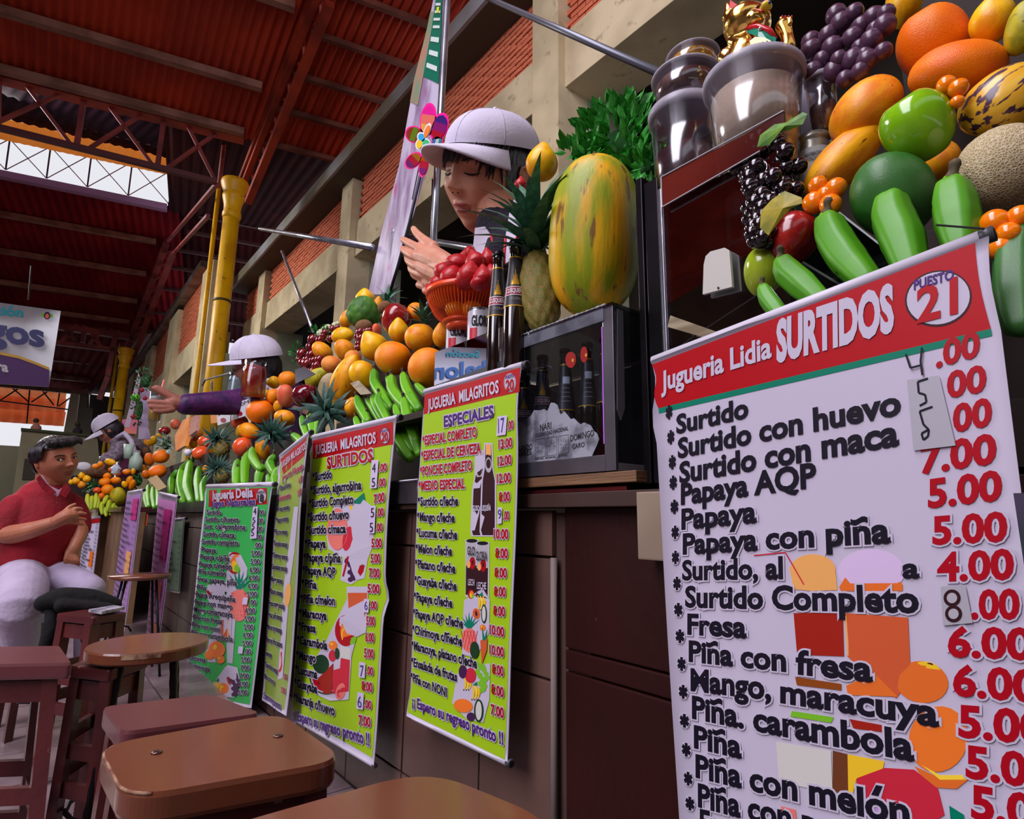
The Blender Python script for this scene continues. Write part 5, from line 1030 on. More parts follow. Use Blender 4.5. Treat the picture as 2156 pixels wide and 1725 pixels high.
# ---------------- stall 19 heap
Q9 = lambda x, y, d=0.0: s20(340+x/5.074, 740+y/5.074, d)
def f19(name, shape, m, x, y, rx, ry, ang, label, d=0.0, **k): return fruit(name, shape, m, Q9(x, y, d), rx/5.074, ry/5.074, ang, label, **k)
for a in (
    ('grapefruit', 'orange', F_GFR, 1045, 300, 112, 96, 20, 'pinkish grapefruit beside the red jar at the stall 19 top', 0.0), ('pepper', 'lucuma', F_LUC, 1200, 332, 72, 70, -100, 'yellow lucuma right of the topmost pink grapefruit', 0.0),
    ('orange', 'orange', F_OR, 1345, 300, 98, 100, 0, 'orange at the upper right of the stall 19 heap', 0.02), ('orange', 'orange', F_OR, 1195, 480, 76, 92, 10, 'orange left of the tall pink grapefruit', 0.01),
    ('grapefruit', 'orange', F_GFR, 1325, 475, 92, 142, 0, 'tall pink grapefruit left of the purple-red apple', -0.01), ('lucuma', 'lucuma', F_LUC, 1100, 470, 70, 68, -60, 'yellow lucuma above the biggest stall 19 orange', 0.01),
    ('orange', 'orange', F_OR2, 1052, 640, 145, 142, 0, 'biggest orange in the middle of stall 19', -0.02), ('lucuma', 'mango', F_MAN, 880, 640, 50, 70, 40, 'yellow fruit left of the biggest stall 19 orange', 0.03),
    ('tomato', 'round', F_TOM, 840, 760, 86, 84, 0, 'red-orange tamarillo above the yellow mangoes of stall 19', 0.0), ('mango', 'mango', F_MAN, 935, 850, 96, 130, 100, 'yellow mango with dark specks left of the dark pineapple crown', -0.02),
    ('mango', 'mango', F_LUC, 845, 850, 52, 75, 20, 'small yellow mango left of the speckled one', -0.01), ('mango', 'mango', F_MAN, 1320, 710, 100, 118, 100, 'orange-yellow mango with black dots above the dark pineapple crown', -0.01),
    ('tomato', 'round', F_TOM, 865, 1020, 104, 108, 0, 'bright red-orange tamarillo above the lower green bananas', -0.02), ('mango', 'mango', F_MAN, 1080, 1050, 80, 130, -10, 'brown-spotted orange mango standing over the bananas', -0.02),
    ('mango', 'mango', F_MAN, 1240, 590, 50, 70, 0, 'small yellow mango under the tall grapefruit', 0.03), ('orange', 'orange', F_TOM, 480, 960, 90, 78, 0, 'orange fruit between the two pineapples of stall 18', 0.0),
    ('orange', 'orange', F_TOM, 420, 1085, 98, 82, 0, 'orange fruit above the banana hand of stall 18', -0.02), ('mango', 'mango', F_PEA, 385, 890, 62, 70, 20, 'brownish peach at the left of the upper pineapple', 0.02),
    ('mango', 'mango', F_MAN, 340, 985, 46, 60, 0, 'small yellow fruit left of the orange ones, stall 18', 0.03), ('mango', 'mango', F_MAN, 470, 1260, 34, 50, 0, 'small orange fruit behind the lower pineapple crown', 0.02),
    ('tomato', 'round', F_GFR, 150, 780, 55, 60, 0, 'red fruit inside the clear bag beside the juice glass', 0.05), ('apple', 'apple', F_MANR, 35, 850, 60, 50, 0, 'dark red apple behind the bagged straws', 0.05)):
    f19(*a[:9], d=a[9])
def pin19(label, bx, by, tx, ty, r, cr, ax, seed, lm=F_LEAF, n=30): return pineapple(label, Q9(bx, by, -0.0), Q9(tx, ty, -0.02), r/5.074, cr/5.074, cdir(*ax), n, None, lm, seed, None, 1.25)
pin19('pineapple with spiky blue-green crown, upper one of stall 18', 640, 1110, 650, 960, 85, 200, (-0.35, 0.35, 0.8), 11, F_LEAFD, 40)
pin19('pineapple crown hanging over the tray, lower one of stall 18', 640, 1400, 640, 1270, 85, 200, (-0.3, 0.3, 0.9), 12, F_LEAFD, 40)
pin19('pineapple with dark crown pointing at the aisle in stall 19', 1270, 900, 1230, 880, 90, 230, (-0.35, 0.1, 0.9), 13, F_LEAFD, 44)
pin19('pineapple with upright crown behind the pink grapefruit', 1080, 460, 1070, 420, 40, 110, (-0.1, 1, 0.2), 14, F_LEAF, 12)
bananas('hand of long green bananas left of the green banner', lambda x, y: Q9(x, y, -0.05), [([(175, 1270), (110, 1380), (100, 1520)], 40), ([(335, 1150), (230, 1270), (200, 1420), (235, 1610)], 48), ([(320, 1180), (300, 1330), (290, 1460), (340, 1610)], 48, -0.01), ([(400, 1240), (385, 1400), (400, 1600)], 42), ([(480, 1330), (440, 1450), (450, 1620)], 36), ([(150, 1400), (150, 1500), (170, 1580)], 34, 0.02)], k=5.074)
bananas('hand of green bananas above the green banner, left cluster', lambda x, y: Q9(x, y, -0.05), [([(815, 1165), (800, 1280), (790, 1410)], 46), ([(930, 1080), (900, 1200), (890, 1410)], 52), ([(990, 1040), (1000, 1150), (1080, 1260)], 50, -0.01), ([(1080, 1220), (1050, 1320), (1030, 1420)], 50), ([(860, 1250), (850, 1340), (850, 1420)], 40, -0.02), ([(1120, 1320), (1130, 1400), (1120, 1450)], 40, 0.01)], k=5.074)
bananas('pair of green bananas left of the narrow lime banner', lambda x, y: Q9(x, y, -0.04), [([(1200, 1110), (1160, 1210), (1200, 1300)], 52), ([(1250, 1240), (1210, 1350), (1215, 1450)], 46)], k=5.074)

# ---------------- far heaps
nF = np.array([0, -2.0, 1.0]); nF /= np.linalg.norm(nF)
def QF(x, y, d=0.0):
    px, py = 140+x/7.187, 860+y/7.187
    return onP(px, py, (0, 6.4+d*3, 0.84), nF) if x < 1100 else s20(px, py, d-0.12)
def ff(name, shape, m, x, y, rx, ry, ang, label, d=0.0, **k): return fruit(name, shape, m, QF(x, y, d), rx/7.187, ry/7.187, ang, label, **k)
FLUC2 = F_LUC
for a in (
    ('orange', 'orange', F_OR2, 1430, 730, 124, 118, 0, 'upper right orange of the four beside the clear cake bag'), ('orange', 'orange', F_OR2, 1255, 772, 74, 122, 0, 'narrow left orange of the four beside the cake bag'), ('orange', 'orange', F_OR2, 1380, 955, 134, 114, 0, 'lower right orange of the four, above the cardboard piece'),
    ('orange', 'orange', F_OR2, 1205, 1000, 62, 80, 0, 'lower left orange of the four, half hidden'), ('mango', 'mango', F_MAN, 1165, 920, 62, 74, 0, 'brownish mango left of the four oranges'), ('kiwi', 'round', F_KIW, 1200, 660, 58, 78, 10, 'brown kiwi above the four oranges'),
    ('mango', 'mango', F_MAN, 1225, 520, 60, 80, 10, 'yellow mango high above the four oranges, left one'), ('mango', 'mango', F_LUC, 1310, 490, 60, 96, 35, 'yellow mango high above the four oranges, middle one'), ('mango', 'mango', F_LUC, 1395, 430, 50, 60, 30, 'small yellow mango beside the dark red apple of stall 17'), ('apple', 'apple', F_MANR, 1480, 345, 84, 66, 0, 'dark red apple at the top of the stall 17 heap'),
    ('mango', 'mango', F_LUC, 660, 812, 60, 108, 95, 'bright yellow mango at the top of the farthest heap'), ('mango', 'mango', F_MAN, 510, 850, 50, 62, 40, 'orange-yellow mango left of the bright yellow one'), ('orange', 'orange', F_OR, 440, 880, 56, 50, 0, 'peach-orange fruit at the left end of the farthest heap top'),
    ('lucuma', 'lucuma', F_LUC, 230, 1020, 50, 56, 0, 'topmost yellow lucuma of the cluster by the seated man'), ('lucuma', 'lucuma', F_LUC, 140, 1100, 62, 60, 0, 'left yellow lucuma of the cluster by the seated man'), ('lucuma', 'lucuma', F_LUC, 310, 1070, 60, 62, 0, 'right yellow lucuma of the cluster by the seated man'), ('lucuma', 'lucuma', F_MAN, 230, 1160, 56, 60, 0, 'lowest yellow lucuma of the cluster by the seated man'), ('lucuma', 'lucuma', F_LUC, 70, 1120, 40, 46, 0, 'small yellow lucuma nearest the seated man'),
    ('orange', 'orange', F_OR, 620, 1230, 92, 92, 0, 'large orange papaya-coloured fruit above the small far bananas'), ('orange', 'orange', F_OR, 580, 1110, 86, 70, 0, 'orange mango over the large far orange'), ('mango', 'mango', F_OR, 745, 1090, 66, 92, 80, 'orange mango lying right of its pair in the far heap'), ('tomato', 'round', F_TOM, 460, 1240, 58, 52, 0, 'red-orange tamarillo left of the large far orange'),
    ('tomato', 'round', F_OR2, 530, 1330, 50, 56, 0, 'small bright orange above the small far bananas'), ('tomato', 'round', F_TOM, 665, 930, 34, 36, 0, 'small red tamarillo beside the plastic bag, left'), ('tomato', 'round', F_TOM, 780, 985, 44, 42, 0, 'small red tamarillo beside the plastic bag, right'), ('orange', 'orange', F_OR, 910, 960, 62, 46, 0, 'orange beside the green herbs of the far heap'),
    ('mango', 'mango', F_OR, 610, 1020, 60, 50, 0, 'orange mango topping the far orange pile'), ('mango', 'mango', F_LUC, 880, 1150, 44, 60, -20, 'bright yellow mango left of the mauve banner top'), ('mango', 'mango', F_MAN, 960, 1090, 60, 80, 20, 'orange-yellow mango above the mauve banner, upper'), ('mango', 'mango', F_OR, 1000, 1160, 52, 100, 25, 'orange-yellow mango above the mauve banner, lower'), ('mango', 'mango', F_LUC, 1010, 960, 36, 60, 20, 'small yellow fruit right of the far orange'),
    ('melon', 'papaya', F_YG, 780, 1330, 120, 160, 10, 'large yellow-green papaya left of the mauve banner'), ('tomato', 'round', F_OR, 1140, 740, 36, 60, 0, 'small orange fruit under the kiwi of stall 17')):
    ff(*a)
FB = lambda x, y: QF(x, y, -0.05)
bananas('hand of dark green bananas between the two pink banners', FB, [([(1240, 1160), (1230, 1300), (1250, 1480)], 40), ([(1310, 1190), (1310, 1340), (1330, 1500)], 42), ([(1370, 1200), (1390, 1330), (1380, 1480)], 38), ([(1190, 1260), (1190, 1380), (1220, 1500)], 32)], k=7.187)
bananas('hand of small yellow-green bananas below the large far orange', FB, [([(620, 1320), (590, 1380), (560, 1440)], 34), ([(650, 1390), (640, 1470), (610, 1560)], 36), ([(720, 1440), (700, 1520), (670, 1600)], 34), ([(540, 1420), (530, 1500), (540, 1590)], 32), ([(590, 1500), (590, 1560), (600, 1620)], 30), ([(750, 1480), (760, 1560), (740, 1610)], 26)], F_BANY, k=7.187)
bananas('hand of pale green bananas nearest the seated man', FB, [([(320, 1300), (320, 1400), (340, 1500)], 36), ([(390, 1330), (380, 1420), (370, 1520)], 36), ([(450, 1290), (450, 1400), (430, 1500)], 36), ([(480, 1340), (480, 1430), (470, 1500)], 28)], F_BANY, k=7.187)
herb('grey-green herbs in the far heap beside the seated man', lambda x, y: QF((x-140)*7.187, (y-860)*7.187, .02), 190, 1022, 20, 16, 50, 8, 8, mat('greygreen_leaf', (96, 136, 96), 0.7))
herb('green herb sprigs above the mauve banner', lambda x, y: QF(min(1099, (x-140)*7.187), (y-860)*7.187, .02), 288, 1012, 12, 18, 40, 8, 9)
herb('silvery green pineapple tops beside the yellow mangoes of stall 17', lambda x, y: s20(x, y, -0.10), 348, 935, 14, 18, 50, 10, 10, mat('silver_leaf', (140, 170, 160), 0.4))
t = thing('woven_basket', 'round brown woven basket in the farthest heap', 'basket', QF(430, 1000, 0.02)); part('bowl', G().ball(QF(440, 985, 0.02), (sz(24, QF(430, 985)), sz(24, QF(430, 985)), sz(11, QF(430, 985))), 20, 10), mat('wicker', (110, 76, 48), 0.9, 0, (70, 46, 30), 60, 0.6, 90), t, True)
t = thing('cardboard_piece', 'tan cardboard piece propped under the four oranges', 'cardboard', QF(1350, 1150, -0.07)); part('board', G().slab([QF(*p, -0.07) for p in ((1225, 1075), (1360, 1010), (1510, 1190), (1385, 1250))], (0.004, 0, 0)), mat('cardboard', (176, 150, 104), 0.8), t)
# clear bag with orange slices and straws, scoop
cb = thing('cake_bag', 'clear plastic bag with orange cake beside the pineapple of stall 18', 'plastic bag', QF(1700, 600))
part('cake', G().slab([QF(*p, 0.02) for p in ((1650, 650), (1780, 570), (1830, 430), (1860, 130), (1760, 180), (1640, 420))], (0.03, 0, 0)), mat('orange_cake', (255, 140, 0), 0.5, 0, (255, 176, 40), 14), cb)
part('straws', G().slab([QF(*p, 0.015) for p in ((1850, 420), (1960, 340), (1990, 90), (1880, 140))], (0.02, 0, 0)), mat('red_straw', (190, 30, 30), 0.3, 0, (230, 210, 200), 60, stretch=(1, 8, 0.2)), cb)
part('bag_film', G().slab([QF(*p, -0.005) for p in ((1600, 700), (1800, 590), (2010, 330), (2060, 40), (1900, 20), (1700, 160), (1630, 380))], (0.001, 0, 0)), glass_mat('bag_film', (255, 252, 248), 0.03, 0.2, 0.08), cb)
part('knot', G().ball(QF(1840, 670, -0.03), sz(7.5, QF(1830, 670)), 10, 8), mat('white_plastic', (226, 226, 236), 0.3), cb, True)
# ================================================================== GLASS CASES, BOTTLES, STALL 21
GL = glass_mat('clear_glass', fr=0.15, refl=0.03); GLD = glass_mat('dim_glass', (215, 218, 224), 0.12, 0.04, 0.4)
M_ALU = mat('aluminium_strip', (176, 176, 190), 0.25, 0.9, (140, 138, 150), 6); M_GEDGE = mat('green_glass_edge', (150, 176, 168), 0.15, 0.1)
def Xpt(px, py, X): return onX(px, py, X)
def cyl_text(parent, c, r, s, z, h, width, m, axis_th=None, bold=0.02, name='lettering'):
    """text wrapped on an upright cylinder, centred on the side facing the aisle"""
    V, F = textgeo(s, bold); xa, xb = V[:, 0].min(), V[:, 0].max(); d = CAM - np.array(c); th = math.atan2(d[1], d[0]) + (axis_th or 0)
    W = []
    for a, b_ in V:
        u = ((a-xa)/(xb-xa)-0.5)*width; t = th + u/r; W.append((c[0]+(r+0.0006)*math.cos(t), c[1]+(r+0.0006)*math.sin(t), z + b_*h/0.7))
    return part(name, G().add(W, F), m, parent, kind='stuff')
def band(c, r, z0, z1, n=28, th=None, half=math.pi):
    g = G(); V = []
    for k in range(n+1):
        a = (th or 0) - half + 2*half*k/n; V += [(c[0]+r*math.cos(a), c[1]+r*math.sin(a), z0), (c[0]+r*math.cos(a), c[1]+r*math.sin(a), z1)]
    return g.add(V, [(2*k, 2*k+2, 2*k+3, 2*k+1) for k in range(n)])
M_BGL = mat('dark_brown_glass', (26, 12, 12), 0.06, 0, spec=0.8, coat=1.0); M_BLB = mat('black_label', (34, 30, 36), 0.4, 0, (52, 46, 52), 40); M_GOLDL = mat('gold_print', (214, 160, 40), 0.35, 0.3); M_REDL = mat('red_label', (168, 20, 44), 0.4); M_WPR = mat('white_print', (226, 224, 232), 0.5)
def beer(label, base, h, r, text='CUSQUEÑA', back=False, mirror=False):
    t = thing('beer_bottle', label, 'bottle', base, 'dark beer bottles of stall 20')
    pr = [(r*.9, 0), (r, .01*h/.24), (r, h*.42), (r*.97, h*.50), (r*.80, h*.63), (r*.62, h*.76), (r*.53, h*.86), (r*.50, h*.93), (r*.55, h*.935), (r*.55, h*.955), (r*.50, h*.96)]
    part('glass', G().lathe(pr, 28, base), M_BGL, t, True)
    th = math.atan2(CAM[1]-base[1], CAM[0]-base[0]); z = base[2]
    part('cap', G().lathe([(r*.58, h*.955), (r*.62, h*.96), (r*.58, h*.985), (r*.50, h*.995)], 21, base), mat('bottle_cap', (24, 22, 28), 0.35, 0.5), t, True)
    # neck and shoulder label following the glass
    def rad(q):
        for (r0, z0), (r1, z1) in zip(pr[1:], pr[2:]):
            if z0 <= q <= z1: return r0 + (r1-r0)*(q-z0)/(z1-z0+1e-9)
        return pr[-1][0]
    def cone(q0, q1, m, name, e=0.0006, n=20, half=1.9):
        V = []; R_ = 6
        for j in range(R_+1):
            q = q0 + (q1-q0)*j/R_
            for k in range(n+1): a = th-half+2*half*k/n; rr = rad(q)+e; V.append((base[0]+rr*math.cos(a), base[1]+rr*math.sin(a), z+q))
        part(name, G().add(V, [(j*(n+1)+k, j*(n+1)+k+1, (j+1)*(n+1)+k+1, (j+1)*(n+1)+k) for j in range(R_) for k in range(n)]), m, t, True)
    cone(h*.50, h*.86, M_BLB, 'neck_label'); cone(h*.855, h*.865, M_GOLDL, 'gold_ring', 0.0010); cone(h*.492, h*.50, M_GOLDL, 'gold_ring', 0.0010)
    if not back:
        cone(h*.575, h*.635, M_REDL, 'red_panel', 0.0010, half=1.25); cone(h*.632, h*.638, M_WPR, 'white_edge', 0.0013, half=1.25); cone(h*.572, h*.577, M_WPR, 'white_edge', 0.0013, half=1.25)
        V, F = textgeo(text, 0.03); xa, xb = V[:, 0].min(), V[:, 0].max(); W = []
        for a, b_ in V:
            u = ((a-xa)/(xb-xa)-0.5)*1.9; q = h*(.59 + b_*.045); rr = rad(q)+0.0018; W.append((base[0]+rr*math.cos(th+u), base[1]+rr*math.sin(th+u), z+q))
        part('lettering', G().add(W, F), M_WPR, t, kind='stuff')
        for k in range(5):                                  # golden stone-wall emblem
            q = h*(.66+.10*(1-abs(k-2)/2.6)); a = th + (k-2)*0.17; r0 = rad(h*.65)+0.0012; r1 = rad(q)+0.0012
            part('emblem', G().add([(base[0]+r0*math.cos(a-.09), base[1]+r0*math.sin(a-.09), z+h*.65), (base[0]+r0*math.cos(a+.09), base[1]+r0*math.sin(a+.09), z+h*.65), (base[0]+r1*math.cos(a+.05), base[1]+r1*math.sin(a+.05), z+q), (base[0]+r1*math.cos(a-.03), base[1]+r1*math.sin(a-.03), z+q+h*.01)], [(0, 1, 2, 3)]), M_GOLDL, t)
        V, F = textgeo('NEGRA', 0.0); W = []
        for a, b_ in V: u = (a/V[:, 0].max()-0.5)*1.0; q = h*(.535 + b_*.03); rr = rad(q)+0.0016; W.append((base[0]+rr*math.cos(th+u), base[1]+rr*math.sin(th+u), z+q))
        part('lettering', G().add(W, F), mat('grey_print', (150, 140, 140), 0.5), t, kind='stuff')
    else:
        for k in range(6): cone(h*(.56+.035*k), h*(.566+.035*k), mat('grey_print', (150, 140, 140), 0.5), 'small_print', 0.0012, half=0.5)
        V = []; 
        part('barcode', band(base, rad(h*.74)+0.0016, z+h*.70, z+h*.76, 8, th+0.1, 0.5), M_WPR, t)
    return t
# ---- glass case of stall 20
XC = 0.80; zc0 = 0.864; zc1 = float(onX(1288, 639, XC)[2]); yc0 = float(onX(1292, 800, XC)[1]); yc1 = 1.27; xc1 = 1.16
case = thing('glass_case', 'glass display case full of dark beer bottles, under the pineapple and papaya', 'glass case', (XC, yc0, zc0))
e = 0.004
part('front_pane', G().box(XC, XC+e, yc0+0.02, yc1, zc0+0.03, zc1-0.004), GL, case); part('side_pane', G().box(XC+0.006, xc1, yc0, yc0+e, zc0+0.012, zc1-0.004), GLD, case)
part('top_pane', G().box(XC-0.004, xc1+0.01, yc0-0.004, yc1, zc1-0.004, zc1+0.001), glass_mat('top_glass', (210, 215, 220), 0.2, 0.06), case); part('back_panel', G().box(xc1, xc1+0.01, yc0+0.01, yc1, zc0, zc1-0.01), mat('case_back', (96, 84, 80), 0.7), case)
part('far_panel', G().box(XC+0.01, xc1, yc1, yc1+0.006, zc0, zc1-0.01), mat('case_back', (96, 84, 80), 0.7), case)
part('front_edge_strip', G().bbox(XC-0.001, XC+0.006, yc0-0.002, yc0+0.024, zc0, zc1-0.004, 0.001), M_ALU, case); part('bottom_strip', G().bbox(XC-0.002, XC+0.006, yc0+0.024, yc1, zc0, zc0+0.030, 0.001), M_ALU, case)
part('side_strip', G().bbox(XC+0.006, xc1, yc0-0.002, yc0+0.003, zc0, zc0+0.014, 0.001), mat('grey_sealant', (112, 114, 124), 0.5), case); part('top_strip', G().bbox(XC-0.003, XC+0.001, yc0+0.02, yc1, zc1-0.030, zc1-0.002, 0.001), mat('silicone_film', (120, 122, 134), 0.25, 0.3, (84, 84, 96), 14), case)
rp = G()
for k in range(40): y = yc0+0.02+k*0.014; rp.ball((XC-0.002, y, zc1+0.001), (0.004, 0.009, 0.002+0.0015*rnd()), 6, 4)
part('sealant_bead', rp, mat('sealant', (150, 152, 160), 0.3), case, True, kind='stuff')
part('edge_glint', G().bbox(XC-0.0015, XC-0.0005, yc0+0.024, yc0+0.0265, zc0+0.05, zc1-0.04, 0.0002), mat('violet_glint', (190, 110, 220), 0.2), case)  # thin violet strip drawn in as a glint along the glass edge
part('hanging_clip', G().slab([onY(p[0], p[1], yc0-0.003) for p in ((1300, 650), (1312, 655), (1316, 860), (1308, 885), (1300, 862))], (0, 0.002, 0)), mat('clear_strip', (150, 150, 160), 0.1, 0.5), case)
for i, (px, yt, lab) in enumerate(((1142, 748, 'beer bottle with red CUSQUEÑA label inside the glass case, leftmost one facing out'), (1192, 734, 'beer bottle turned backwards with barcode inside the case, left of the two'), (1240, 720, 'beer bottle turned backwards with barcode inside the case, right of the two'), (1280, 706, 'beer bottle inside the case partly behind the aluminium edge strip'), (1102, 790, 'beer bottle half hidden behind the ESPECIALES banner roll'))):
    X = 0.865; P = onX(px, 980, X); P[2] = zc0 + 0.004; zt = float(onX(px, yt, X)[2]); beer(lab, P, zt-P[2], sz(21, onX(px, 850, X)), back=i in (1, 2, 3))
t = thing('red_sticker', 'torn white election sticker peeling off the front glass of the case', 'sticker', onX(1180, 950, XC-0.001))
rr = random.Random(5); pts = [(1084, 880)]
xs = list(range(1090, 1262, 7))
for x in xs: pts.append((x, 878 - 22*math.exp(-((x-1160)/40)**2)*(1+rr.random()*.6) + rr.random()*14 + max(0, x-1215)*0.6))
pts += [(1262, 925), (1256, 940), (1246, 962), (1180, 972), (1110, 981), (1083, 984)]
M_STK = mat('torn_paper', (150, 152, 164), 0.5, 0, (84, 84, 96), 22, coords='Object', lo=0.42, hi=0.6, detail=6)
part('paper', G().slab([onX(x, y, XC-0.0008) for x, y in pts], (-0.0006, 0, 0)), M_STK, t); t.name = 'torn_sticker'
def flat_text(parent, s, x0, y0, x1, y1, h, m, X, e=0.0018, bold=0.02):
    V, F = textgeo(s, bold); xa, xb = V[:, 0].min(), V[:, 0].max(); P = onX(x0, y0, X); Qq = onX(x1, y1, X); U = onX(x0, y0-h, X)
    part('lettering', G().add([P + (Qq-P)*(a-xa)/(xb-xa) + (U-P)*b_/0.7 + np.array([-e, 0, 0]) for a, b_ in V], F), m, parent, kind='stuff')
M_INK = mat('black_ink', (28, 28, 34), 0.6)
for s_, x0, y0, x1, y1, h in (('NARI', 1138, 908, 1162, 903, 14), ('SOLIDARIDAD NACIONAL', 1128, 922, 1198, 906, 8), ('ORLANDO', 1084, 952, 1122, 946, 11), ('LINARES', 1083, 966, 1120, 957, 11), ('DOMINGO', 1202, 930, 1252, 918, 13), ('CARO', 1206, 946, 1232, 941, 10), ('REGIONAL', 1128, 969, 1146, 967, 4), ('PROVINCIAL', 1150, 967, 1172, 964, 4), ('DISTRITAL', 1176, 963, 1196, 960, 4)):
    flat_text(t, s_, x0, y0, x1, y1, h, M_INK, XC)
for k in range(3):
    x = 1127+k*24.5; y = 926-k*3.6
    for p in (((x, y), (x+21, y-3)), ((x, y+38), (x+21, y+35)), ((x, y), (x, y+38)), ((x+21, y-3), (x+21, y+35))):
        part('printed_frame', G().tube([onX(*p[0], XC-0.0016), onX(*p[1], XC-0.0016)], 0.0004, 4), M_INK, t)
    for j in range(8):
        a = j*0.785; c = (x+10.5, y+17); part('printed_sun', G().tube([onX(c[0]+4*math.cos(a), c[1]+6*math.sin(a), XC-0.0016), onX(c[0]+8*math.cos(a), c[1]+13*math.sin(a), XC-0.0016)], 0.0004, 4), M_INK, t)
for i, (x, y, rx) in enumerate(((1202, 758, 11), (1230, 747, 7.5))):
    t = thing('cherry_sticker', ('round red sticker on the case glass, left of the pair', 'narrow red sticker on the case glass, right of the pair')[i], 'sticker', onX(x, y, XC-0.001))
    V = [onX(x+rx*math.cos(a*.2618), y+17*math.sin(a*.2618), XC-0.001) for a in range(24)]; part('disc', G().slab(V, (-0.0008, 0, 0)), mat('red_sticker', (150, 28, 28), 0.3), t)
    V = [onX(x+4+2.4*math.cos(a*.5236), y+1+4*math.sin(a*.5236), XC-0.0022) for a in range(12)]; part('spot', G().slab(V, (-0.0003, 0, 0)), M_GOLDL, t)

# ---- things on top of the case
def onTop(px, py): return onZ(px, py, zc1+0.002)
Pp = onTop(1252, 668); Pc = onX(1250, 500, float(Pp[0])+0.03)
M_BIGP = mat('big_papaya_skin', (244, 178, 12), 0.45, 0, (150, 164, 20), 2.6, 0.1, 16, coords='Generated', lo=0.38, hi=0.56, col3=(132, 96, 40), scale3=6, lo3=0.60, hi3=0.66, stretch=(1.5, 1.5, 0.45), detail=7)
fruit('papaya', 'big', M_BIGP, Pc, 97, 172, 2, 'huge ripe papaya standing on the glass case, yellow mottled with green', cat='papaya', tilt=0.05, spin=2.2, stem='stem')
Pb = onTop(1142, 696); X = float(Pb[0])+0.02
pineapple('tall pineapple with blue-green crown left of the huge papaya', onX(1146, 700, X), onX(1128, 532, X), 44, 165, cdir(-0.12, 1, 0.15), 34, None, F_LEAF, 21, None, 0.75)
fruit('lucuma', 'lucuma', F_LUC, onX(1141, 345, X+0.10), 36, 40, 5, 'yellow lucuma with pointed tip above the pineapple crown', tilt=0.1)
M_SBR = F_STR
fruit('strawberry', 'berry', F_STR, onX(1096, 386, X+0.06), 15, 19, 185, 'single strawberry beside the woman\'s ear, by the pineapple leaves', stem='calyx', cat='strawberry')
XB_ = float(Pb[0])-0.02
beer('taller beer bottle with red CUSQUEÑA label standing against the pineapple', np.array([*onX(1084, 690, XB_)[:2], zc1-0.10]), float(onX(1084, 508, XB_)[2])-zc1+0.10, sz(25, onX(1084, 600, XB_)))
beer('shorter beer bottle with red CUSQUEÑA label between the basket and the taller bottle', np.array([*onX(1047, 690, XB_+0.01)[:2], zc1-0.10]), float(onX(1047, 532, XB_+0.01)[2])-zc1+0.10, sz(22, onX(1047, 600, XB_+0.01)))
bs = thing('bottle_shelf', 'narrow dark shelf carrying the milk tins and the two standing beer bottles', 'shelf', (XC+0.05, 1.0, zc1-0.12))
part('board', G().bbox(XC+0.01, XC+0.30, 1.275, 1.80, zc1-0.125, zc1-0.105, 0.002), M_SHF, bs)
# milk tins and strawberry basket
M_CANW = mat('white_tin_label', (214, 210, 222), 0.3, 0.1); M_CANM = mat('tin_metal', (170, 170, 180), 0.25, 0.9)
def tin(label, px, yt, yb, rpx, X, text, split=0.55, low=(190, 30, 46), txt_at=0.55, th=0.0):
    P = onX(px, yb, X); h = float(onX(px, yt, X)[2]) - P[2]; r = sz(rpx, P); t = thing('milk_tin', label, 'tin', P)
    part('can', G().lathe([(r*.96, 0), (r, h*.03), (r, h*.97), (r*.95, h)], 28, P), M_CANM, t, True); part('label', band(P, r+0.0008, P[2]+h*.05, P[2]+h*.94), M_CANW, t, True)
    part('rim', G().lathe([(r*.97, h*.97), (r*1.03, h*.975), (r*1.03, h*1.01), (r*.95, h*1.01)], 28, P), M_CANM, t, True)
    cyl_text(t, P, r+0.0012, text, P[2]+h*txt_at, h*.24, r*1.9, M_INK, th, 0.05)
    part('red_patch', band(P, r+0.0014, P[2]+h*.12, P[2]+h*.5, 8, math.atan2(CAM[1]-P[1], CAM[0]-P[0])-0.5, 0.35), mat('tin_red', (200, 30, 50), 0.4), t)
    return t, P, r, h
tin('milk tin reading GLORIA under the left side of the strawberry basket', 962, 678, 760, 24, 0.90, 'GLORIA', th=0.25)
tin('milk tin reading GLORIA under the right side of the strawberry basket', 1007, 656, 740, 24, 0.90, 'GLORIA', th=0.25)
XK = 0.905; P = onX(978, 690, XK); Pt = onX(978, 625, XK); R0 = sz(80, Pt); hb = float(Pt[2]-P[2])*1.0
bk = thing('plastic_basket', 'orange slotted plastic basket piled with strawberries in front of the woman', 'basket', P)
M_OPL = mat('orange_plastic', (236, 84, 34), 0.3, 0, (226, 70, 30), 5); prof = [(R0*.42, 0), (R0*.55, hb*.10), (R0*.80, hb*.40), (R0*.94, hb*.72), (R0, hb)]
part('foot', G().lathe([(R0*.36, -hb*.12), (R0*.42, -hb*.12), (R0*.50, hb*.06), (R0*.46, hb*.07)], 36, P), M_OPL, bk, True)
part('rim', G().lathe([(R0*.97, hb*.90), (R0*1.03, hb*.92), (R0*1.05, hb*1.06), (R0*1.0, hb*1.07), (R0*.97, hb*.93)], 48, P), M_OPL, bk, True)
part('lower_ring', G().lathe([(R0*.50, hb*.05), (R0*.56, hb*.08), (R0*.60, hb*.15), (R0*.55, hb*.14)], 36, P), M_OPL, bk, True)
rib = mesh('rib', G().tube([(prof[i][0], 0, prof[i][1]) for i in range(1, 5)], 0.0016, 4), M_OPL)
for k in range(64): inst('rib', rib, bk, P, Matrix.Rotation(2*math.pi*k/64, 3, 'Z'))
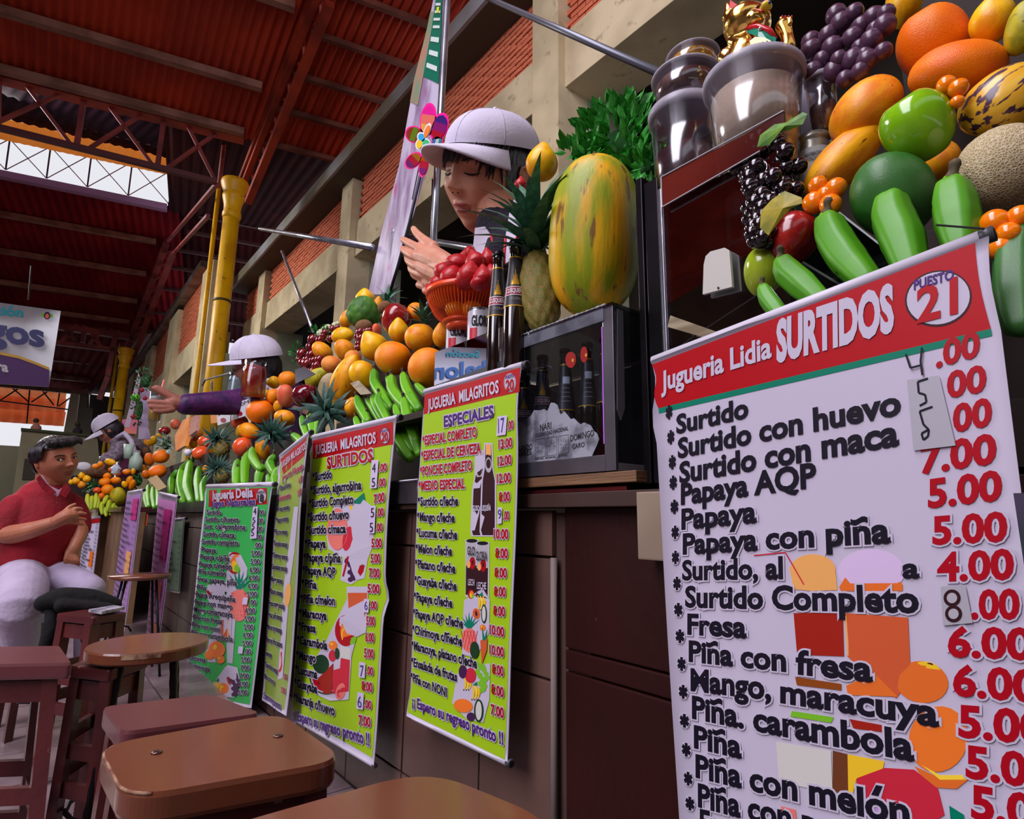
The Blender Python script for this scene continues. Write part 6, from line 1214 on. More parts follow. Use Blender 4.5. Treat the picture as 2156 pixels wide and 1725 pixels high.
for k, (dx, dy, rr_) in enumerate(((-0.3, 0, .42), (.3, .2, .4), (0, -.3, .4))): 
    o = fruit('lucuma', 'orange', F_MAN, P + np.array([dx*R0, dy*R0, hb*.5]), 22, 20, 0, ('yellow fruit seen through the basket slots, %s' % ('left', 'right', 'middle')[k]))
SB = [(925, 594, 20, 24, 185, 0), (955, 580, 24, 32, 200, -.02), (990, 574, 24, 34, 190, -.03), (1018, 582, 22, 28, 175, -.02), (905, 610, 13, 16, 150, -.02), (965, 560, 25, 24, 10, 0), (1000, 548, 22, 26, 160, -.01), (1027, 542, 16, 24, 170, .02), (940, 570, 22, 26, 210, .01), (1035, 575, 18, 22, 170, .02), (980, 588, 20, 24, 190, -.03), (940, 598, 18, 20, 180, -.02), (1010, 592, 18, 20, 180, -.03), (985, 535, 15, 18, 90, .03)]
nm = ['at the left front', 'large one at the front left', 'large one at the front centre', 'at the front right', 'smallest, at the left rim', 'on top left', 'on top right', 'dark one peeking up beside the bottles', 'at the left back', 'at the right back', 'low at the centre rim', 'low at the left rim', 'low at the right rim', 'behind the top ones']
for (x, y, r, L, a, d), n_ in zip(SB, nm): fruit('strawberry', 'berry', F_STR, onX(x, y, XK-0.03+d), r*1.2, L*1.12, a, 'red strawberry in the orange basket, ' + n_, cat='strawberry', tilt=0.3, stem='calyx', group=None)
# ---- reflecting glass plate beside the basket
pl = thing('glass_plate', 'reflecting glass plate propped between the oranges and the beer case', 'glass plate', onX(1000, 790, XC-0.012))
PLp = [(916, 742), (958, 727), (1074, 682), (1074, 756), (914, 812)]
part('plate', G().slab([onX(x, y, XC-0.010) for x, y in PLp], (0.004, 0, 0)), glass_mat('mirror_plate', (150, 150, 160), 0.62, 0.01), pl)
part('rail', G().slab([onX(x, y, XC-0.012) for x, y in ((890, 822), (1076, 752), (1078, 764), (890, 836))], (0.03, 0, 0)), mat('rail_metal', (70, 72, 80), 0.4, 0.7), pl)

# ---- black frame and glass case of stall 21
fr = thing('black_frame', 'black metal frame post between the beer case and the white banner', 'frame', onX(1370, 1000, 0.84))
for (xa, xb, yt, yb) in ((1347, 1361, 374, 985), (1366, 1396, 382, 1012)):
    ya_, yb_ = float(onX(xb, 700, 0.83)[1]), float(onX(xa, 700, 0.83)[1]); part('post', G().bbox(0.83, 0.90, ya_, yb_, 0.84, float(onX(xa, yt, 0.83)[2]), 0.002), M_BLK, fr)
part('panel', G().bbox(0.86, 1.3, yb_-0.03, yb_-0.012, 0.84, float(onX(1380, 384, 0.86)[2])-0.02, 0.002), mat('black_panel', (22, 18, 22), 0.15, 0, (36, 30, 36), 3, coat=0.5), fr)
X2 = 0.79; yE = float(onX(1397, 600, X2)[1]); zt2 = float(onX(1392, 432, X2)[2])
c21 = thing('glass_case', 'glass case of stall 21 with metal edge, carrying the plastic tubs and the gold cat', 'glass case', (X2, yE, 0.84))
yF_ = float(onX(1655, 500, X2)[1]); part('front_pane', G().box(X2, X2+0.004, yF_, yE, 0.84, zt2), glass_mat('case_glass', (180, 184, 190), 0.42, 0.01), c21); part('top_shelf', G().box(X2+0.005, 1.35, yF_+0.02, yE, zt2-0.006, zt2), glass_mat('shelf_glass', (170, 190, 185), 0.25, 0.03), c21)
zsh = float(onX(1405, 592, X2)[2]); part('glass_shelf', G().box(X2+0.006, 1.3, yF_+0.02, yE-0.004, zsh-0.005, zsh), M_GEDGE, c21)
part('edge_post', G().bbox(X2-0.003, X2+0.005, yE-0.004, yE+0.002, 0.84, zt2+0.03, 0.0008), M_ALU, c21); part('back_wall', G().box(1.33, 1.35, -0.3, yE, 0.84, zt2-0.01), mat('case_inside', (30, 22, 22), 0.8), c21)
part('side_pane', G().box(X2+0.01, 1.33, yE-0.004, yE, 0.84, zt2-0.008), GLD, c21)
t = thing('acrylic_strip', 'leaning acrylic strip reflecting the red roof, in front of the plastic tubs', 'acrylic strip', onX(1500, 360, X2-0.01))
part('strip', G().slab([onX(x, y, X2-0.012) for x, y in ((1392, 373), (1568, 284), (1650, 233), (1652, 268), (1600, 318), (1394, 436))], (0.003, 0, 0)), mat('acrylic_painted_reflection', (120, 44, 34), 0.08, 0, (70, 20, 18), 1.2, coat=0.8, alpha=0.82), t)  # red of the roof reflection is painted into the base colour
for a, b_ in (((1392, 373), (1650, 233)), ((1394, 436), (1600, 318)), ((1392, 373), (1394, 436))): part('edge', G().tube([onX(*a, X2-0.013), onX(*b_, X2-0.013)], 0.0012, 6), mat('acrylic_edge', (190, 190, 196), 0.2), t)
t = thing('plastic_clip', 'white plastic clip on the glass shelf edge of stall 21', 'clip', onX(1515, 570, X2-0.006))
part('body', G().slab([onX(x, y, X2-0.008) for x, y in ((1484, 622), (1486, 560), (1490, 542), (1500, 532), (1530, 524), (1540, 530), (1546, 606))], (-0.006, 0, 0)), mat('cream_plastic', (196, 192, 184), 0.4), t)
part('screw', G().ball(onX(1512, 606, X2-0.015), 0.0018, 8, 6), mat('rust', (110, 70, 50), 0.8), t)
t = thing('wood_slat', 'short worn wooden slat tied above the white banner', 'wood piece', onX(1460, 690, X2-0.02)); part('slat', G().slab([onX(x, y, X2-0.03) for x, y in ((1416, 666), (1512, 700), (1500, 716), (1410, 690))], (-0.006, 0, 0)), mat('pale_worn_wood', (158, 146, 118), 0.8, 0, (120, 104, 80), 20, stretch=(1, .3, 3)), t)
part('string', G().tube([onX(1600, 618, X2-0.03), onX(1505, 680, X2-0.03), onX(1430, 730, X2-0.03)], 0.0012, 5), mat('dark_string', (22, 18, 20), 0.8), t)
t, P, r, h = tin('evaporated milk tin reading LECHE inside the stall 21 case', 1568, 400, 528, 32, 0.84, 'LECHE', txt_at=0.26, th=0.35)
t = thing('utility_box', 'beige painted utility box on the dark red wood front', 'box', onX(1365, 1100, XW-0.03)); part('box', G().bbox(XW-0.04, XW+0.003, float(onX(1400, 1100, XW-0.04)[1])-0.10, float(onX(1341, 1100, XW-0.04)[1]), float(onX(1342, 1178, XW-0.04)[2]), float(onX(1342, 1036, XW-0.04)[2]), 0.003), mat('beige_box', (150, 132, 112), 0.6, 0, (134, 116, 98), 3), t)

# ---- plastic tubs
M_TUB = glass_mat('clear_plastic', (246, 246, 252), 0.10, 0.15); M_LID = mat('lid_plastic', (190, 186, 200), 0.3, alpha=0.55)
def tub(label, px, yt, yb, rt, rb, X, fill, frac, lid=True, name='plastic_tub', z0=None):
    P = onX(px, yb, X); T = onX(px, yt, X); h = float(T[2]-P[2]); a, b_ = sz(rb, P), sz(rt, T)
    if z0 is not None: P[2] = z0; h = float(T[2])-z0
    t = thing(name, label, 'tub', P)
    part('wall', G().lathe([(a, 0), (b_, h)], 40, P), M_TUB, t, True); part('rim', G().lathe([(b_*.99, h*.93), (b_*1.06, h*.94), (b_*1.07, h), (b_*1.0, h*1.01)], 40, P), M_LID, t, True)
    part('filling', G().lathe([(a*.95, h*.02), ((a+(b_-a)*frac)*.95, h*frac*.96), (a*.5, h*frac*1.06)], 36, P), fill, t, True)
    if lid: part('lid', G().lathe([(b_*1.03, h*.985), (b_*1.03, h*1.02), (b_*.86, h*1.03), (b_*.84, h*1.0)], 40, P), M_LID, t, True)
    return t
M_PUR = mat('dark_maca_filling', (56, 24, 36), 0.5, 0, (86, 44, 52), 20, 0.3); M_FLOUR = mat('maca_flour', (196, 178, 156), 0.95, 0, (176, 158, 138), 9, 0.4, 30); M_BRAN = mat('brown_flakes', (124, 92, 84), 0.9, 0, (90, 64, 62), 40, 0.5); M_CRUMB = mat('yellow_pollen', (222, 168, 40), 0.9, 0, (190, 130, 20), 70, 0.8, 120)
tub('plastic tub with dark purple filling, lowest of the left stack', 1450, 236, 425, 71, 62, 0.88, M_PUR, 0.62, z0=zt2)
tub('lidded plastic tub with brown flakes, middle of the left stack', 1447, 165, 226, 67, 60, 0.88, M_BRAN, 0.75)
tub('small plastic tub with yellow pollen on top of the left stack', 1460, 122, 158, 52, 46, 0.885, M_CRUMB, 0.75)
tub('big plastic tub of pale flour with the gold cat on its lid', 1597, 163, 330, 96, 72, 0.86, M_FLOUR, 0.84, z0=zt2)
t = thing('paper_sheet', 'white papers standing behind the big flour tub', 'paper', onX(1700, 240, 0.95)); part('paper', G().slab([onX(x, y, 0.95) for x, y in ((1668, 150), (1680, 138), (1690, 158), (1700, 140), (1722, 168), (1722, 285), (1672, 280))], (0.004, 0, 0)), mat('white_paper', (206, 200, 222), 0.7), t)
tub('tall clear cup with brown flakes behind the grapes', 1738, 160, 282, 30, 24, 0.93, M_BRAN, 0.5, False, 'plastic_cup')
t = thing('glass_jar', 'grey-green labelled jar below the white papers', 'jar', onX(1720, 410, 0.92)); P = onX(1722, 420, 0.92); r = sz(36, P); h = float(onX(1722, 290, 0.92)[2])-P[2]
part('jar', G().lathe([(r, 0), (r, h*.8), (r*.95, h*.85), (r*.95, h*.9), (r*1.02, h*.92), (r*1.02, h)], 28, P), mat('jar_metal', (130, 130, 120), 0.3, 0.6), t, True); part('label', band(P, r+0.001, P[2]+h*.1, P[2]+h*.74), mat('grey_label', (150, 160, 162), 0.5), t, True)
part('green_edge', band(P, r+0.002, P[2]+h*.1, P[2]+h*.4, 6, math.atan2(CAM[1]-P[1], CAM[0]-P[0])+0.9, 0.3), mat('green_label', (110, 160, 40), 0.5), t); cyl_text(t, P, r+0.002, 'INFORMACION', P[2]+h*.58, h*.06, r*0.9, M_INK); cyl_text(t, P, r+0.002, 'NUTRICIONAL', P[2]+h*.50, h*.06, r*0.9, M_INK)

# ---- golden beckoning cat
XCt = 0.86; K = lambda x, y, d=0.0: onX(1320+x/2.579, y/2.579, XCt+d); kz = lambda p: sz(p/2.579, K(640, 200))
M_GOLD = mat('polished_gold', (246, 206, 110), 0.2, 1.0, (226, 170, 66), 8, coat=0.3)
ct = thing('lucky_cat', 'shiny gold beckoning cat figurine with raised paw on the flour tub', 'figurine', K(650, 370))
g = G(); fw = cdir(0, 0, 1)
def toC(p, q): return p + fw*kz(q)
g.limb([K(640, 350), K(650, 300), K(655, 230)], [kz(118), kz(105), kz(75)], 24); g.ball(K(652, 140), (kz(135), kz(120), kz(98)), 28, 18); g.ball(toC(K(662, 165), 85), (kz(55), kz(45), kz(38)), 16, 12)
for x0, x1, ex in ((560, 540, 545), (735, 745, 742)): g.limb([K(x0, 90), K(ex, 20)], [kz(46), kz(10)], 12)
g.limb([toC(K(545, 330), 30), toC(K(520, 350), 60), toC(K(570, 385), 80)], [kz(55), kz(50), kz(36)], 14); g.limb([toC(K(740, 310), 20), toC(K(790, 340), 60)], [kz(50), kz(36)], 14)
g.limb([K(745, 300), K(830, 300), K(872, 270), K(870, 200), K(850, 145)], [kz(40), kz(40), kz(38), kz(30), kz(40)], 14); g.limb([toC(K(560, 260), 60), toC(K(590, 300), 105)], [kz(38), kz(30)], 12)
for dx in (-26, -8, 10, 26): g.limb([toC(K(850+dx, 140), 24), toC(K(852+dx, 112), 20)], [kz(11), kz(9)], 8)
b0 = K(650, 370); partm('body', remeshed('cat_body', g, kz(6), M_GOLD, 3, b0), ct, base=b0)
M_CR = mat('cat_red', (214, 24, 44), 0.25, coat=0.5); M_CG = mat('cat_green', (10, 140, 110), 0.25, coat=0.5)
for P3 in ([(535, 95), (545, 30), (590, 62)], [(700, 55), (745, 22), (762, 95)]): part('inner_ear', G().slab([toC(K(*p), 42) for p in P3], fw*0.001), M_CR, ct)
part('collar', G().tube([toC(K(540, 235), 40), toC(K(580, 222), 92), toC(K(660, 215), 112), toC(K(730, 228), 96), toC(K(782, 245), 50)], kz(13), 10), M_CR, ct, True)
part('bib', G().add([toC(K(x, y), z) for x, y, z in ((585, 235, 100), (665, 228, 118), (778, 252, 70), (768, 285, 80), (720, 298, 108), (660, 275, 120))], [(0, 1, 5), (1, 2, 3), (1, 3, 4), (1, 4, 5)]), M_CG, ct)
part('bell', G().ball(toC(K(672, 236), 120), kz(11), 12, 8), mat('silver_bell', (200, 196, 190), 0.2, 0.9), ct, True)
for x in (600, 722):
    o = part('eye', G().ball(toC(K(x, 92), 82), (kz(32), kz(26), kz(19)), 16, 10), mat('cat_eye', (226, 212, 60), 0.2), ct, True); part('pupil', G().ball(toC(K(x+6, 88), 106), kz(8), 10, 8), mat('cat_pupil', (30, 50, 120), 0.1), o, True)
    part('eyebrow', G().tube([toC(K(x-34, 60), 84), toC(K(x, 50), 96), toC(K(x+34, 62), 84)], kz(3.5), 6), mat('dark_line', (60, 20, 20), 0.5), ct, True)
part('mouth', G().tube([toC(K(632, 150), 122), toC(K(650, 140), 130), toC(K(672, 150), 130), toC(K(690, 140), 126)], kz(4.5), 6), M_CR, ct, True); part('nose', G().ball(toC(K(662, 118), 122), kz(9), 10, 8), mat('cat_nose', (110, 30, 20), 0.3), ct, True)
t2_ = part('coin', G().slab([toC(K(x, y), 124) for x, y in ((590, 350), (600, 315), (640, 285), (690, 290), (745, 320), (730, 345), (680, 365), (620, 375))], fw*kz(8)), mat('coin_cream', (224, 206, 160), 0.4, 0.3), ct)
for k in range(6): part('brush_mark', G().tube([toC(K(615+k*21, 330-k*5), 135), toC(K(628+k*21, 355-k*6), 135)], kz(3), 5), M_INK, t2_)
for dx in (-24, -8, 10, 26): part('claw', G().ball(toC(K(852+dx, 112), 32), kz(5), 8, 6), M_CR, ct, True)
for dx in (0, 14, 28): part('claw', G().ball(toC(K(590+dx, 292+dx*.2), 128), kz(6), 8, 6), M_CR, ct, True)

# ---- alfalfa bunch beside the tubs
herb('big bunch of fresh green alfalfa sprigs behind the huge papaya', lambda x, y: onX(x, y, 1.02), 1312, 310, 84, 94, 300, 38, 31, mat('alfalfa_leaf', (56, 158, 48), 0.45, 0, (34, 124, 40), 9, coords='Object'), 0.10)
herb('alfalfa sprigs trailing left over the top of the huge papaya', lambda x, y: onX(x, y, 0.96), 1228, 320, 42, 26, 60, 36, 32, mat('alfalfa_leaf', (38, 136, 38), 0.45), 0.04)
herb('alfalfa sprigs hanging down beside the black frame post', lambda x, y: onX(x, y, 0.96), 1364, 350, 26, 26, 40, 36, 33, mat('alfalfa_leaf', (38, 136, 38), 0.45), 0.04)

# ---- heap of stall 21
H = lambda x, y, d=0.0: s21(1320+x/2.579, y/2.579, d)
def f21(name, shape, m, x, y, rx, ry, ang, label, d=0.0, **k): return fruit(name, shape, m, H(x, y, d), rx/2.579, ry/2.579, ang, label, **k)
f21('orange', 'orange', F_OR2, 1660, 232, 196, 240, -35, 'topmost bright orange mandarin of stall 21, upper left of the two', 0.02, cat='orange'); f21('orange', 'orange', F_OR2, 1790, 390, 262, 180, 0, 'bright orange mandarin of stall 21 resting above the green apple', 0.0, cat='orange')
f21('mango', 'mango', F_LUC, 1500, 20, 165, 90, 80, 'yellow fruit cut by the picture top behind the purple grapes', 0.05); f21('lucuma', 'lucuma', F_LUC, 1985, 110, 128, 150, 0, 'yellow mango at the top right beside the orange', 0.01); f21('avocado', 'mango', F_YG, 2150, 150, 100, 165, 0, 'olive green fruit cut by the right picture edge, at the top', -0.01)
f21('pepino', 'mango', F_PEP, 2050, 545, 215, 250, 50, 'yellow pepino melon with purple stripes at the right edge', -0.01, cat='melon', spin=1.0, stem='stem'); f21('melon', 'round', F_MEL, 2045, 920, 265, 268, 30, 'large netted cantaloupe melon at the right edge', -0.01, cat='melon')
f21('mango', 'mango', F_MAN, 1300, 600, 196, 220, 45, 'big orange-yellow mango under the purple grapes', 0.01, cat='mango', spin=0.5); f21('papaya', 'papaya', F_PAPY, 1180, 870, 130, 290, 42, 'long orange papaya slanting behind the green melon', 0.02, cat='papaya')
f21('apple', 'apple', F_APG, 1576, 692, 192, 212, -35, 'large shiny light green apple in the middle of stall 21', -0.05, cat='apple', tilt=0.05); f21('melon', 'round', F_GRN, 1443, 1065, 222, 266, -40, 'round dark green melon below the light green apple', -0.03, cat='melon')
f21('apple', 'apple', F_MANR, 900, 1300, 138, 158, 25, 'dark red mango-apple between kumquats and green bananas', -0.03, cat='apple'); f21('apple', 'apple', mat('yellow_green_apple', (150, 176, 30), 0.2, 0, (170, 190, 50), 2, coords='Generated', coat=0.6), 745, 1475, 112, 142, 0, 'small yellow-green apple at the left end of stall 21', -0.02, cat='apple')
f21('mango', 'mango', F_MAN, 1700, 880, 120, 130, 0, 'shaded orange fruit behind the green apple and the melon', 0.06)
bunch('kumquat_cluster', 'cluster of orange kumquats left of the dark green melon', [(1320+x/2.579, y/2.579, r/2.579) for x, y, r in ((1045, 1015, 52), (1135, 1025, 56), (1015, 1098, 62), (1112, 1118, 58), (1080, 1060, 50))], F_KUM, lambda x, y: s21(x, y, -0.055), 'kumquats', xj=0.004)
bunch('kumquat_cluster', 'cluster of orange kumquats at the right end above the banner roll', [(1320+x/2.579, y/2.579, r/2.579) for x, y, r in ((2003, 1218, 72), (2130, 1180, 62), (2030, 1345, 66), (2075, 1275, 60))], F_KUM, lambda x, y: s21(x, y, -0.05), 'kumquats', xj=0.004)
bunch('kumquat_cluster', 'pair of kumquats tucked between the mandarin and the green apple', [(1320+x/2.579, y/2.579, r/2.579) for x, y, r in ((1740, 470, 48), (1800, 480, 48), (1790, 548, 34))], F_KUM, lambda x, y: s21(x, y, -0.06), 'kumquats', xj=0.004)
bunch('grape_bunch', 'bunch of large dusty purple grapes at the top beside the mandarin', [(1320+x/2.579, y/2.579, r/2.579) for x, y, r in ((1145, 92, 54), (1235, 72, 48), (1335, 88, 56), (1415, 82, 46), (1162, 125, 56), (1268, 132, 52), (1405, 145, 58), (1092, 190, 52), (1217, 196, 56), (1332, 222, 58), (995, 222, 50), (1010, 280, 54), (1118, 258, 56), (1223, 320, 60), (1312, 335, 54), (1010, 388, 52), (1118, 380, 58), (1395, 285, 46), (1060, 320, 46), (1175, 420, 46), (1270, 390, 48), (1290, 290, 40), (1160, 330, 44), (1350, 160, 44), (1260, 250, 44))], F_GRP, lambda x, y: s21(x, y, -0.02), xj=0.006)
pts = []; rr = random.Random(12)
for i in range(120):
    t_ = i/119; cy = 760 + t_*560; cx = 770 - 60*t_**1.5*0.6; hw = 165*(1-t_**1.6*0.85) if t_ > 0.12 else 120; pts.append((1320+(cx+(rr.random()-.5)*2*hw)/2.579, (cy+rr.random()*20)/2.579, (50-8*t_)/2.579))
bunch('grape_bunch', 'hanging bunch of shiny black grapes in front of the stall 21 glass', pts, F_GRB, lambda x, y: s21(x, y, -0.06), stem=[(1640, 290), (1652, 268), (1668, 250)], xj=0.018)
def bigleaf(label, pts_, X, m): 
    t = thing('leaf', label, 'leaf', onX(*pts_[0], X)); P = [onX(x, y, X) for x, y in pts_]; c = sum(P)/len(P) + cdir(0, 0, 1)*0.008; n = len(P); g = G().add(P+[c]+[p - cdir(0, 0, 1)*0.001 for p in P], [(i, (i+1) % n, n) for i in range(n)]); part('blade', g, m, t); t.name = 'grape_leaf'
bigleaf('fresh green leaf at the stem of the black grapes', [(1594, 310), (1600, 285), (1630, 262), (1655, 258), (1690, 236), (1700, 240), (1690, 262), (1660, 275), (1640, 276), (1620, 305)], 0.70, mat('grape_leaf_green', (104, 150, 30), 0.5, 0, (60, 110, 24), 40))
bigleaf('yellowing leaf between the black grapes and the dark red mango-apple', [(1600, 480), (1602, 445), (1625, 420), (1652, 402), (1688, 416), (1690, 428), (1665, 440), (1650, 455), (1618, 496)], 0.70, mat('grape_leaf_yellow', (168, 150, 30), 0.5, 0, (120, 120, 20), 40))
HB = lambda x, y: H(x, y, -0.06)
bananas('thick green banana upright in front of the dark green melon', HB, [([(1430, 1060), (1440, 1180), (1490, 1300), (1540, 1460)], 104)], k=2.579); bananas('thick green banana leaning right above the red banner header', HB, [([(1085, 1175), (1120, 1290), (1190, 1400), (1300, 1520)], 92)], k=2.579)
bananas('green banana with a dark crease below the cantaloupe', HB, [([(1760, 985), (1775, 1100), (1790, 1200), (1810, 1330)], 104)], k=2.579); bananas('green banana at the far left below the dark red mango-apple', HB, [([(835, 1415), (880, 1480), (960, 1550), (1060, 1640)], 74)], k=2.579)
bananas('small green banana behind the top left of the banner header', HB, [([(735, 1555), (765, 1620), (810, 1680), (860, 1740)], 48)], k=2.579); bananas('dark green banana right of the banner roll at the picture edge', lambda x, y: H(x, y, -0.04), [([(2140, 1235), (2110, 1400), (2110, 1600), (2130, 1760)], 100)], F_GRN, k=2.579)
part('side_panel', G().box(0.60, 0.605, -0.60, float(onX(2098, 800, 0.6)[1]), 0.25, 0.80), mat('dark_teal_cloth', (24, 40, 46), 0.7, 0, (70, 52, 84), 2, stretch=(1, .2, 4)), front)
t = thing('tie_string', 'dark string holding the right end of the white banner', 'string', onX(1980, 475, 0.64)); part('string', G().tube([onX(1972, 474, 0.66), onX(2072, 482, 0.655)], 0.0011, 5), mat('dark_string', (22, 18, 20), 0.8), t)
# ================================================================== SIGNS, POLES, PEOPLE, STOOLS
# ---- hanging section sign
YS = 17.0; so = lambda x, y: onY(x/3.85, 560+y/3.85, YS); zz = lambda *p: [(x/3.85, 560+y/3.85) for x, y in p]
class SignB(Banner):
    def flat(s, px, py): return onY(px, py, YS)
b = SignB('large white and purple hanging sign reading Jugos under the roof at the left edge', 'sign', (-170, 612), (128, 655), (103, 815), (-180, 792), (onY(-170, 612, YS), onY(128, 655, YS), onY(-180, 792, YS)), 0.0, 1, name='hanging_sign')
b.sheet(((-170, 614), (128, 655), (103, 815), (-180, 797)), None, 4, 4, 0, mat('sign_white', (212, 214, 230), 0.5), 'panel', 0.05)
YC = [( -700, 640), (-300, 660), (0, 705), (150, 735), (300, 790), (400, 832)]
b.es = 1.0; b.geo = {}; P_ = zz(*YC) + [(103, 815), (-180, 797)]
part('purple_field', G().slab([b.flat(*p)+np.array([0, -0.012, 0]) for p in P_], (0, 0.004, 0)), mat('sign_purple', (92, 54, 122), 0.5), b.t)
for c_, o_ in (('sign_yellow', (232, 186, 80)), ('sign_red', (220, 40, 60))):
    L_ = YC if c_ == 'sign_yellow' else YC[:3]
    V = []
    for x, y in L_: V += [b.flat(x/3.85, 560+(y-6)/3.85)+np.array([0, -0.016-(c_ == 'sign_red')*.004, 0]), b.flat(x/3.85, 560+(y+16)/3.85)+np.array([0, -0.016-(c_ == 'sign_red')*.004, 0])]
    part('stripe', G().add(V, [(2*i, 2*i+2, 2*i+3, 2*i+1) for i in range(len(L_)-1)]), mat(c_, o_, 0.5), b.t)
COLS.update({'4': (70, 120, 190), '1': (40, 150, 170), '2': (84, 88, 140), '3': (226, 222, 236)})
b.rows(0, 560, 3.85, [('Sección', -250, 378, 190, 415, 66, '1'), ('Jugos', -420, 560, 362, 655, 175, '2'), ('Tercera', -330, 790, 68, 862, 70, '3')], outline=None, bold=0.04, e=0.02)
b.ell('v', *zz((382, 405))[0], 7, 8, e=0.02); b.ell('s', *zz((382, 410))[0], 4, 5, e=0.025); b.ell('L', *zz((345, 400))[0], 3, 4, e=0.022); b.ell('L', *zz((418, 405))[0], 3, 4, e=0.022)
b.done()
for x in (-120, 60): part('hanger', G().tube([onY(x, 632, YS), onY(x+6, 560, YS)], 0.02, 6), M_BLK, b.t)
# ---- its sister sign across the aisle, seen reversed in the glass plate
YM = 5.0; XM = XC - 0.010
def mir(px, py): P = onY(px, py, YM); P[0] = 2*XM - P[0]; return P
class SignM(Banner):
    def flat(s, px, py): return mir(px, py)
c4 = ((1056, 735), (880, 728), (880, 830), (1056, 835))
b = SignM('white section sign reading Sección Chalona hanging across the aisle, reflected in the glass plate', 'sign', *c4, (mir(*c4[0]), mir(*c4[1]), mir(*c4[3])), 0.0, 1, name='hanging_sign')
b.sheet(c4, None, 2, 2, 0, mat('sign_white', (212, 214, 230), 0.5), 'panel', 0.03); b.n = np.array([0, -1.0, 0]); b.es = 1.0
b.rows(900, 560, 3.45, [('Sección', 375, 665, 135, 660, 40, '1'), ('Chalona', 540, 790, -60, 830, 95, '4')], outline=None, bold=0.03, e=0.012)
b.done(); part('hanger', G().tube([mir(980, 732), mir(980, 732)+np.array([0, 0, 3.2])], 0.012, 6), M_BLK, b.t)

# ---- poles and rods
M_POLE = mat('galvanised_pole', (170, 172, 182), 0.3, 0.85, (130, 132, 142), 5)
def rod(label, pts, rpx, m=M_POLE, name='metal_rod', cat='rod'):
    P = [onX(x, y, X) for x, y, X in pts]; t = thing(name, label, cat, P[0]); part('tube', G().tube(P, sz(rpx, P[0]), 10), m, t, True)
    for k in (0, len(P)-1): part('end_cap', G().ball(P[k], sz(rpx*1.15, P[k]), 8, 6), m, t, True)
    return t
rod('shiny vertical steel pole behind the woman, left of her cap', [(906, 640, 1.28), (917, 430, 1.28), (943, -25, 1.28)], 8, name='steel_pole', cat='pole')
rod('dark twin rod fixed along the left side of the steel pole', [(908, 520, 1.27), (912, 380, 1.27)], 3, M_BLK)
rod('long grey rod running diagonally from the roof to the plastic tubs', [(1005, -14, 1.6), (1405, 161, 1.35)], 5, mat('grey_rod', (110, 112, 122), 0.4, 0.7))
rod('grey curtain rod pointing left from the hanging poster at wall height', [(548, 482, 1.9), (784, 521, 1.5)], 3.6)
rod('thin slanted wire rod in front of the concrete beam', [(594, 530, 1.8), (660, 700, 1.5)], 2.6)
rod('pale rail behind the woman at hand level', [(856, 500, 1.5), (994, 522, 1.42), (1010, 540, 1.42)], 6)
rod('pale vertical frame tube below the hanging poster', [(832, 490, 1.5), (826, 600, 1.5), (824, 660, 1.5)], 9, mat('pale_frame', (150, 150, 160), 0.4, 0.4))
t = thing('tap', 'small grey tap fitting with bent pipe beside the yellow column', 'tap', onX(530, 800, 1.5)); part('pipe', G().tube([onX(x, y, 1.5) for x, y in ((426, 812), (432, 800), (500, 782), (560, 755))], sz(2.2, onX(480, 790, 1.5)), 8), M_POLE, t, True); part('handle', G().limb([onX(446, 805, 1.48), onX(446, 828, 1.48)], [0.012, 0.009], 8), M_POLE, t, True)
# tall poster seen edge-on
po = thing('hanging_poster', 'tall glossy green and pink fruit poster hanging edge-on left of the steel pole', 'poster', onX(860, 620, 1.3))
def pst(u, v):
    L_ = [(914, -10), (900, 60), (872, 170), (840, 350), (800, 500), (775, 620)]; R__ = [(934, -10), (933, 60), (928, 200), (898, 360), (850, 520), (822, 620)]
    k = v*5; i = min(4, int(k)); f = k-i; l = [L_[i][j]*(1-f)+L_[i+1][j]*f for j in (0, 1)]; r = [R__[i][j]*(1-f)+R__[i+1][j]*f for j in (0, 1)]
    return onX(l[0]*(1-u)+r[0]*u, l[1]*(1-u)+r[1]*u, 1.52-0.10*u + 0.015*math.sin(v*9))
def pst_patch(u0, u1, v0, v1, m, name, e=0.0, nu=4, nv=30):
    V = [pst(u0+(u1-u0)*i/nu, v0+(v1-v0)*j/nv) + np.array([-e, 0, 0]) for j in range(nv+1) for i in range(nu+1)]
    part(name, G().add(V, [(j*(nu+1)+i, j*(nu+1)+i+1, (j+1)*(nu+1)+i+1, (j+1)*(nu+1)+i) for j in range(nv) for i in range(nu)]), m, po, True)
pst_patch(0, 1, 0, 1, mat('poster_gloss', (150, 126, 160), 0.2, 0, (206, 196, 220), 5, coords='Object', lo=0.42, hi=0.58, col3=(190, 90, 150), scale3=7, lo3=0.60, hi3=0.68, stretch=(1, 1, 0.4), detail=5), 'sheet')
pst_patch(0.30, 0.92, 0.02, 0.37, mat('poster_green', (0, 112, 88), 0.3), 'green_field', 0.004); pst_patch(0.0, 0.3, 0.1, 0.45, mat('poster_tan', (176, 130, 110), 0.3, 0, (120, 150, 120), 6), 'photo_field', 0.003)
for k in range(7):
    v = 0.05+k*0.045; pst_patch(0.38+0.02*(k % 2), 0.84, v, v+0.016, mat('poster_white', (206, 220, 216), 0.4), 'lettering_line', 0.007, 3, 2)
pst_patch(0.55, 0.75, 0.075, 0.11, mat('poster_yellow', (220, 220, 40), 0.4), 'yellow_mark', 0.009, 2, 3)
part('edge_tube', G().tube([onX(x, y, 1.40) for x, y in ((894, 330), (862, 470), (838, 560), (818, 625))], sz(3.6, onX(860, 470, 1.4)), 8), mat('dark_tube', (60, 60, 70), 0.3, 0.6), po, True)
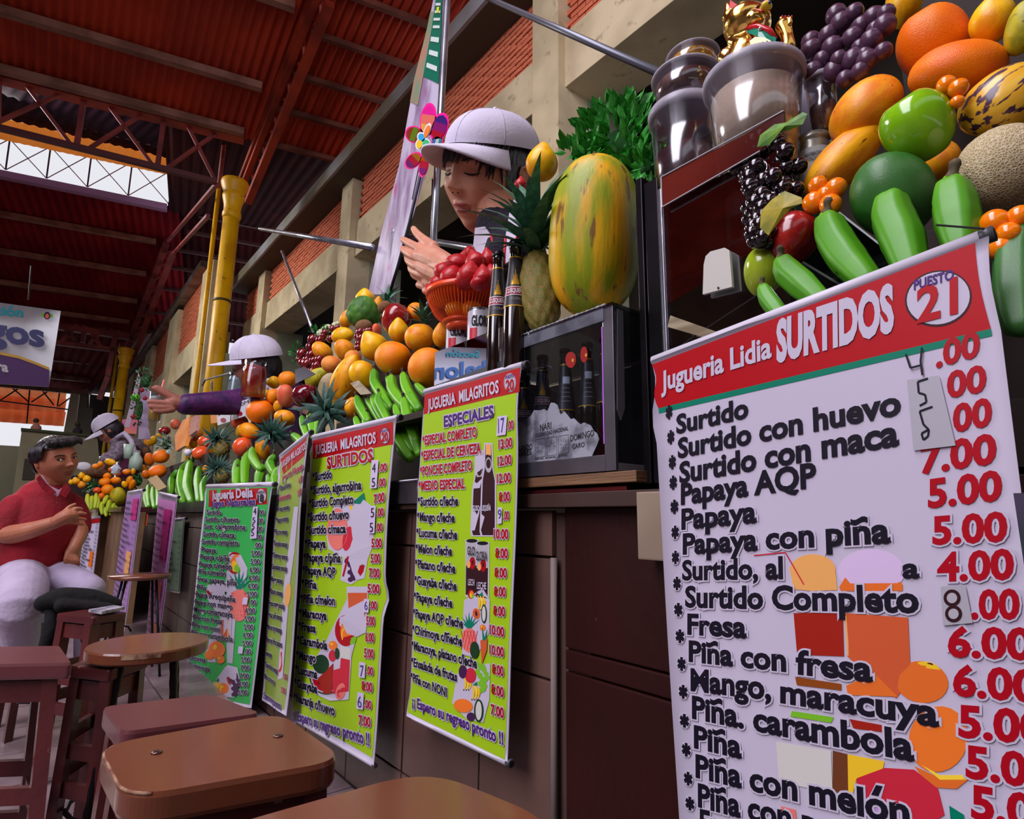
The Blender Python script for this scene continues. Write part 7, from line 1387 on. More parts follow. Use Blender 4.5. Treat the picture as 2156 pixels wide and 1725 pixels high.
# pinwheel
pw = thing('pinwheel', 'pink rainbow butterfly pinwheel beside the steel pole', 'pinwheel', onX(890, 295, 1.2))
M_PK = mat('neon_pink', (255, 30, 150), 0.35); XP = 1.2
for (cx, cy, rx, ry, a, cs) in ((901, 252, 17, 36, 8, ((255, 40, 170), (255, 130, 110), (255, 190, 90))), (925, 268, 18, 32, 18, ((70, 40, 130), (150, 30, 120), (190, 20, 50))), (872, 283, 18, 20, -70, ((150, 60, 30), (110, 140, 30), (150, 60, 30))), (870, 338, 14, 22, 45, ((170, 110, 20), (180, 20, 50), (120, 30, 110))), (892, 347, 10, 27, 10, ((190, 80, 20), (190, 20, 50), (130, 30, 120))), (920, 301, 16, 12, 100, ((40, 150, 160), (200, 220, 220), (60, 120, 180)))):
    A = math.radians(a); P = lambda k, s_: onX(cx + (rx*s_*math.cos(k))*math.cos(A) - (ry*s_*math.sin(k))*math.sin(A)*-1*-1, cy + rx*s_*math.cos(k)*math.sin(A) + ry*s_*math.sin(k)*math.cos(A), XP)
    part('petal', G().slab([P(2*math.pi*i/20, 1) for i in range(20)], (0.002, 0, 0)), M_PK, pw)
    for j in range(3):
        a0, a1 = -1+j*2/3, -1+(j+1)*2/3; V = []
        for i in range(5): v = a0+(a1-a0)*i/4; h_ = math.sqrt(max(0, 1-v*v)); V.append((-h_, v)); 
        V = V + [(-p[0], p[1]) for p in V[::-1]]
        pts_ = [onX(cx + .84*rx*p[0]*math.cos(A) - .84*ry*p[1]*math.sin(A), cy + .84*rx*p[0]*math.sin(A) + .84*ry*p[1]*math.cos(A), XP-0.002) for p in V]
        part('foil', G().slab(pts_, (-0.001, 0, 0)), mat('foil_%d_%d_%d' % cs[j], cs[j], 0.25, 0.3), pw)
for j, (x, y, rx, ry, a, c) in enumerate(((888, 290, 7, 9, -20, (40, 170, 220)), (899, 277, 5, 14, 20, (240, 130, 60)), (883, 304, 6, 9, 10, (240, 200, 40)), (897, 302, 7, 8, 0, (60, 190, 120)))):
    A = math.radians(a)
    for k, (s_, m_) in enumerate(((1.35, mat('white_print', (226, 224, 232), 0.5)), (1.0, mat('bf_%d' % j, c, 0.3)))): part('butterfly_wing', G().slab([onX(x + rx*s_*math.cos(i*.393)*math.cos(A) - ry*s_*math.sin(i*.393)*math.sin(A), y + rx*s_*math.cos(i*.393)*math.sin(A) + ry*s_*math.sin(i*.393)*math.cos(A), XP-0.006-k*0.003-j*0.001) for i in range(16)], (-0.001, 0, 0)), m_, pw)
part('stick', G().tube([onX(890, 312, XP-0.003), onX(868, 420, XP+0.06)], 0.003, 6), M_POLE, pw, True)

# ---- heads
SKN = {}
def skin_mat(name, c1, c2):
    return mat(name, c1, 0.48, 0, c2, 14, 0.06, 60, coords='Object', lo=0.35, hi=0.7)
def sstep(x, a, b): t = min(1, max(0, (x-a)/(b-a))); return t*t*(3-2*t)
def headfn(v, fem=True):
    x, y, z = v
    X = x*0.335*(1 - 0.30*sstep(-z, 0.10, 0.95)); Y = y*0.40; Z = z*0.5
    if y > 0: Y = 0.40*(y**0.85)*(1-0.10*sstep(-z, 0.2, 1)) ; X *= 1
    if y < 0: Y *= 1.12*(1 - 0.55*sstep(-z, 0.15, 0.95))
    if z < -0.75: Z = -0.375 - (abs(z)-0.75)*0.5*0.9
    if y > 0.15:
        w = sstep(y, 0.15, 0.6); g = 0
        def q(x0, z0, sx, s_z, a): return a*(math.exp(-((X-x0)/sx)**2-((Z-z0)/s_z)**2) + (math.exp(-((X+x0)/sx)**2-((Z-z0)/s_z)**2) if x0 else 0))
        g += q(0, .05, .035, .05, .03) + q(0, -.02, .034, .045, .05) + q(0, -.09, .04, .04, .085) + q(0, -.115, .045, .025, .045) + q(.055, -.12, .026, .024, .045)
        g += q(.14, .035, .06, .04, -.042) + q(.14, .022, .052, .024, .030) + q(.14, .095, .08, .022, .014) + q(.18, -.09, .07, .07, .022)
        g += q(0, -.232, .075, .022, .034) + q(0, -.285, .062, .022, .036) + q(0, -.258, .095, .008, -.022) + q(0, -.335, .08, .022, -.014) + q(0, -.42, .08, .05, .036) + q(.09, -.258, .02, .02, -.012)
        Y += g*w
    return [X, Y, Z]
class Head:
    def __init__(s, c, f, u, h):
        f = np.array(f)/np.linalg.norm(f); u = np.array(u) - f*np.dot(u, f); u /= np.linalg.norm(u); s.c = np.array(c); s.f = f; s.u = u; s.l = np.cross(f, u); s.h = h
    def W(s, p): return s.c + s.h*(s.l*p[0] + s.f*p[1] + s.u*p[2])
    def geo(s, n=96, m=84):
        g = G(); b = G().ball((0, 0, 0), 1, n, m, headfn); g.add([s.W(p) for p in b.v], b.f)
        for sx in (-1, 1):
            e = G().ball((0, 0, 0), 1, 14, 10); g.add([s.W((sx*(0.335+0.02*p[0]+0.03*p[1]*-1*0.6), -0.03+0.055*p[1]+0.01*p[2], 0.0+0.095*p[2])) for p in e.v], e.f)
            g.tube([s.W((sx*0.36, -0.03+0.052*math.cos(a), 0.01+0.09*math.sin(a))) for a in (-1.4, -.6, .3, 1.0, 1.8, 2.6, 3.3)], 0.012*s.h, 6)
        return g
    def shell(s, k, keep, n=64, m=48, dz=0.0):
        b = G().ball((0, 0, 0), 1, n, m, headfn); src = G().ball((0, 0, 0), 1, n, m); g = G(); fs = []
        for f in b.f:
            c = [sum(src.v[i][j] for i in f)/len(f) for j in range(3)]
            if keep(*c): fs.append(f)
        used = sorted({i for f in fs for i in f}); mp = {a: i for i, a in enumerate(used)}
        def kk(i): q = src.v[i]; return k*(1 + 0.012*math.sin(q[0]*40+q[2]*13))
        return g.add([s.W((b.v[i][0]*kk(i), b.v[i][1]*kk(i), b.v[i][2]*kk(i)+dz)) for i in used], [tuple(mp[i] for i in f) for f in fs])
    def face_parts(s, t, lips, closed=True, iris=(40, 24, 18), look=(0, 0)):
        M_L = mat('lips_%d' % lips[0], lips, 0.4); M_DK = mat('lash_dark', (24, 16, 18), 0.6)
        def surf(x, z, e=0.0): # point on the face skin at lateral x, height z
            y = 0.0; best = None
            zz_ = z/0.5; xx = x/0.335/(1-0.30*sstep(-zz_, 0.10, 0.95)); yy = math.sqrt(max(0.02, 1-xx*xx-zz_*zz_)); p = headfn((xx, yy, zz_)); return s.W((p[0], p[1]+e, p[2]))
        for z0, hh, nm in ((-.238, .018, 'upper_lip'), (-.283, .022, 'lower_lip')):
            V = []; N = 12
            for i in range(N+1):
                x = -.085+.17*i/N; w = hh*(1-(x/.088)**2)**0.6 if abs(x) < .088 else 0.001; zc = z0 + (0.006*abs(x)/.085 if nm == 'upper_lip' else 0.012*(abs(x)/.085)**2)
                V += [surf(x, zc-w, .004), surf(x, zc, .012), surf(x, zc+w, .004)]
            part(nm, G().add(V, [(3*i+j, 3*i+3+j, 3*i+4+j, 3*i+1+j) for i in range(N) for j in (0, 1)]), M_L, t, True)
        part('mouth_line', G().tube([surf(-.088+.176*i/10, -.260+.004*math.cos(i), .004) for i in range(11)], 0.0045*s.h, 6), mat('mouth_dark', (70, 30, 34), 0.6), t, True)
        for sx in (-1, 1):
            if closed:
                part('eyelashes', G().tube([surf(sx*(.14-.062+.124*i/8), .010-.014*math.sin(math.pi*i/8), .005) for i in range(9)], [0.003*s.h+0.006*s.h*math.sin(math.pi*i/8) for i in range(9)], 6), M_DK, t, True)
            else:
                e = part('eye', G().ball(surf(sx*.14, .022, -.008), s.h*.025, 14, 10), mat('eye_white', (214, 204, 200), 0.2), t, True)
                part('iris', G().ball(surf(sx*.14+look[0],   .022+look[1], .012), s.h*.015, 10, 8), mat('iris', iris, 0.15), e, True)
                part('eyelid_line', G().tube([surf(sx*(.14-.058+.116*i/8), .032+.016*math.sin(math.pi*i/8), .010) for i in range(9)], 0.010*s.h, 6), M_DK, t, True)
            part('eyebrow', G().tube([surf(sx*(.07+.15*i/8), .100+.022*math.sin(math.pi*i/9), .004) for i in range(9)], [0.006*s.h+0.006*s.h*math.sin(math.pi*(i+1)/10) for i in range(9)], 6), M_DK, t, True)
            part('nostril', G().ball(surf(sx*.030, -.142, -.002), s.h*.010, 8, 6), mat('mouth_dark', (70, 30, 34), 0.6), t, True)
    def cap(s, t, m, tiltz=0.0, bill=0.36, r=(0.375, 0.45, 0.31), c0=(0, -0.035, 0.235), bw=0.30, droop=0.10):
        """baseball cap: sewn crown, button and curved bill"""
        o = thing('cap', t[0], 'cap', s.W((0, 0, 0.5))) if isinstance(t, tuple) else t
        g = G(); N, M_ = 36, 12; V = []
        for j in range(M_+1):
            ph = math.pi/2*(1-j/M_) 
            for k in range(N):
                a = 2*math.pi*k/N; q = math.cos(ph); rr_ = 1 + 0.012*abs(math.sin(3*a)); V.append(s.W((c0[0]+r[0]*q**0.85*math.cos(a)*rr_, c0[1]+r[1]*q**0.85*math.sin(a)*rr_, c0[2]+r[2]*math.sin(ph)*(1.0)-0.0)))
        g.add(V, [(j*N+k, (j+1)*N+k, (j+1)*N+(k+1) % N, j*N+(k+1) % N) for j in range(M_) for k in range(N)])
        me = part('crown', g, m, o, True)
        for a in range(6):
            A = a*math.pi/3+0.52; part('seam', G().tube([s.W((c0[0]+r[0]*1.012*math.cos(p)**0.85*math.cos(A), c0[1]+r[1]*1.012*math.cos(p)**0.85*math.sin(A), c0[2]+r[2]*math.sin(p)*1.008)) for p in [0.02+i*0.17 for i in range(9)]], 0.003*s.h, 5), mat('cap_seam', (186, 182, 200), 0.8), o, True)
        part('button', G().ball(s.W((c0[0], c0[1], c0[2]+r[2]*1.01)), 0.022*s.h, 10, 6), m, o, True)
        V = []; nu, nv = 20, 8
        for j in range(nv+1):
            for i in range(nu+1):
                a = math.radians(90 + (i/nu-0.5)*130); x0 = c0[0]+r[0]*math.cos(a); y0 = c0[1]+r[1]*math.sin(a); e = j/nv*bill*math.cos((i/nu-0.5)*math.pi)**0.6 if 0 < i < nu else 0
                x = x0*(1 + 0.10*j/nv); y = y0 + e; V.append(s.W((x, y, c0[2]-0.005 - droop*(x/0.33)**2*(0.3+0.7*j/nv) - 0.04*j/nv)))
        n = len(V); F = [(j*(nu+1)+i, j*(nu+1)+i+1, (j+1)*(nu+1)+i+1, (j+1)*(nu+1)+i) for j in range(nv) for i in range(nu)]
        g = G().add(V + [np.array(p) - s.u*0.018*s.h for p in V], F + [tuple(i+n for i in f[::-1]) for f in F])
        for i in range(nu): g.f.append((nv*(nu+1)+i, nv*(nu+1)+i+1, nv*(nu+1)+i+1+n, nv*(nu+1)+i+n))
        part('bill', g, m, o, True); return o
M_CAPW = mat('white_cap_cloth', (216, 210, 228), 0.8, 0, (200, 194, 214), 6, 0.1, 120)
M_HAIR = mat('black_hair', (20, 16, 22), 0.35, 0, (44, 36, 44), 50, 0.5, 90, coords='Object', stretch=(1, 1, .15))
# ---- woman behind the counter
XW_ = 1.02; Wm = lambda x, y, d=0.0: onX(x, y, XW_+d); wz = lambda p: sz(p, Wm(1020, 400))
wt = thing('person', 'woman vendor in a white cap and black turtleneck, looking down at her hands', 'person', Wm(1060, 640))
M_SK = skin_mat('warm_skin', (212, 152, 124), (200, 132, 106))
HD = Head(Wm(1030, 376), cdir(-0.64, -0.20, 0.74), cdir(0.10, 0.96, 0.26), wz(240))
g = HD.geo(); g.limb([Wm(1045, 430), Wm(1062, 500), Wm(1075, 540)], [wz(42), wz(38), wz(46)], 20)
g.limb([Wm(1075, 540, .06), Wm(1080, 640, .1)], [wz(60), wz(62)], 18)
XH = -0.02
def fing(L_, d=0.0): g.limb([Wm(x, y, XH+d+(q[0] if q else 0)) for x, y, r, *q in L_], [wz(r) for x, y, r, *q in L_], 12, 4)
fing([(1075, 600, 34, .1), (1000, 590, 28, .06), (955, 572, 24), (925, 558, 27)]); fing([(940, 560, 27), (912, 545, 30), (893, 540, 27)]); fing([(940, 585, 22), (915, 572, 26), (895, 562, 24)])
fing([(912, 522, 16), (892, 505, 11.5), (878, 492, 9.5), (871, 482, 7.5)])                      # thumb
fing([(898, 530, 14, -.01), (876, 520, 11, -.02), (858, 510, 9.5, -.02), (849, 505, 8, -.01)])  # index
fing([(893, 548, 14, -.01), (872, 540, 11.5, -.025), (855, 530, 10, -.02), (848, 524, 8, -.005)])
fing([(895, 565, 14, -.01), (876, 560, 11, -.02), (861, 550, 9.5, -.015), (857, 541, 8, -.0)])
fing([(902, 580, 13, -.005), (884, 577, 10, -.012), (868, 570, 9, -.01), (864, 561, 7.5, 0)])
fing([(965, 610, 24, .02), (930, 600, 24, .02), (905, 592, 20, .015)]); fing([(905, 592, 13, .02), (888, 586, 10, .01), (873, 580, 9, .01), (868, 573, 7, .01)]); fing([(912, 600, 12, .02), (897, 603, 10, .01), (882, 600, 8.5, .01)]); fing([(925, 606, 12, .02), (908, 614, 10, .01), (895, 612, 8, .01)])
b0 = Wm(1060, 640); partm('body', remeshed('woman_body', g, 0.0032, M_SK, 1, b0), wt, base=b0)
HD.face_parts(wt, (176, 92, 92), closed=True)
part('hair', HD.shell(1.045, lambda x, y, z: (y < 0.30 and z > -0.30) or z > 0.36), M_HAIR, wt, True)
rr = random.Random(2)
def hairY(x, z): return 0.40*max(0.05, 1-(x/.345)**2-(z/.53)**2)**0.42
for k in range(60):                                     # fringe strands over the forehead
    x = -0.32 + 0.54*k/59; z1 = 0.065 + rr.random()*0.08 - (0.14 if k < 8 else 0.0) - 0.03*math.sin(k*0.9); dx = 0.06*(rr.random()-0.2)
    P_ = [HD.W((x+dx*q_, hairY(x+dx*q_, z_)*1.02+0.022, z_)) for q_, z_ in ((0, 0.30), (.3, 0.24), (.7, (0.22+z1)/2), (1.2, z1))]
    part('hair_strand', G().tube(P_, [HD.h*.020, HD.h*.022, HD.h*.017, HD.h*.003], 6), M_HAIR, wt, True)
for k in range(10): part('hair_strand', G().tube([HD.W((0.335, 0.10-.03*k, 0.22)), HD.W((0.355, 0.05-.02*k, 0.10)), HD.W((0.345, -0.02-.03*k, 0.0-.01*k))], [HD.h*.018, HD.h*.016, HD.h*.006], 6), M_HAIR, wt, True)
part('hair_bun', G().ball(HD.W((0.05, -0.50, 0.10)), (wz(30), wz(30), wz(48)), 16, 12), M_HAIR, wt, True)
M_NAVY = mat('black_knit', (26, 22, 36), 0.95, 0, (38, 32, 50), 60, 0.7, 160)
g = G(); g.limb([Wm(1050, 478, .0), Wm(1066, 510), Wm(1076, 540)], [wz(47), wz(46), wz(56)], 20); g.limb([Wm(1078, 545, .05), Wm(1085, 660, .08)], [wz(72), wz(76)], 20); g.limb([Wm(1085, 560, .03), Wm(1080, 610, .06), Wm(1040, 612, .05)], [wz(50), wz(42), wz(36)], 16); g.limb([Wm(1030, 550, .03), Wm(1020, 610, .04)], [wz(34), wz(30)], 14)
partm('sweater', remeshed('sweater', g, 0.005, M_NAVY, 2, b0), wt, base=b0)
M_VEST = mat('white_vest', (214, 208, 226), 0.8, 0, (196, 190, 210), 8, 0.1); M_PIPG = mat('red_piping', (206, 30, 40), 0.6)
def lap(pts, name, m, th=0.008, d=-0.075): part(name, G().slab([Wm(x, y, d + (q[0] if q else 0)) for x, y, *q in pts], (0.006, 0, 0)), m, wt)
lap([(1000, 480), (1020, 477), (1034, 497), (1041, 530), (1040, 556), (1012, 570), (996, 560), (996, 520)], 'vest_lapel', M_VEST); lap([(1086, 408), (1106, 428), (1110, 448), (1098, 478), (1086, 505), (1080, 545), (1062, 556), (1064, 500), (1072, 450)], 'vest_lapel', M_VEST)
for L_ in (((1034, 497), (1042, 528), (1040, 556)), ((996, 520), (995, 545), (1000, 575)), ((1108, 446), (1096, 480), (1084, 510), (1080, 545)), ((1064, 500), (1062, 530), (1061, 556))): part('red_piping', G().tube([Wm(x, y, -0.078) for x, y in L_], wz(2.2), 6), M_PIPG, wt, True)
HD.cap(('white baseball cap worn by the woman vendor',), M_CAPW, bill=0.29)
t = thing('coin_purse', 'small black purse held between the woman\'s hands', 'purse', Wm(870, 515, XH)); part('purse', G().limb([Wm(856, 520, XH), Wm(880, 510, XH+.01), Wm(897, 520, XH+.02)], [wz(7), wz(11), wz(9)], 12), M_BLK, t, True)

# ---- seated man
YM_ = 2.9; Mm = lambda x, y, d=0.0: onY(x, y, YM_+d); mz = lambda p: sz(p, Mm(100, 1050))
mt = thing('person', 'seated man in a dark red polo shirt and pale trousers, looking up to the right', 'person', Mm(70, 1250))
M_SK2 = skin_mat('tan_skin', (180, 114, 86), (162, 96, 72))
HM = Head(Mm(117, 972), cdir(0.93, 0.10, 0.30), cdir(-0.10, 1, 0.05), mz(104)); g = HM.geo(72, 60)
g.limb([Mm(108, 985, .02), Mm(104, 1020, .02), Mm(98, 1050, .03)], [mz(26), mz(25), mz(34)], 16); g.limb([Mm(85, 1070, .05), Mm(80, 1180, .05)], [mz(48), mz(50)], 16)
g.limb([Mm(26, 1075), Mm(14, 1122, -.04), Mm(60, 1118, -.12), Mm(128, 1096, -.18)], [mz(20), mz(20), mz(17), mz(11)], 14, 6); g.limb([Mm(122, 1097, -.18), Mm(140, 1088, -.19), Mm(150, 1086, -.19)], [mz(13), mz(15), mz(12)], 12)
for (x0, y0, x1, y1, x2, y2, r) in ((146, 1078, 162, 1071, 172, 1072, 5), (150, 1085, 167, 1081, 180, 1082, 5), (150, 1092, 167, 1092, 180, 1094, 4.8), (148, 1099, 163, 1102, 174, 1105, 4.6), (134, 1080, 146, 1068, 158, 1062, 5)): g.limb([Mm(x0, y0, -.19), Mm(x1, y1, -.19), Mm(x2, y2, -.185)], [mz(r), mz(r-1), mz(r-2)], 8, 3)
g.limb([Mm(165, 1080, .02), Mm(168, 1120, 0), Mm(158, 1150, -.05), Mm(150, 1165, -.06)], [mz(15), mz(16), mz(12), mz(12)], 12)
for k in range(5): g.limb([Mm(143+k*3, 1164+k*1.5, -.07), Mm(138+k*6.5, 1178+k, -.09), Mm(139+k*6.5, 1191, -.08)], [mz(5), mz(4), mz(3.2)], 8, 3)
b0 = Mm(70, 1250); partm('body', remeshed('man_body', g, 0.003, M_SK2, 1, b0), mt, base=b0)
HM.face_parts(mt, (134, 70, 64), closed=False, look=(0.02, 0.008))
part('hair', HM.shell(1.075, lambda x, y, z: (y < 0.22 and z > -0.42 and not (abs(x) > 0.75 and y > -0.25 and z < 0.25)) or z > 0.50), M_HAIR, mt, True)
for k in range(26): x = -0.30+0.6*k/25; part('hair_strand', G().tube([HM.W((x, 0.20, 0.46)), HM.W((x*1.08, 0.36, 0.38)), HM.W((x*1.15+.02*(rr.random()-.5), 0.375-0.3*x*x, 0.26+0.05*rr.random()))], [HM.h*.03, HM.h*.03, HM.h*.008], 6), M_HAIR, mt, True)
for k in range(12): part('hair_strand', G().tube([HM.W((0.33, 0.20-.03*k, 0.34)), HM.W((0.37, 0.17-.03*k, 0.18)), HM.W((0.36, 0.14-.03*k, 0.02 + (0.05 if k < 4 else 0)))], [HM.h*.03, HM.h*.028, HM.h*.01], 6), M_HAIR, mt, True)
M_POLO = mat('dark_red_polo', (150, 16, 36), 0.85, 0, (122, 8, 26), 7, 0.25, 90); g = G()
g.limb([Mm(92, 1058, .04), Mm(86, 1110, .03), Mm(76, 1180, .03)], [mz(52), mz(66), mz(64)], 24); g.limb([Mm(34, 1066, .02), Mm(96, 1048, .05), Mm(152, 1064, .06)], [mz(25), mz(32), mz(24)], 18)
g.limb([Mm(32, 1068, .0), Mm(22, 1092, -.02), Mm(16, 1116, -.03)], [mz(27), mz(27), mz(26)], 16); g.limb([Mm(154, 1066, .04), Mm(165, 1090, .03), Mm(168, 1112, .02)], [mz(23), mz(23), mz(21)], 16)
partm('polo_shirt', remeshed('polo_shirt', g, 0.006, M_POLO, 3, b0), mt, base=b0)
part('collar', G().slab([Mm(x, y, -.16) for x, y in ((76, 1008), (84, 1000), (98, 1018), (118, 1036), (108, 1044), (88, 1030))], (0, 0.02, 0)), M_POLO, mt); part('collar', G().slab([Mm(x, y, -.16) for x, y in ((133, 1022), (140, 1016), (150, 1030), (138, 1048), (124, 1040))], (0, 0.02, 0)), M_POLO, mt)
part('undershirt', G().slab([Mm(x, y, -.14) for x, y in ((84, 1002), (88, 1000), (104, 1022), (124, 1032), (132, 1026), (134, 1030), (121, 1046), (100, 1032))], (0, 0.02, 0)), mat('white_undershirt', (206, 190, 216), 0.8), mt)
for k in range(2): part('button', G().ball(Mm(121, 1052+k*9, -.165), mz(1.6), 8, 6), mat('button_dark', (80, 10, 20), 0.4), mt, True)
M_TRO = mat('pale_trousers', (178, 166, 190), 0.85, 0, (158, 146, 172), 5, 0.25, 50); g = G()
g.limb([Mm(50, 1200, .05), Mm(90, 1205, .07)], [mz(50), mz(48)], 20); g.limb([Mm(48, 1215, 0), Mm(44, 1268, -.35), Mm(40, 1290, -.38)], [mz(46), mz(38), mz(32)], 20); g.limb([Mm(40, 1288, -.38), Mm(46, 1350, -.30), Mm(50, 1450, -.22)], [mz(32), mz(29), mz(24)], 16)
g.limb([Mm(92, 1212, .05), Mm(150, 1226, -.12), Mm(190, 1242, -.22)], [mz(42), mz(32), mz(27)], 18); g.limb([Mm(190, 1246, -.2), Mm(182, 1330, -.05), Mm(176, 1420, .05)], [mz(26), mz(22), mz(18)], 14)
partm('trousers', remeshed('trousers', g, 0.006, M_TRO, 3, b0), mt, base=b0)
for (x, y, d) in ((56, 1468, -.25), (180, 1440, .02)): part('shoe', G().limb([Mm(x-8, y, d), Mm(x+22, y+4, d-.02)], [mz(12), mz(9)], 12), mat('dark_shoe', (36, 26, 26), 0.5), mt, True)
# backpack on its stool
bp = thing('backpack', 'black backpack lying on the red wooden stool beside the seated man', 'backpack', Mm(170, 1290, -.35)); M_BP = mat('black_nylon', (7, 6, 10), 0.9, 0, (15, 13, 18), 9, 0.4, 40); g = G()
Bk = lambda x, y, d=0.0: onY(x, y, 2.42+d); bz = lambda p: sz(p, Bk(160, 1265)); g.limb([Bk(92, 1270), Bk(130, 1262), Bk(190, 1264), Bk(240, 1274)], [bz(17), bz(24), bz(23), bz(15)], 18); g.limb([Bk(130, 1276, -.05), Bk(230, 1280, -.05)], [bz(14), bz(10)], 14)
partm('bag', remeshed('bag', g, 0.005, M_BP, 2, Bk(170, 1290)), bp, base=Bk(170, 1290))
part('hanging_flap', G().limb([Bk(104, 1285), Bk(106, 1325, -.02), Bk(96, 1362, -.02)], [bz(14), bz(15), bz(12)], 14), M_BP, bp, True); part('strap', G().tube([Bk(172, 1320), Bk(176, 1350), Bk(196, 1372), Bk(216, 1374)], bz(5), 6), M_BP, bp, True); part('strap', G().tube([Bk(246, 1290), Bk(258, 1318), Bk(270, 1320), Bk(276, 1330)], bz(2), 6), M_BP, bp, True)
part('zip_pull', G().slab([Bk(x, y, -.08) for x, y in ((86, 1292), (94, 1293), (92, 1312), (85, 1311))], (0, -.003, 0)), mat('grey_zip', (150, 150, 160), 0.3, 0.6), bp)
t = thing('newspaper', 'folded newspaper edge sticking out under the backpack', 'newspaper', Bk(220, 1286)); part('pages', G().slab([onZ(x, y, 0.487) for x, y in ((186, 1289), (240, 1280), (262, 1284), (214, 1294))], (0, 0, 0.008)), mat('newsprint', (170, 166, 180), 0.8, 0, (110, 106, 118), 40), t)

# ---- vendor reaching out a glass of juice
V2 = lambda x, y, d=0.0: onY(x, y, 4.2+d); vz = lambda p: sz(p, V2(550, 780)); vt = thing('person', 'purple-sleeved vendor reaching out with a juice glass, face behind the red jar', 'person', V2(560, 870))
HV = Head(V2(540, 775), cdir(-0.96, -0.12, 0.2), cdir(0.05, 1, 0.1), vz(108)); g = HV.geo(56, 44); g.limb([V2(550, 800), V2(562, 850)], [vz(24), vz(34)], 14); g.limb([V2(430, 852, -.1), V2(385, 850, -.1), V2(365, 846, -.1)], [vz(17), vz(14), vz(15)], 12)
for L_ in (((362, 838, 7), (340, 826, 6), (324, 818, 4.5)), ((358, 850, 7), (338, 848, 6), (316, 846, 5)), ((360, 857, 7), (338, 858, 6), (318, 856, 5)), ((362, 862, 7), (342, 866, 5.5), (326, 865, 4.5)), ((368, 838, 7), (345, 824, 6), (330, 816, 5))): g.limb([V2(x, y, -.12) for x, y, r in L_], [vz(r) for x, y, r in L_], 8, 3)
b0 = V2(560, 870); partm('body', remeshed('vendor_body', g, 0.006, skin_mat('brown_skin', (170, 110, 92), (150, 92, 76)), 2, b0), vt, base=b0)
part('hair', HV.shell(1.06, lambda x, y, z: y < 0.05 and z > -0.4 or z > .5, 40, 30), M_HAIR, vt, True); HV.face_parts(vt, (150, 84, 76), closed=True)
g = G(); g.limb([V2(572, 870, .05), V2(540, 845, 0), V2(480, 848, -.06), V2(392, 852, -.1)], [vz(40), vz(30), vz(25), vz(20)], 16); g.limb([V2(585, 830, .1), V2(590, 930, .12)], [vz(52), vz(60)], 16)
partm('blouse', remeshed('blouse', g, 0.01, mat('purple_blouse', (84, 30, 92), 0.5, 0, (54, 20, 72), 14, 0.3, 40), 2, b0), vt, base=b0)
part('apron_strap', G().limb([V2(570, 812, -.12), V2(590, 840, -.14)], [vz(16), vz(18)], 10), M_VEST, vt, True)
HV.cap(('white cloth cap of the vendor behind the red jar',), M_CAPW, bill=0.42, r=(0.40, 0.48, 0.44), c0=(0, -.035, .2), droop=0.03)
gl = thing('juice_glass', 'glass of yellow juice with a pink straw in the vendor\'s outstretched hand', 'glass', V2(324, 890, -.08)); P = V2(324, 888, -.06); h = float(V2(324, 826, -.06)[2]-P[2]); r = vz(13)
part('glass', G().lathe([(r*.8, 0), (r*.85, h*.04), (r, h), (r*.97, h), (r*.8, h*.05)], 10, P), GL, gl, True); part('juice', G().lathe([(r*.72, h*.06), (r*.9, h*.72)], 10, P), mat('yellow_juice', (244, 178, 16), 0.3), gl, True); part('foam', G().lathe([(r*.9, h*.72), (r*.93, h*.84), (r*.5, h*.87)], 10, P), mat('foam', (236, 226, 206), 0.7), gl, True)
part('straw', G().tube([P+np.array([0, 0, h*.3]), V2(346, 800, -.06)], vz(1.8), 6), mat('pink_straw', (220, 110, 110), 0.4), gl, True)
# ---- stooping vendor far down the row
V3 = lambda x, y, d=0.0: onY(x, y, 8.4+d); tz = lambda p: sz(p, V3(250, 920)); v3 = thing('person', 'far vendor in a grey blouse and dark red apron stooping over the fruit', 'person', V3(280, 1010))
HT = Head(V3(232, 908), cdir(-0.72, -0.55, 0.35), cdir(-0.35, 0.9, 0.2), tz(56)); g = HT.geo(48, 36); g.limb([V3(238, 920), V3(256, 940)], [tz(14), tz(18)], 12); g.limb([V3(225, 962, -.1), V3(212, 985, -.2), V3(196, 1004, -.3)], [tz(10), tz(9), tz(8)], 10)
b0 = V3(280, 1010); partm('body', remeshed('far_vendor_body', g, 0.012, skin_mat('brown_skin', (170, 110, 92), (150, 92, 76)), 2, b0), v3, base=b0); part('hair', HT.shell(1.07, lambda x, y, z: y < 0.1 and z > -0.5 or z > .5, 32, 24), M_HAIR, v3, True)
g = G(); g.limb([V3(252, 930), V3(268, 945, .1), V3(288, 960, .3)], [tz(20), tz(30), tz(30)], 14); g.limb([V3(255, 935, -.1), V3(240, 960, -.2), V3(222, 968, -.2)], [tz(17), tz(14), tz(11)], 12); partm('blouse', remeshed('far_blouse', g, 0.015, mat('grey_print_blouse', (150, 136, 150), 0.9, 0, (104, 92, 106), 30), 2, b0), v3, base=b0)
part('apron', G().limb([V3(270, 945, -.15), V3(285, 965, -.1), V3(268, 992, -.2)], [tz(14), tz(18), tz(22)], 12), mat('maroon_apron', (74, 20, 50), 0.8), v3, True); part('apron_strap', G().tube([V3(246, 922, -.2), V3(262, 912, -.25), V3(276, 928, -.3), V3(286, 960, -.35)], tz(5), 8), M_VEST, v3, True)
HT.cap(('white cap of the far stooping vendor',), M_CAPW, bill=0.40, r=(0.40, 0.48, 0.44))
t = thing('plastic_cup', 'pale green plastic cup standing beside the far vendor', 'cup', V3(268, 968, -.9)); P = V3(268, 966, -.9); part('cup', G().lathe([(tz(6), 0), (tz(9), tz(27)), (tz(8.4), tz(27)), (tz(5.6), tz(1))], 16, P), mat('pale_green_plastic', (186, 214, 196), 0.4), t, True)
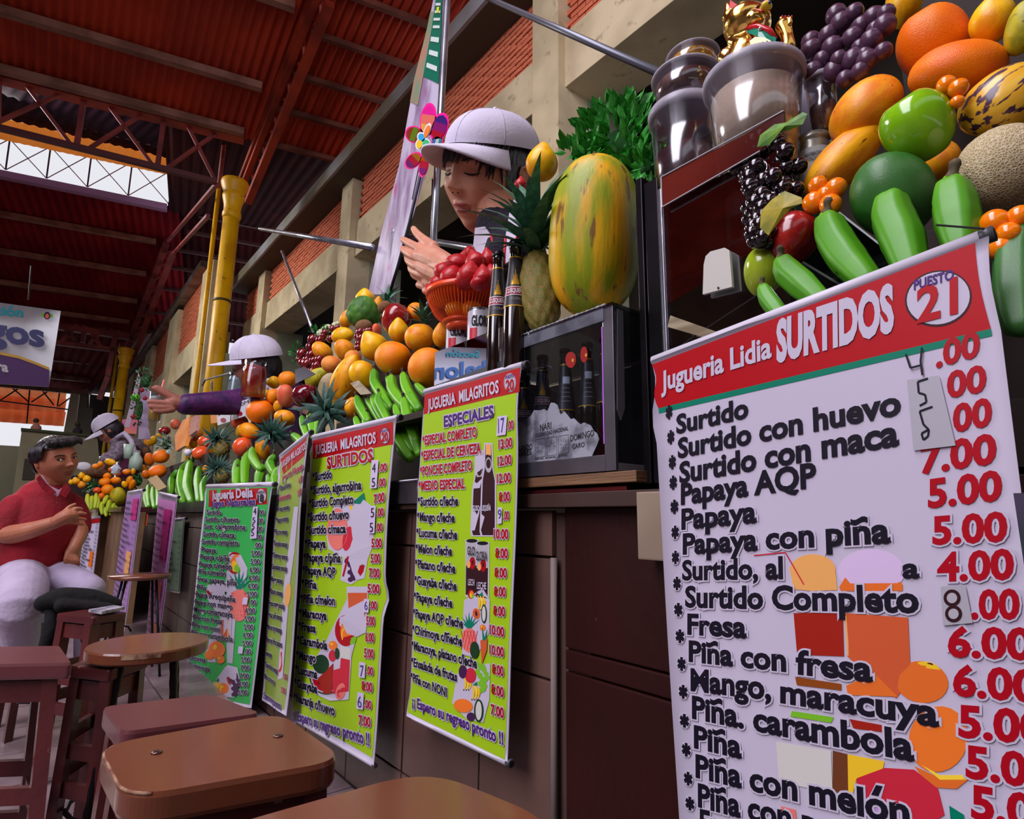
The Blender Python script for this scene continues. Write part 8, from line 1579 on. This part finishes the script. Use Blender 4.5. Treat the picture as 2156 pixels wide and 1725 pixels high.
t = thing('blender_jug', 'pale green jug below the far vendor, right of the cup', 'jug', V3(284, 990, -.95)); P = V3(284, 990, -.95); part('jug', G().lathe([(tz(11), 0), (tz(11), tz(20)), (tz(5), tz(30)), (tz(5), tz(34)), (tz(4), tz(34))], 16, P), mat('pale_green_plastic', (186, 214, 196), 0.4), t, True); part('lid', G().lathe([(tz(5.5), tz(34)), (tz(5.5), tz(37))], 12, P), M_LID, t, True)
t = thing('serving_plate', 'white oval plate leaning at the far vendor\'s hand', 'plate', V3(176, 985, -.5)); part('plate', G().ball(V3(176, 982, -.6), (tz(12), tz(3), tz(8)), 16, 8), M_WPR, t, True)
t = thing('plastic_bag', 'small knotted clear plastic bag among the far orange fruit', 'plastic bag', QF(745, 930)); part('bag', G().ball(QF(745, 930, -.02), (sz(9, QF(745, 930)),)*3, 10, 7, lambda v: [v[0]*(1+.2*math.sin(9*v[2])), v[1], v[2]*1.3]), mat('bag_white', (190, 206, 224), 0.3), t)
t = thing('pink_poster', 'pink and orange poster on the wall behind the far vendor', 'poster', V3(272, 900, .8)); part('sheet', G().slab([V3(x, y, .8) for x, y in ((258, 883), (290, 884), (287, 914), (252, 912))], (0, .01, 0)), mat('pink_sheet', (214, 110, 160), 0.6, 0, (240, 140, 110), 3), t)
# garland, cloths at stall 17
GA = lambda x, y: onY(x, y, 6.6); herb('green garland hanging with red flowers above the juice glass', GA, 303, 800, 16, 24, 70, 9, 51, mat('garland_leaf', (80, 120, 86), 0.6), 0.1); herb('lower part of the green garland with a bright green fruit', GA, 288, 862, 9, 34, 60, 8, 52, mat('garland_leaf2', (50, 96, 56), 0.6), 0.08)
t = thing('hanging_fruit', 'bright green plastic apple hanging in the garland', 'ornament', GA(285, 838)); part('apple', G().ball(GA(285, 838), sz(9, GA(285, 838)), 12, 8, sh_apple), mat('bright_green', (90, 190, 40), 0.3), t, True)
for x, y, w_ in ((296, 825, 'upper'), (302, 842, 'middle'), (277, 880, 'lower')): t = thing('red_flower', 'small dark red flower, %s one on the garland' % w_, 'flower', GA(x, y)); part('petals', G().ball(GA(x, y) - np.array([0, .1, 0]), sz(4.5, GA(x, y)), 8, 6), mat('dark_red_petal', (150, 20, 40), 0.6), t)
t = thing('lilac_curtain', 'lilac cloth hanging behind the outstretched juice glass', 'curtain', onY(308, 900, 7.5)); part('cloth', G().slab([onY(x, y, 7.5) for x, y in ((296, 820), (306, 812), (318, 826), (312, 900), (318, 925), (292, 925))], (0, .04, 0)), mat('lilac_cloth', (142, 122, 150), 0.8, 0, (176, 160, 186), 8), t)
t = thing('white_sheet', 'pale plastic sheet hanging left of the garland', 'sheet', onY(284, 800, 7.6)); part('sheet', G().slab([onY(x, y, 7.6) for x, y in ((292, 785), (296, 800), (286, 850), (272, 900), (262, 900), (280, 830))], (0, .02, 0)), mat('pale_sheet', (180, 168, 184), 0.6), t)
# jars and price cards of stall 19
def jar(label, px, yt, yb, rx, X, m, lid): 
    P = onX(px, yb, X); h = float(onX(px, yt, X)[2]-P[2]); r = sz(rx, P); t = thing('glass_jar', label, 'jar', P); part('filling', G().lathe([(r*.9, h*.02), (r*.94, h*.1), (r*.94, h*.72), (r*.8, h*.84)], 8, P), m, t, True); part('glass', G().lathe([(r*.95, 0), (r, h*.05), (r, h*.75), (r*.85, h*.88), (r*.85, h), (r*.8, h), (r*.8, h*.88), (r*.94, h*.72), (r*.94, h*.06)], 8, P), GL, t, True)
jar('square glass jar of red and amber fruit syrup, behind the pink grapefruit', 532, 766, 838, 26, 0.98, mat('red_syrup', (170, 24, 12), 0.1, 0, (220, 110, 10), 7, coat=0.6), 0); jar('clear square glass jar left of the red syrup jar', 494, 788, 852, 19, 0.98, mat('clear_water', (184, 194, 190), 0.05, coat=0.6), 0)
for i, (q, tx) in enumerate(((((456, 866), (486, 852), (484, 888), (458, 896)), '20M'), (((487, 852), (528, 838), (522, 874), (487, 886)), '= 20M'))):
    t = thing('price_card', ('white price card with red strawberry print, left of the pair under the jars', 'white price card with red strawberry print, right of the pair under the jars')[i], 'price card', onX(q[0][0], q[0][1], 0.98)); part('card', G().slab([onX(x, y, 0.98) for x, y in q], (0.002, 0, 0)), M_WPR, t)
    flat_text(t, tx, q[0][0]+3, q[0][1]+11, q[1][0]-4, q[1][1]+11, 7, M_INK, 0.98, 0.002, 0.0); part('red_print', G().slab([onX((q[0][0]+q[2][0])/2+6*math.cos(k*.7), (q[0][1]+q[2][1])/2+8+5*math.sin(k*.7), 0.978) for k in range(9)], (-0.001, 0, 0)), M_REDL, t)
t = thing('menu_card', 'green, red and yellow striped card left of the strawberry price cards', 'card', onX(450, 870, 1.0)); part('card', G().slab([onX(x, y, 1.0) for x, y in ((442, 856), (460, 852), (458, 890), (444, 892))], (0.003, 0, 0)), mat('striped_card', (220, 70, 50), 0.5, 0, (240, 190, 80), 60, stretch=(1, 6, .3)), t); part('green_leaf', G().slab([onX(x, y, 0.99) for x, y in ((460, 862), (468, 850), (480, 852), (476, 864), (464, 870))], (0.002, 0, 0)), mat('bright_card_green', (30, 170, 80), 0.5), t)
t = thing('glass_plate', 'small grey reflecting plate behind the corner apple of stall 19', 'glass plate', onX(640, 800, 0.9)); part('plate', G().slab([onX(x, y, 0.93) for x, y in ((621, 778), (640, 772), (664, 788), (622, 808))], (0.003, 0, 0)), mat('grey_plate', (96, 92, 104), 0.2, 0.5), t)
t = thing('wood_slat', 'short brown wooden slat sticking out under the corner apple', 'wood piece', onX(630, 862, 0.83)); part('slat', G().slab([onX(x, y, 0.83) for x, y in ((613, 858), (620, 854), (650, 866), (646, 874))], (0.006, 0, 0)), mat('brown_slat', (110, 76, 60), 0.8), t)
t = thing('wood_slat', 'pale wooden slat lying on the big bananas of stall 20', 'wood piece', onX(760, 810, 0.85)); part('slat', G().slab([Q(x, y, -.06) for x, y in ((1105, 952), (1170, 928), (1275, 1035), (1190, 1045))], (0.004, 0, 0)), mat('pale_worn_wood', (158, 146, 118), 0.8), t)
for i, (pts_, lab) in enumerate(((((1112, 1090), (1000, 1180), (840, 1365)), 'dark string from the bananas down to the SURTIDOS banner roll'), (((1350, 1060), (1420, 1150), (1480, 1230)), 'dark string crossing the green bananas to the banner roll end'))): t = thing('tie_string', lab, 'string', Q(*pts_[0], -.06)); part('string', G().tube([Q(*p, -.07) for p in pts_], 0.0012, 5), mat('dark_string', (22, 18, 20), 0.8), t)

# ---- stools
M_ST = mat('varnished_stool_wood', (112, 62, 42), 0.26, 0, (92, 44, 32), 3, 0.05, 40, coords='Object', coat=0.35, col3=(150, 96, 66), scale3=5, lo3=0.62, hi3=0.8, stretch=(1, .4, 1)); M_ST2 = mat('worn_red_stool_wood', (92, 36, 36), 0.4, 0, (70, 26, 30), 4, 0.1, 60, coords='Object', coat=0.15, col3=(150, 120, 96), scale3=26, lo3=0.70, hi3=0.74, detail=8); M_ST3 = mat('purple_brown_stool_wood', (100, 52, 56), 0.35, 0, (80, 38, 44), 3, coords='Object', coat=0.2); M_REB = mat('black_rebar', (20, 18, 22), 0.4, 0.4)
M_WEAR = mat('worn_bare_edge', (168, 138, 108), 0.8, 0, (110, 60, 46), 40)
def rounded(P, r, n=14):
    out = []; k = len(P)
    for i in range(k):
        a, b_, c = P[i-1], P[i], P[(i+1) % k]; u = a-b_; v = c-b_; ru = min(r, np.linalg.norm(u)*.4); rv = min(r, np.linalg.norm(v)*.4); p0 = b_+u/np.linalg.norm(u)*ru; p1 = b_+v/np.linalg.norm(v)*rv
        for j in range(n+1): t = j/n; out.append(p0*(1-t)**2 + 2*b_*t*(1-t) + p1*t*t)
    return out
def stool(label, corners, h, th, m, ml, r=0.04, legs='wood', rail=(0.32, 0.5), lw=0.028, splay=0.05, screws=(), wear=False):
    P = [onZ(x, y, h) for x, y in corners]; c = sum(P)/4; t = thing('wooden_stool', label, 'stool', (c[0], c[1], 0)); top = rounded(P, r); n = len(top)
    inn = [c+(p-c)*0.985 for p in top]; V = inn + [p - np.array([0, 0, th*.18]) for p in top] + [p - np.array([0, 0, th*.85]) for p in top] + [p - np.array([0, 0, th]) for p in inn]
    F = [tuple(range(n))] + [tuple(3*n+i for i in range(n))[::-1]]
    for L_ in range(3): F += [(L_*n+i, L_*n+(i+1) % n, (L_+1)*n+(i+1) % n, (L_+1)*n+i) for i in range(n)]
    g = G().add(V, F); bm = bmesh.new(); vs = [bm.verts.new(p) for p in g.v]; [bm.faces.new([vs[i] for i in f]) for f in g.f]; bmesh.ops.recalc_face_normals(bm, faces=bm.faces[:]); bm.verts.index_update(); g = G().add([v.co[:] for v in bm.verts], [[v.index for v in f.verts] for f in bm.faces]); bm.free()
    part('seat', g, m, t)
    tops = [c + (p-c)*0.74 - np.array([0, 0, th]) for p in P]; feet = [np.array([*(c + (p-c)*(0.74+splay*3))[:2], 0.0]) for p in P]
    if legs == 'wood':
        for a, f in zip(tops, feet):
            g = G(); s_ = (P[1]-P[0])/np.linalg.norm(P[1]-P[0])*lw/2; q = (P[3]-P[0]); q = q/np.linalg.norm(q)*lw/2; V = []
            for e in (a, f): V += [e-s_-q, e+s_-q, e+s_+q, e-s_+q]
            part('leg', g.add(V, [(0, 1, 5, 4), (1, 2, 6, 5), (2, 3, 7, 6), (3, 0, 4, 7), (0, 3, 2, 1), (4, 5, 6, 7)]), ml, t)
        for i in range(4):
            a0, a1 = tops[i], tops[(i+1) % 4]; f0, f1 = feet[i], feet[(i+1) % 4]
            part('apron', purl(a0+np.array([0, 0, -.005]), a1+np.array([0, 0, -.005]), 0.016, 0.04), ml, t)
            for k in rail: part('rail', purl(a0*(1-k)+f0*k + np.array([0, 0, (i % 2)*0.03]), a1*(1-k)+f1*k + np.array([0, 0, (i % 2)*0.03]), 0.014, 0.03), ml, t)
    else:
        for a, f in zip(tops, feet):
            part('leg', G().tube([a*(1-k/12)+f*k/12 for k in range(13)], [0.0075+0.001*(k % 2) for k in range(13)], 8), M_REB, t, True)
        part('ring', G().tube([tops[i % 4]*.35+feet[i % 4]*.65 for i in range(5)], 0.005, 6), M_REB, t, True)
    for x, y in screws: part('screw', G().ball(onZ(x, y, h+0.001), (0.007, 0.007, 0.002), 12, 6), mat('screw_head', (120, 96, 90), 0.2, 0.8), t, True)
    if wear: part('worn_edge', G().tube([p + np.array([0, 0, -th*.05]) for p in inn[6:26]], 0.0022, 5), M_WEAR, t, True)
    return t
def purl(a, b_, w_, h_):
    d = (b_-a)/np.linalg.norm(b_-a); s_ = np.cross(d, (0, 0, 1)); s_ /= np.linalg.norm(s_); V = []
    for p in (a, b_):
        for x, z in ((-w_/2, -h_), (w_/2, -h_), (w_/2, 0), (-w_/2, 0)): V.append(p+s_*x+np.array([0, 0, z]))
    return G().add(V, [(3, 2, 1, 0), (4, 5, 6, 7), (0, 1, 5, 4), (1, 2, 6, 5), (2, 3, 7, 6), (3, 0, 4, 7)])
HS = 0.475
stool('brown varnished stool with rounded corners and two screws, nearest full one', [(205, 1570), (262, 1682), (732, 1600), (590, 1500)], HS, 0.032, M_ST, M_ST2, 0.05, screws=((330, 1584), (586, 1549)), wear=True)
stool('brown varnished stool cut off by the bottom edge of the picture', [(380, 1765), (900, 1618), (1200, 1740), (760, 2150)], HS, 0.032, M_ST, M_ST2, 0.07)
stool('purple-brown square stool right behind the nearest full one', [(214, 1488), (258, 1542), (552, 1502), (446, 1462)], HS-0.02, 0.03, M_ST3, M_ST2, 0.02)
stool('worn dark red stool at the left picture edge', [(-150, 1364), (-160, 1402), (152, 1396), (126, 1360)], HS+0.01, 0.03, M_ST3, M_ST2, 0.012, rail=(0.5, 0.72), wear=True)
stool('dark red stool with paint-worn legs behind the round stool', [(146, 1402), (232, 1412), (316, 1382), (214, 1374)], HS-0.03, 0.024, M_ST2, M_ST2, 0.01)
stool('dark red stool carrying the black backpack', [(118, 1292), (196, 1300), (268, 1290), (206, 1280)], HS+0.004, 0.022, M_ST2, M_ST2, 0.01)
stool('stool mostly hidden under the seated man', [(30, 1250), (60, 1262), (140, 1254), (120, 1240)], HS, 0.022, M_ST2, M_ST2, 0.01)
t = thing('round_stool', 'round wooden stool with chipped rim on black ribbed steel legs', 'stool', (*onZ(315, 1353, 0.48)[:2], 0)); c = onZ(315, 1353, 0.48); r = np.linalg.norm(onZ(432, 1350, 0.48)-onZ(198, 1352, 0.48))/2
part('seat', G().lathe([(r*.97, -.026), (r, -.022), (r, -.004), (r*.985, 0)], 64, c), M_ST, t); part('chipped_rim', band(c, r+.0006, c[2]-.012, c[2]-.002, 8, math.atan2(CAM[1]-c[1], CAM[0]-c[0])-.1, 0.3), M_WEAR, t)
for a in (-2.4, -1.0, 0.6, 2.2):
    A_ = c+np.array([r*.62*math.cos(a), r*.62*math.sin(a), -.024]); B_ = np.array([c[0]+r*1.12*math.cos(a), c[1]+r*1.12*math.sin(a), 0]); part('leg', G().tube([A_*(1-k/24)+B_*k/24 for k in range(25)], [0.0075+0.0013*(k % 2) for k in range(25)], 8), M_REB, t, True)
part('ring', G().tube([c+np.array([r*.95*math.cos(a*.3927), r*.95*math.sin(a*.3927), -.33]) for a in range(17)], 0.005, 6), M_REB, t, True)
t = thing('round_stool', 'small round stool on thin black legs between the two pink banners', 'stool', (*onZ(296, 1210, 0.48)[:2], 0)); c = onZ(296, 1210, 0.48); part('seat', G().lathe([(.13, -.02), (.14, -.015), (.14, 0)], 28, c), M_ST, t, True)
for a in (-2.4, -.8, .8, 2.4): part('leg', G().tube([c+np.array([.09*math.cos(a), .09*math.sin(a), -.02]), np.array([c[0]+.17*math.cos(a), c[1]+.17*math.sin(a), 0])], 0.006, 6), M_REB, t, True)
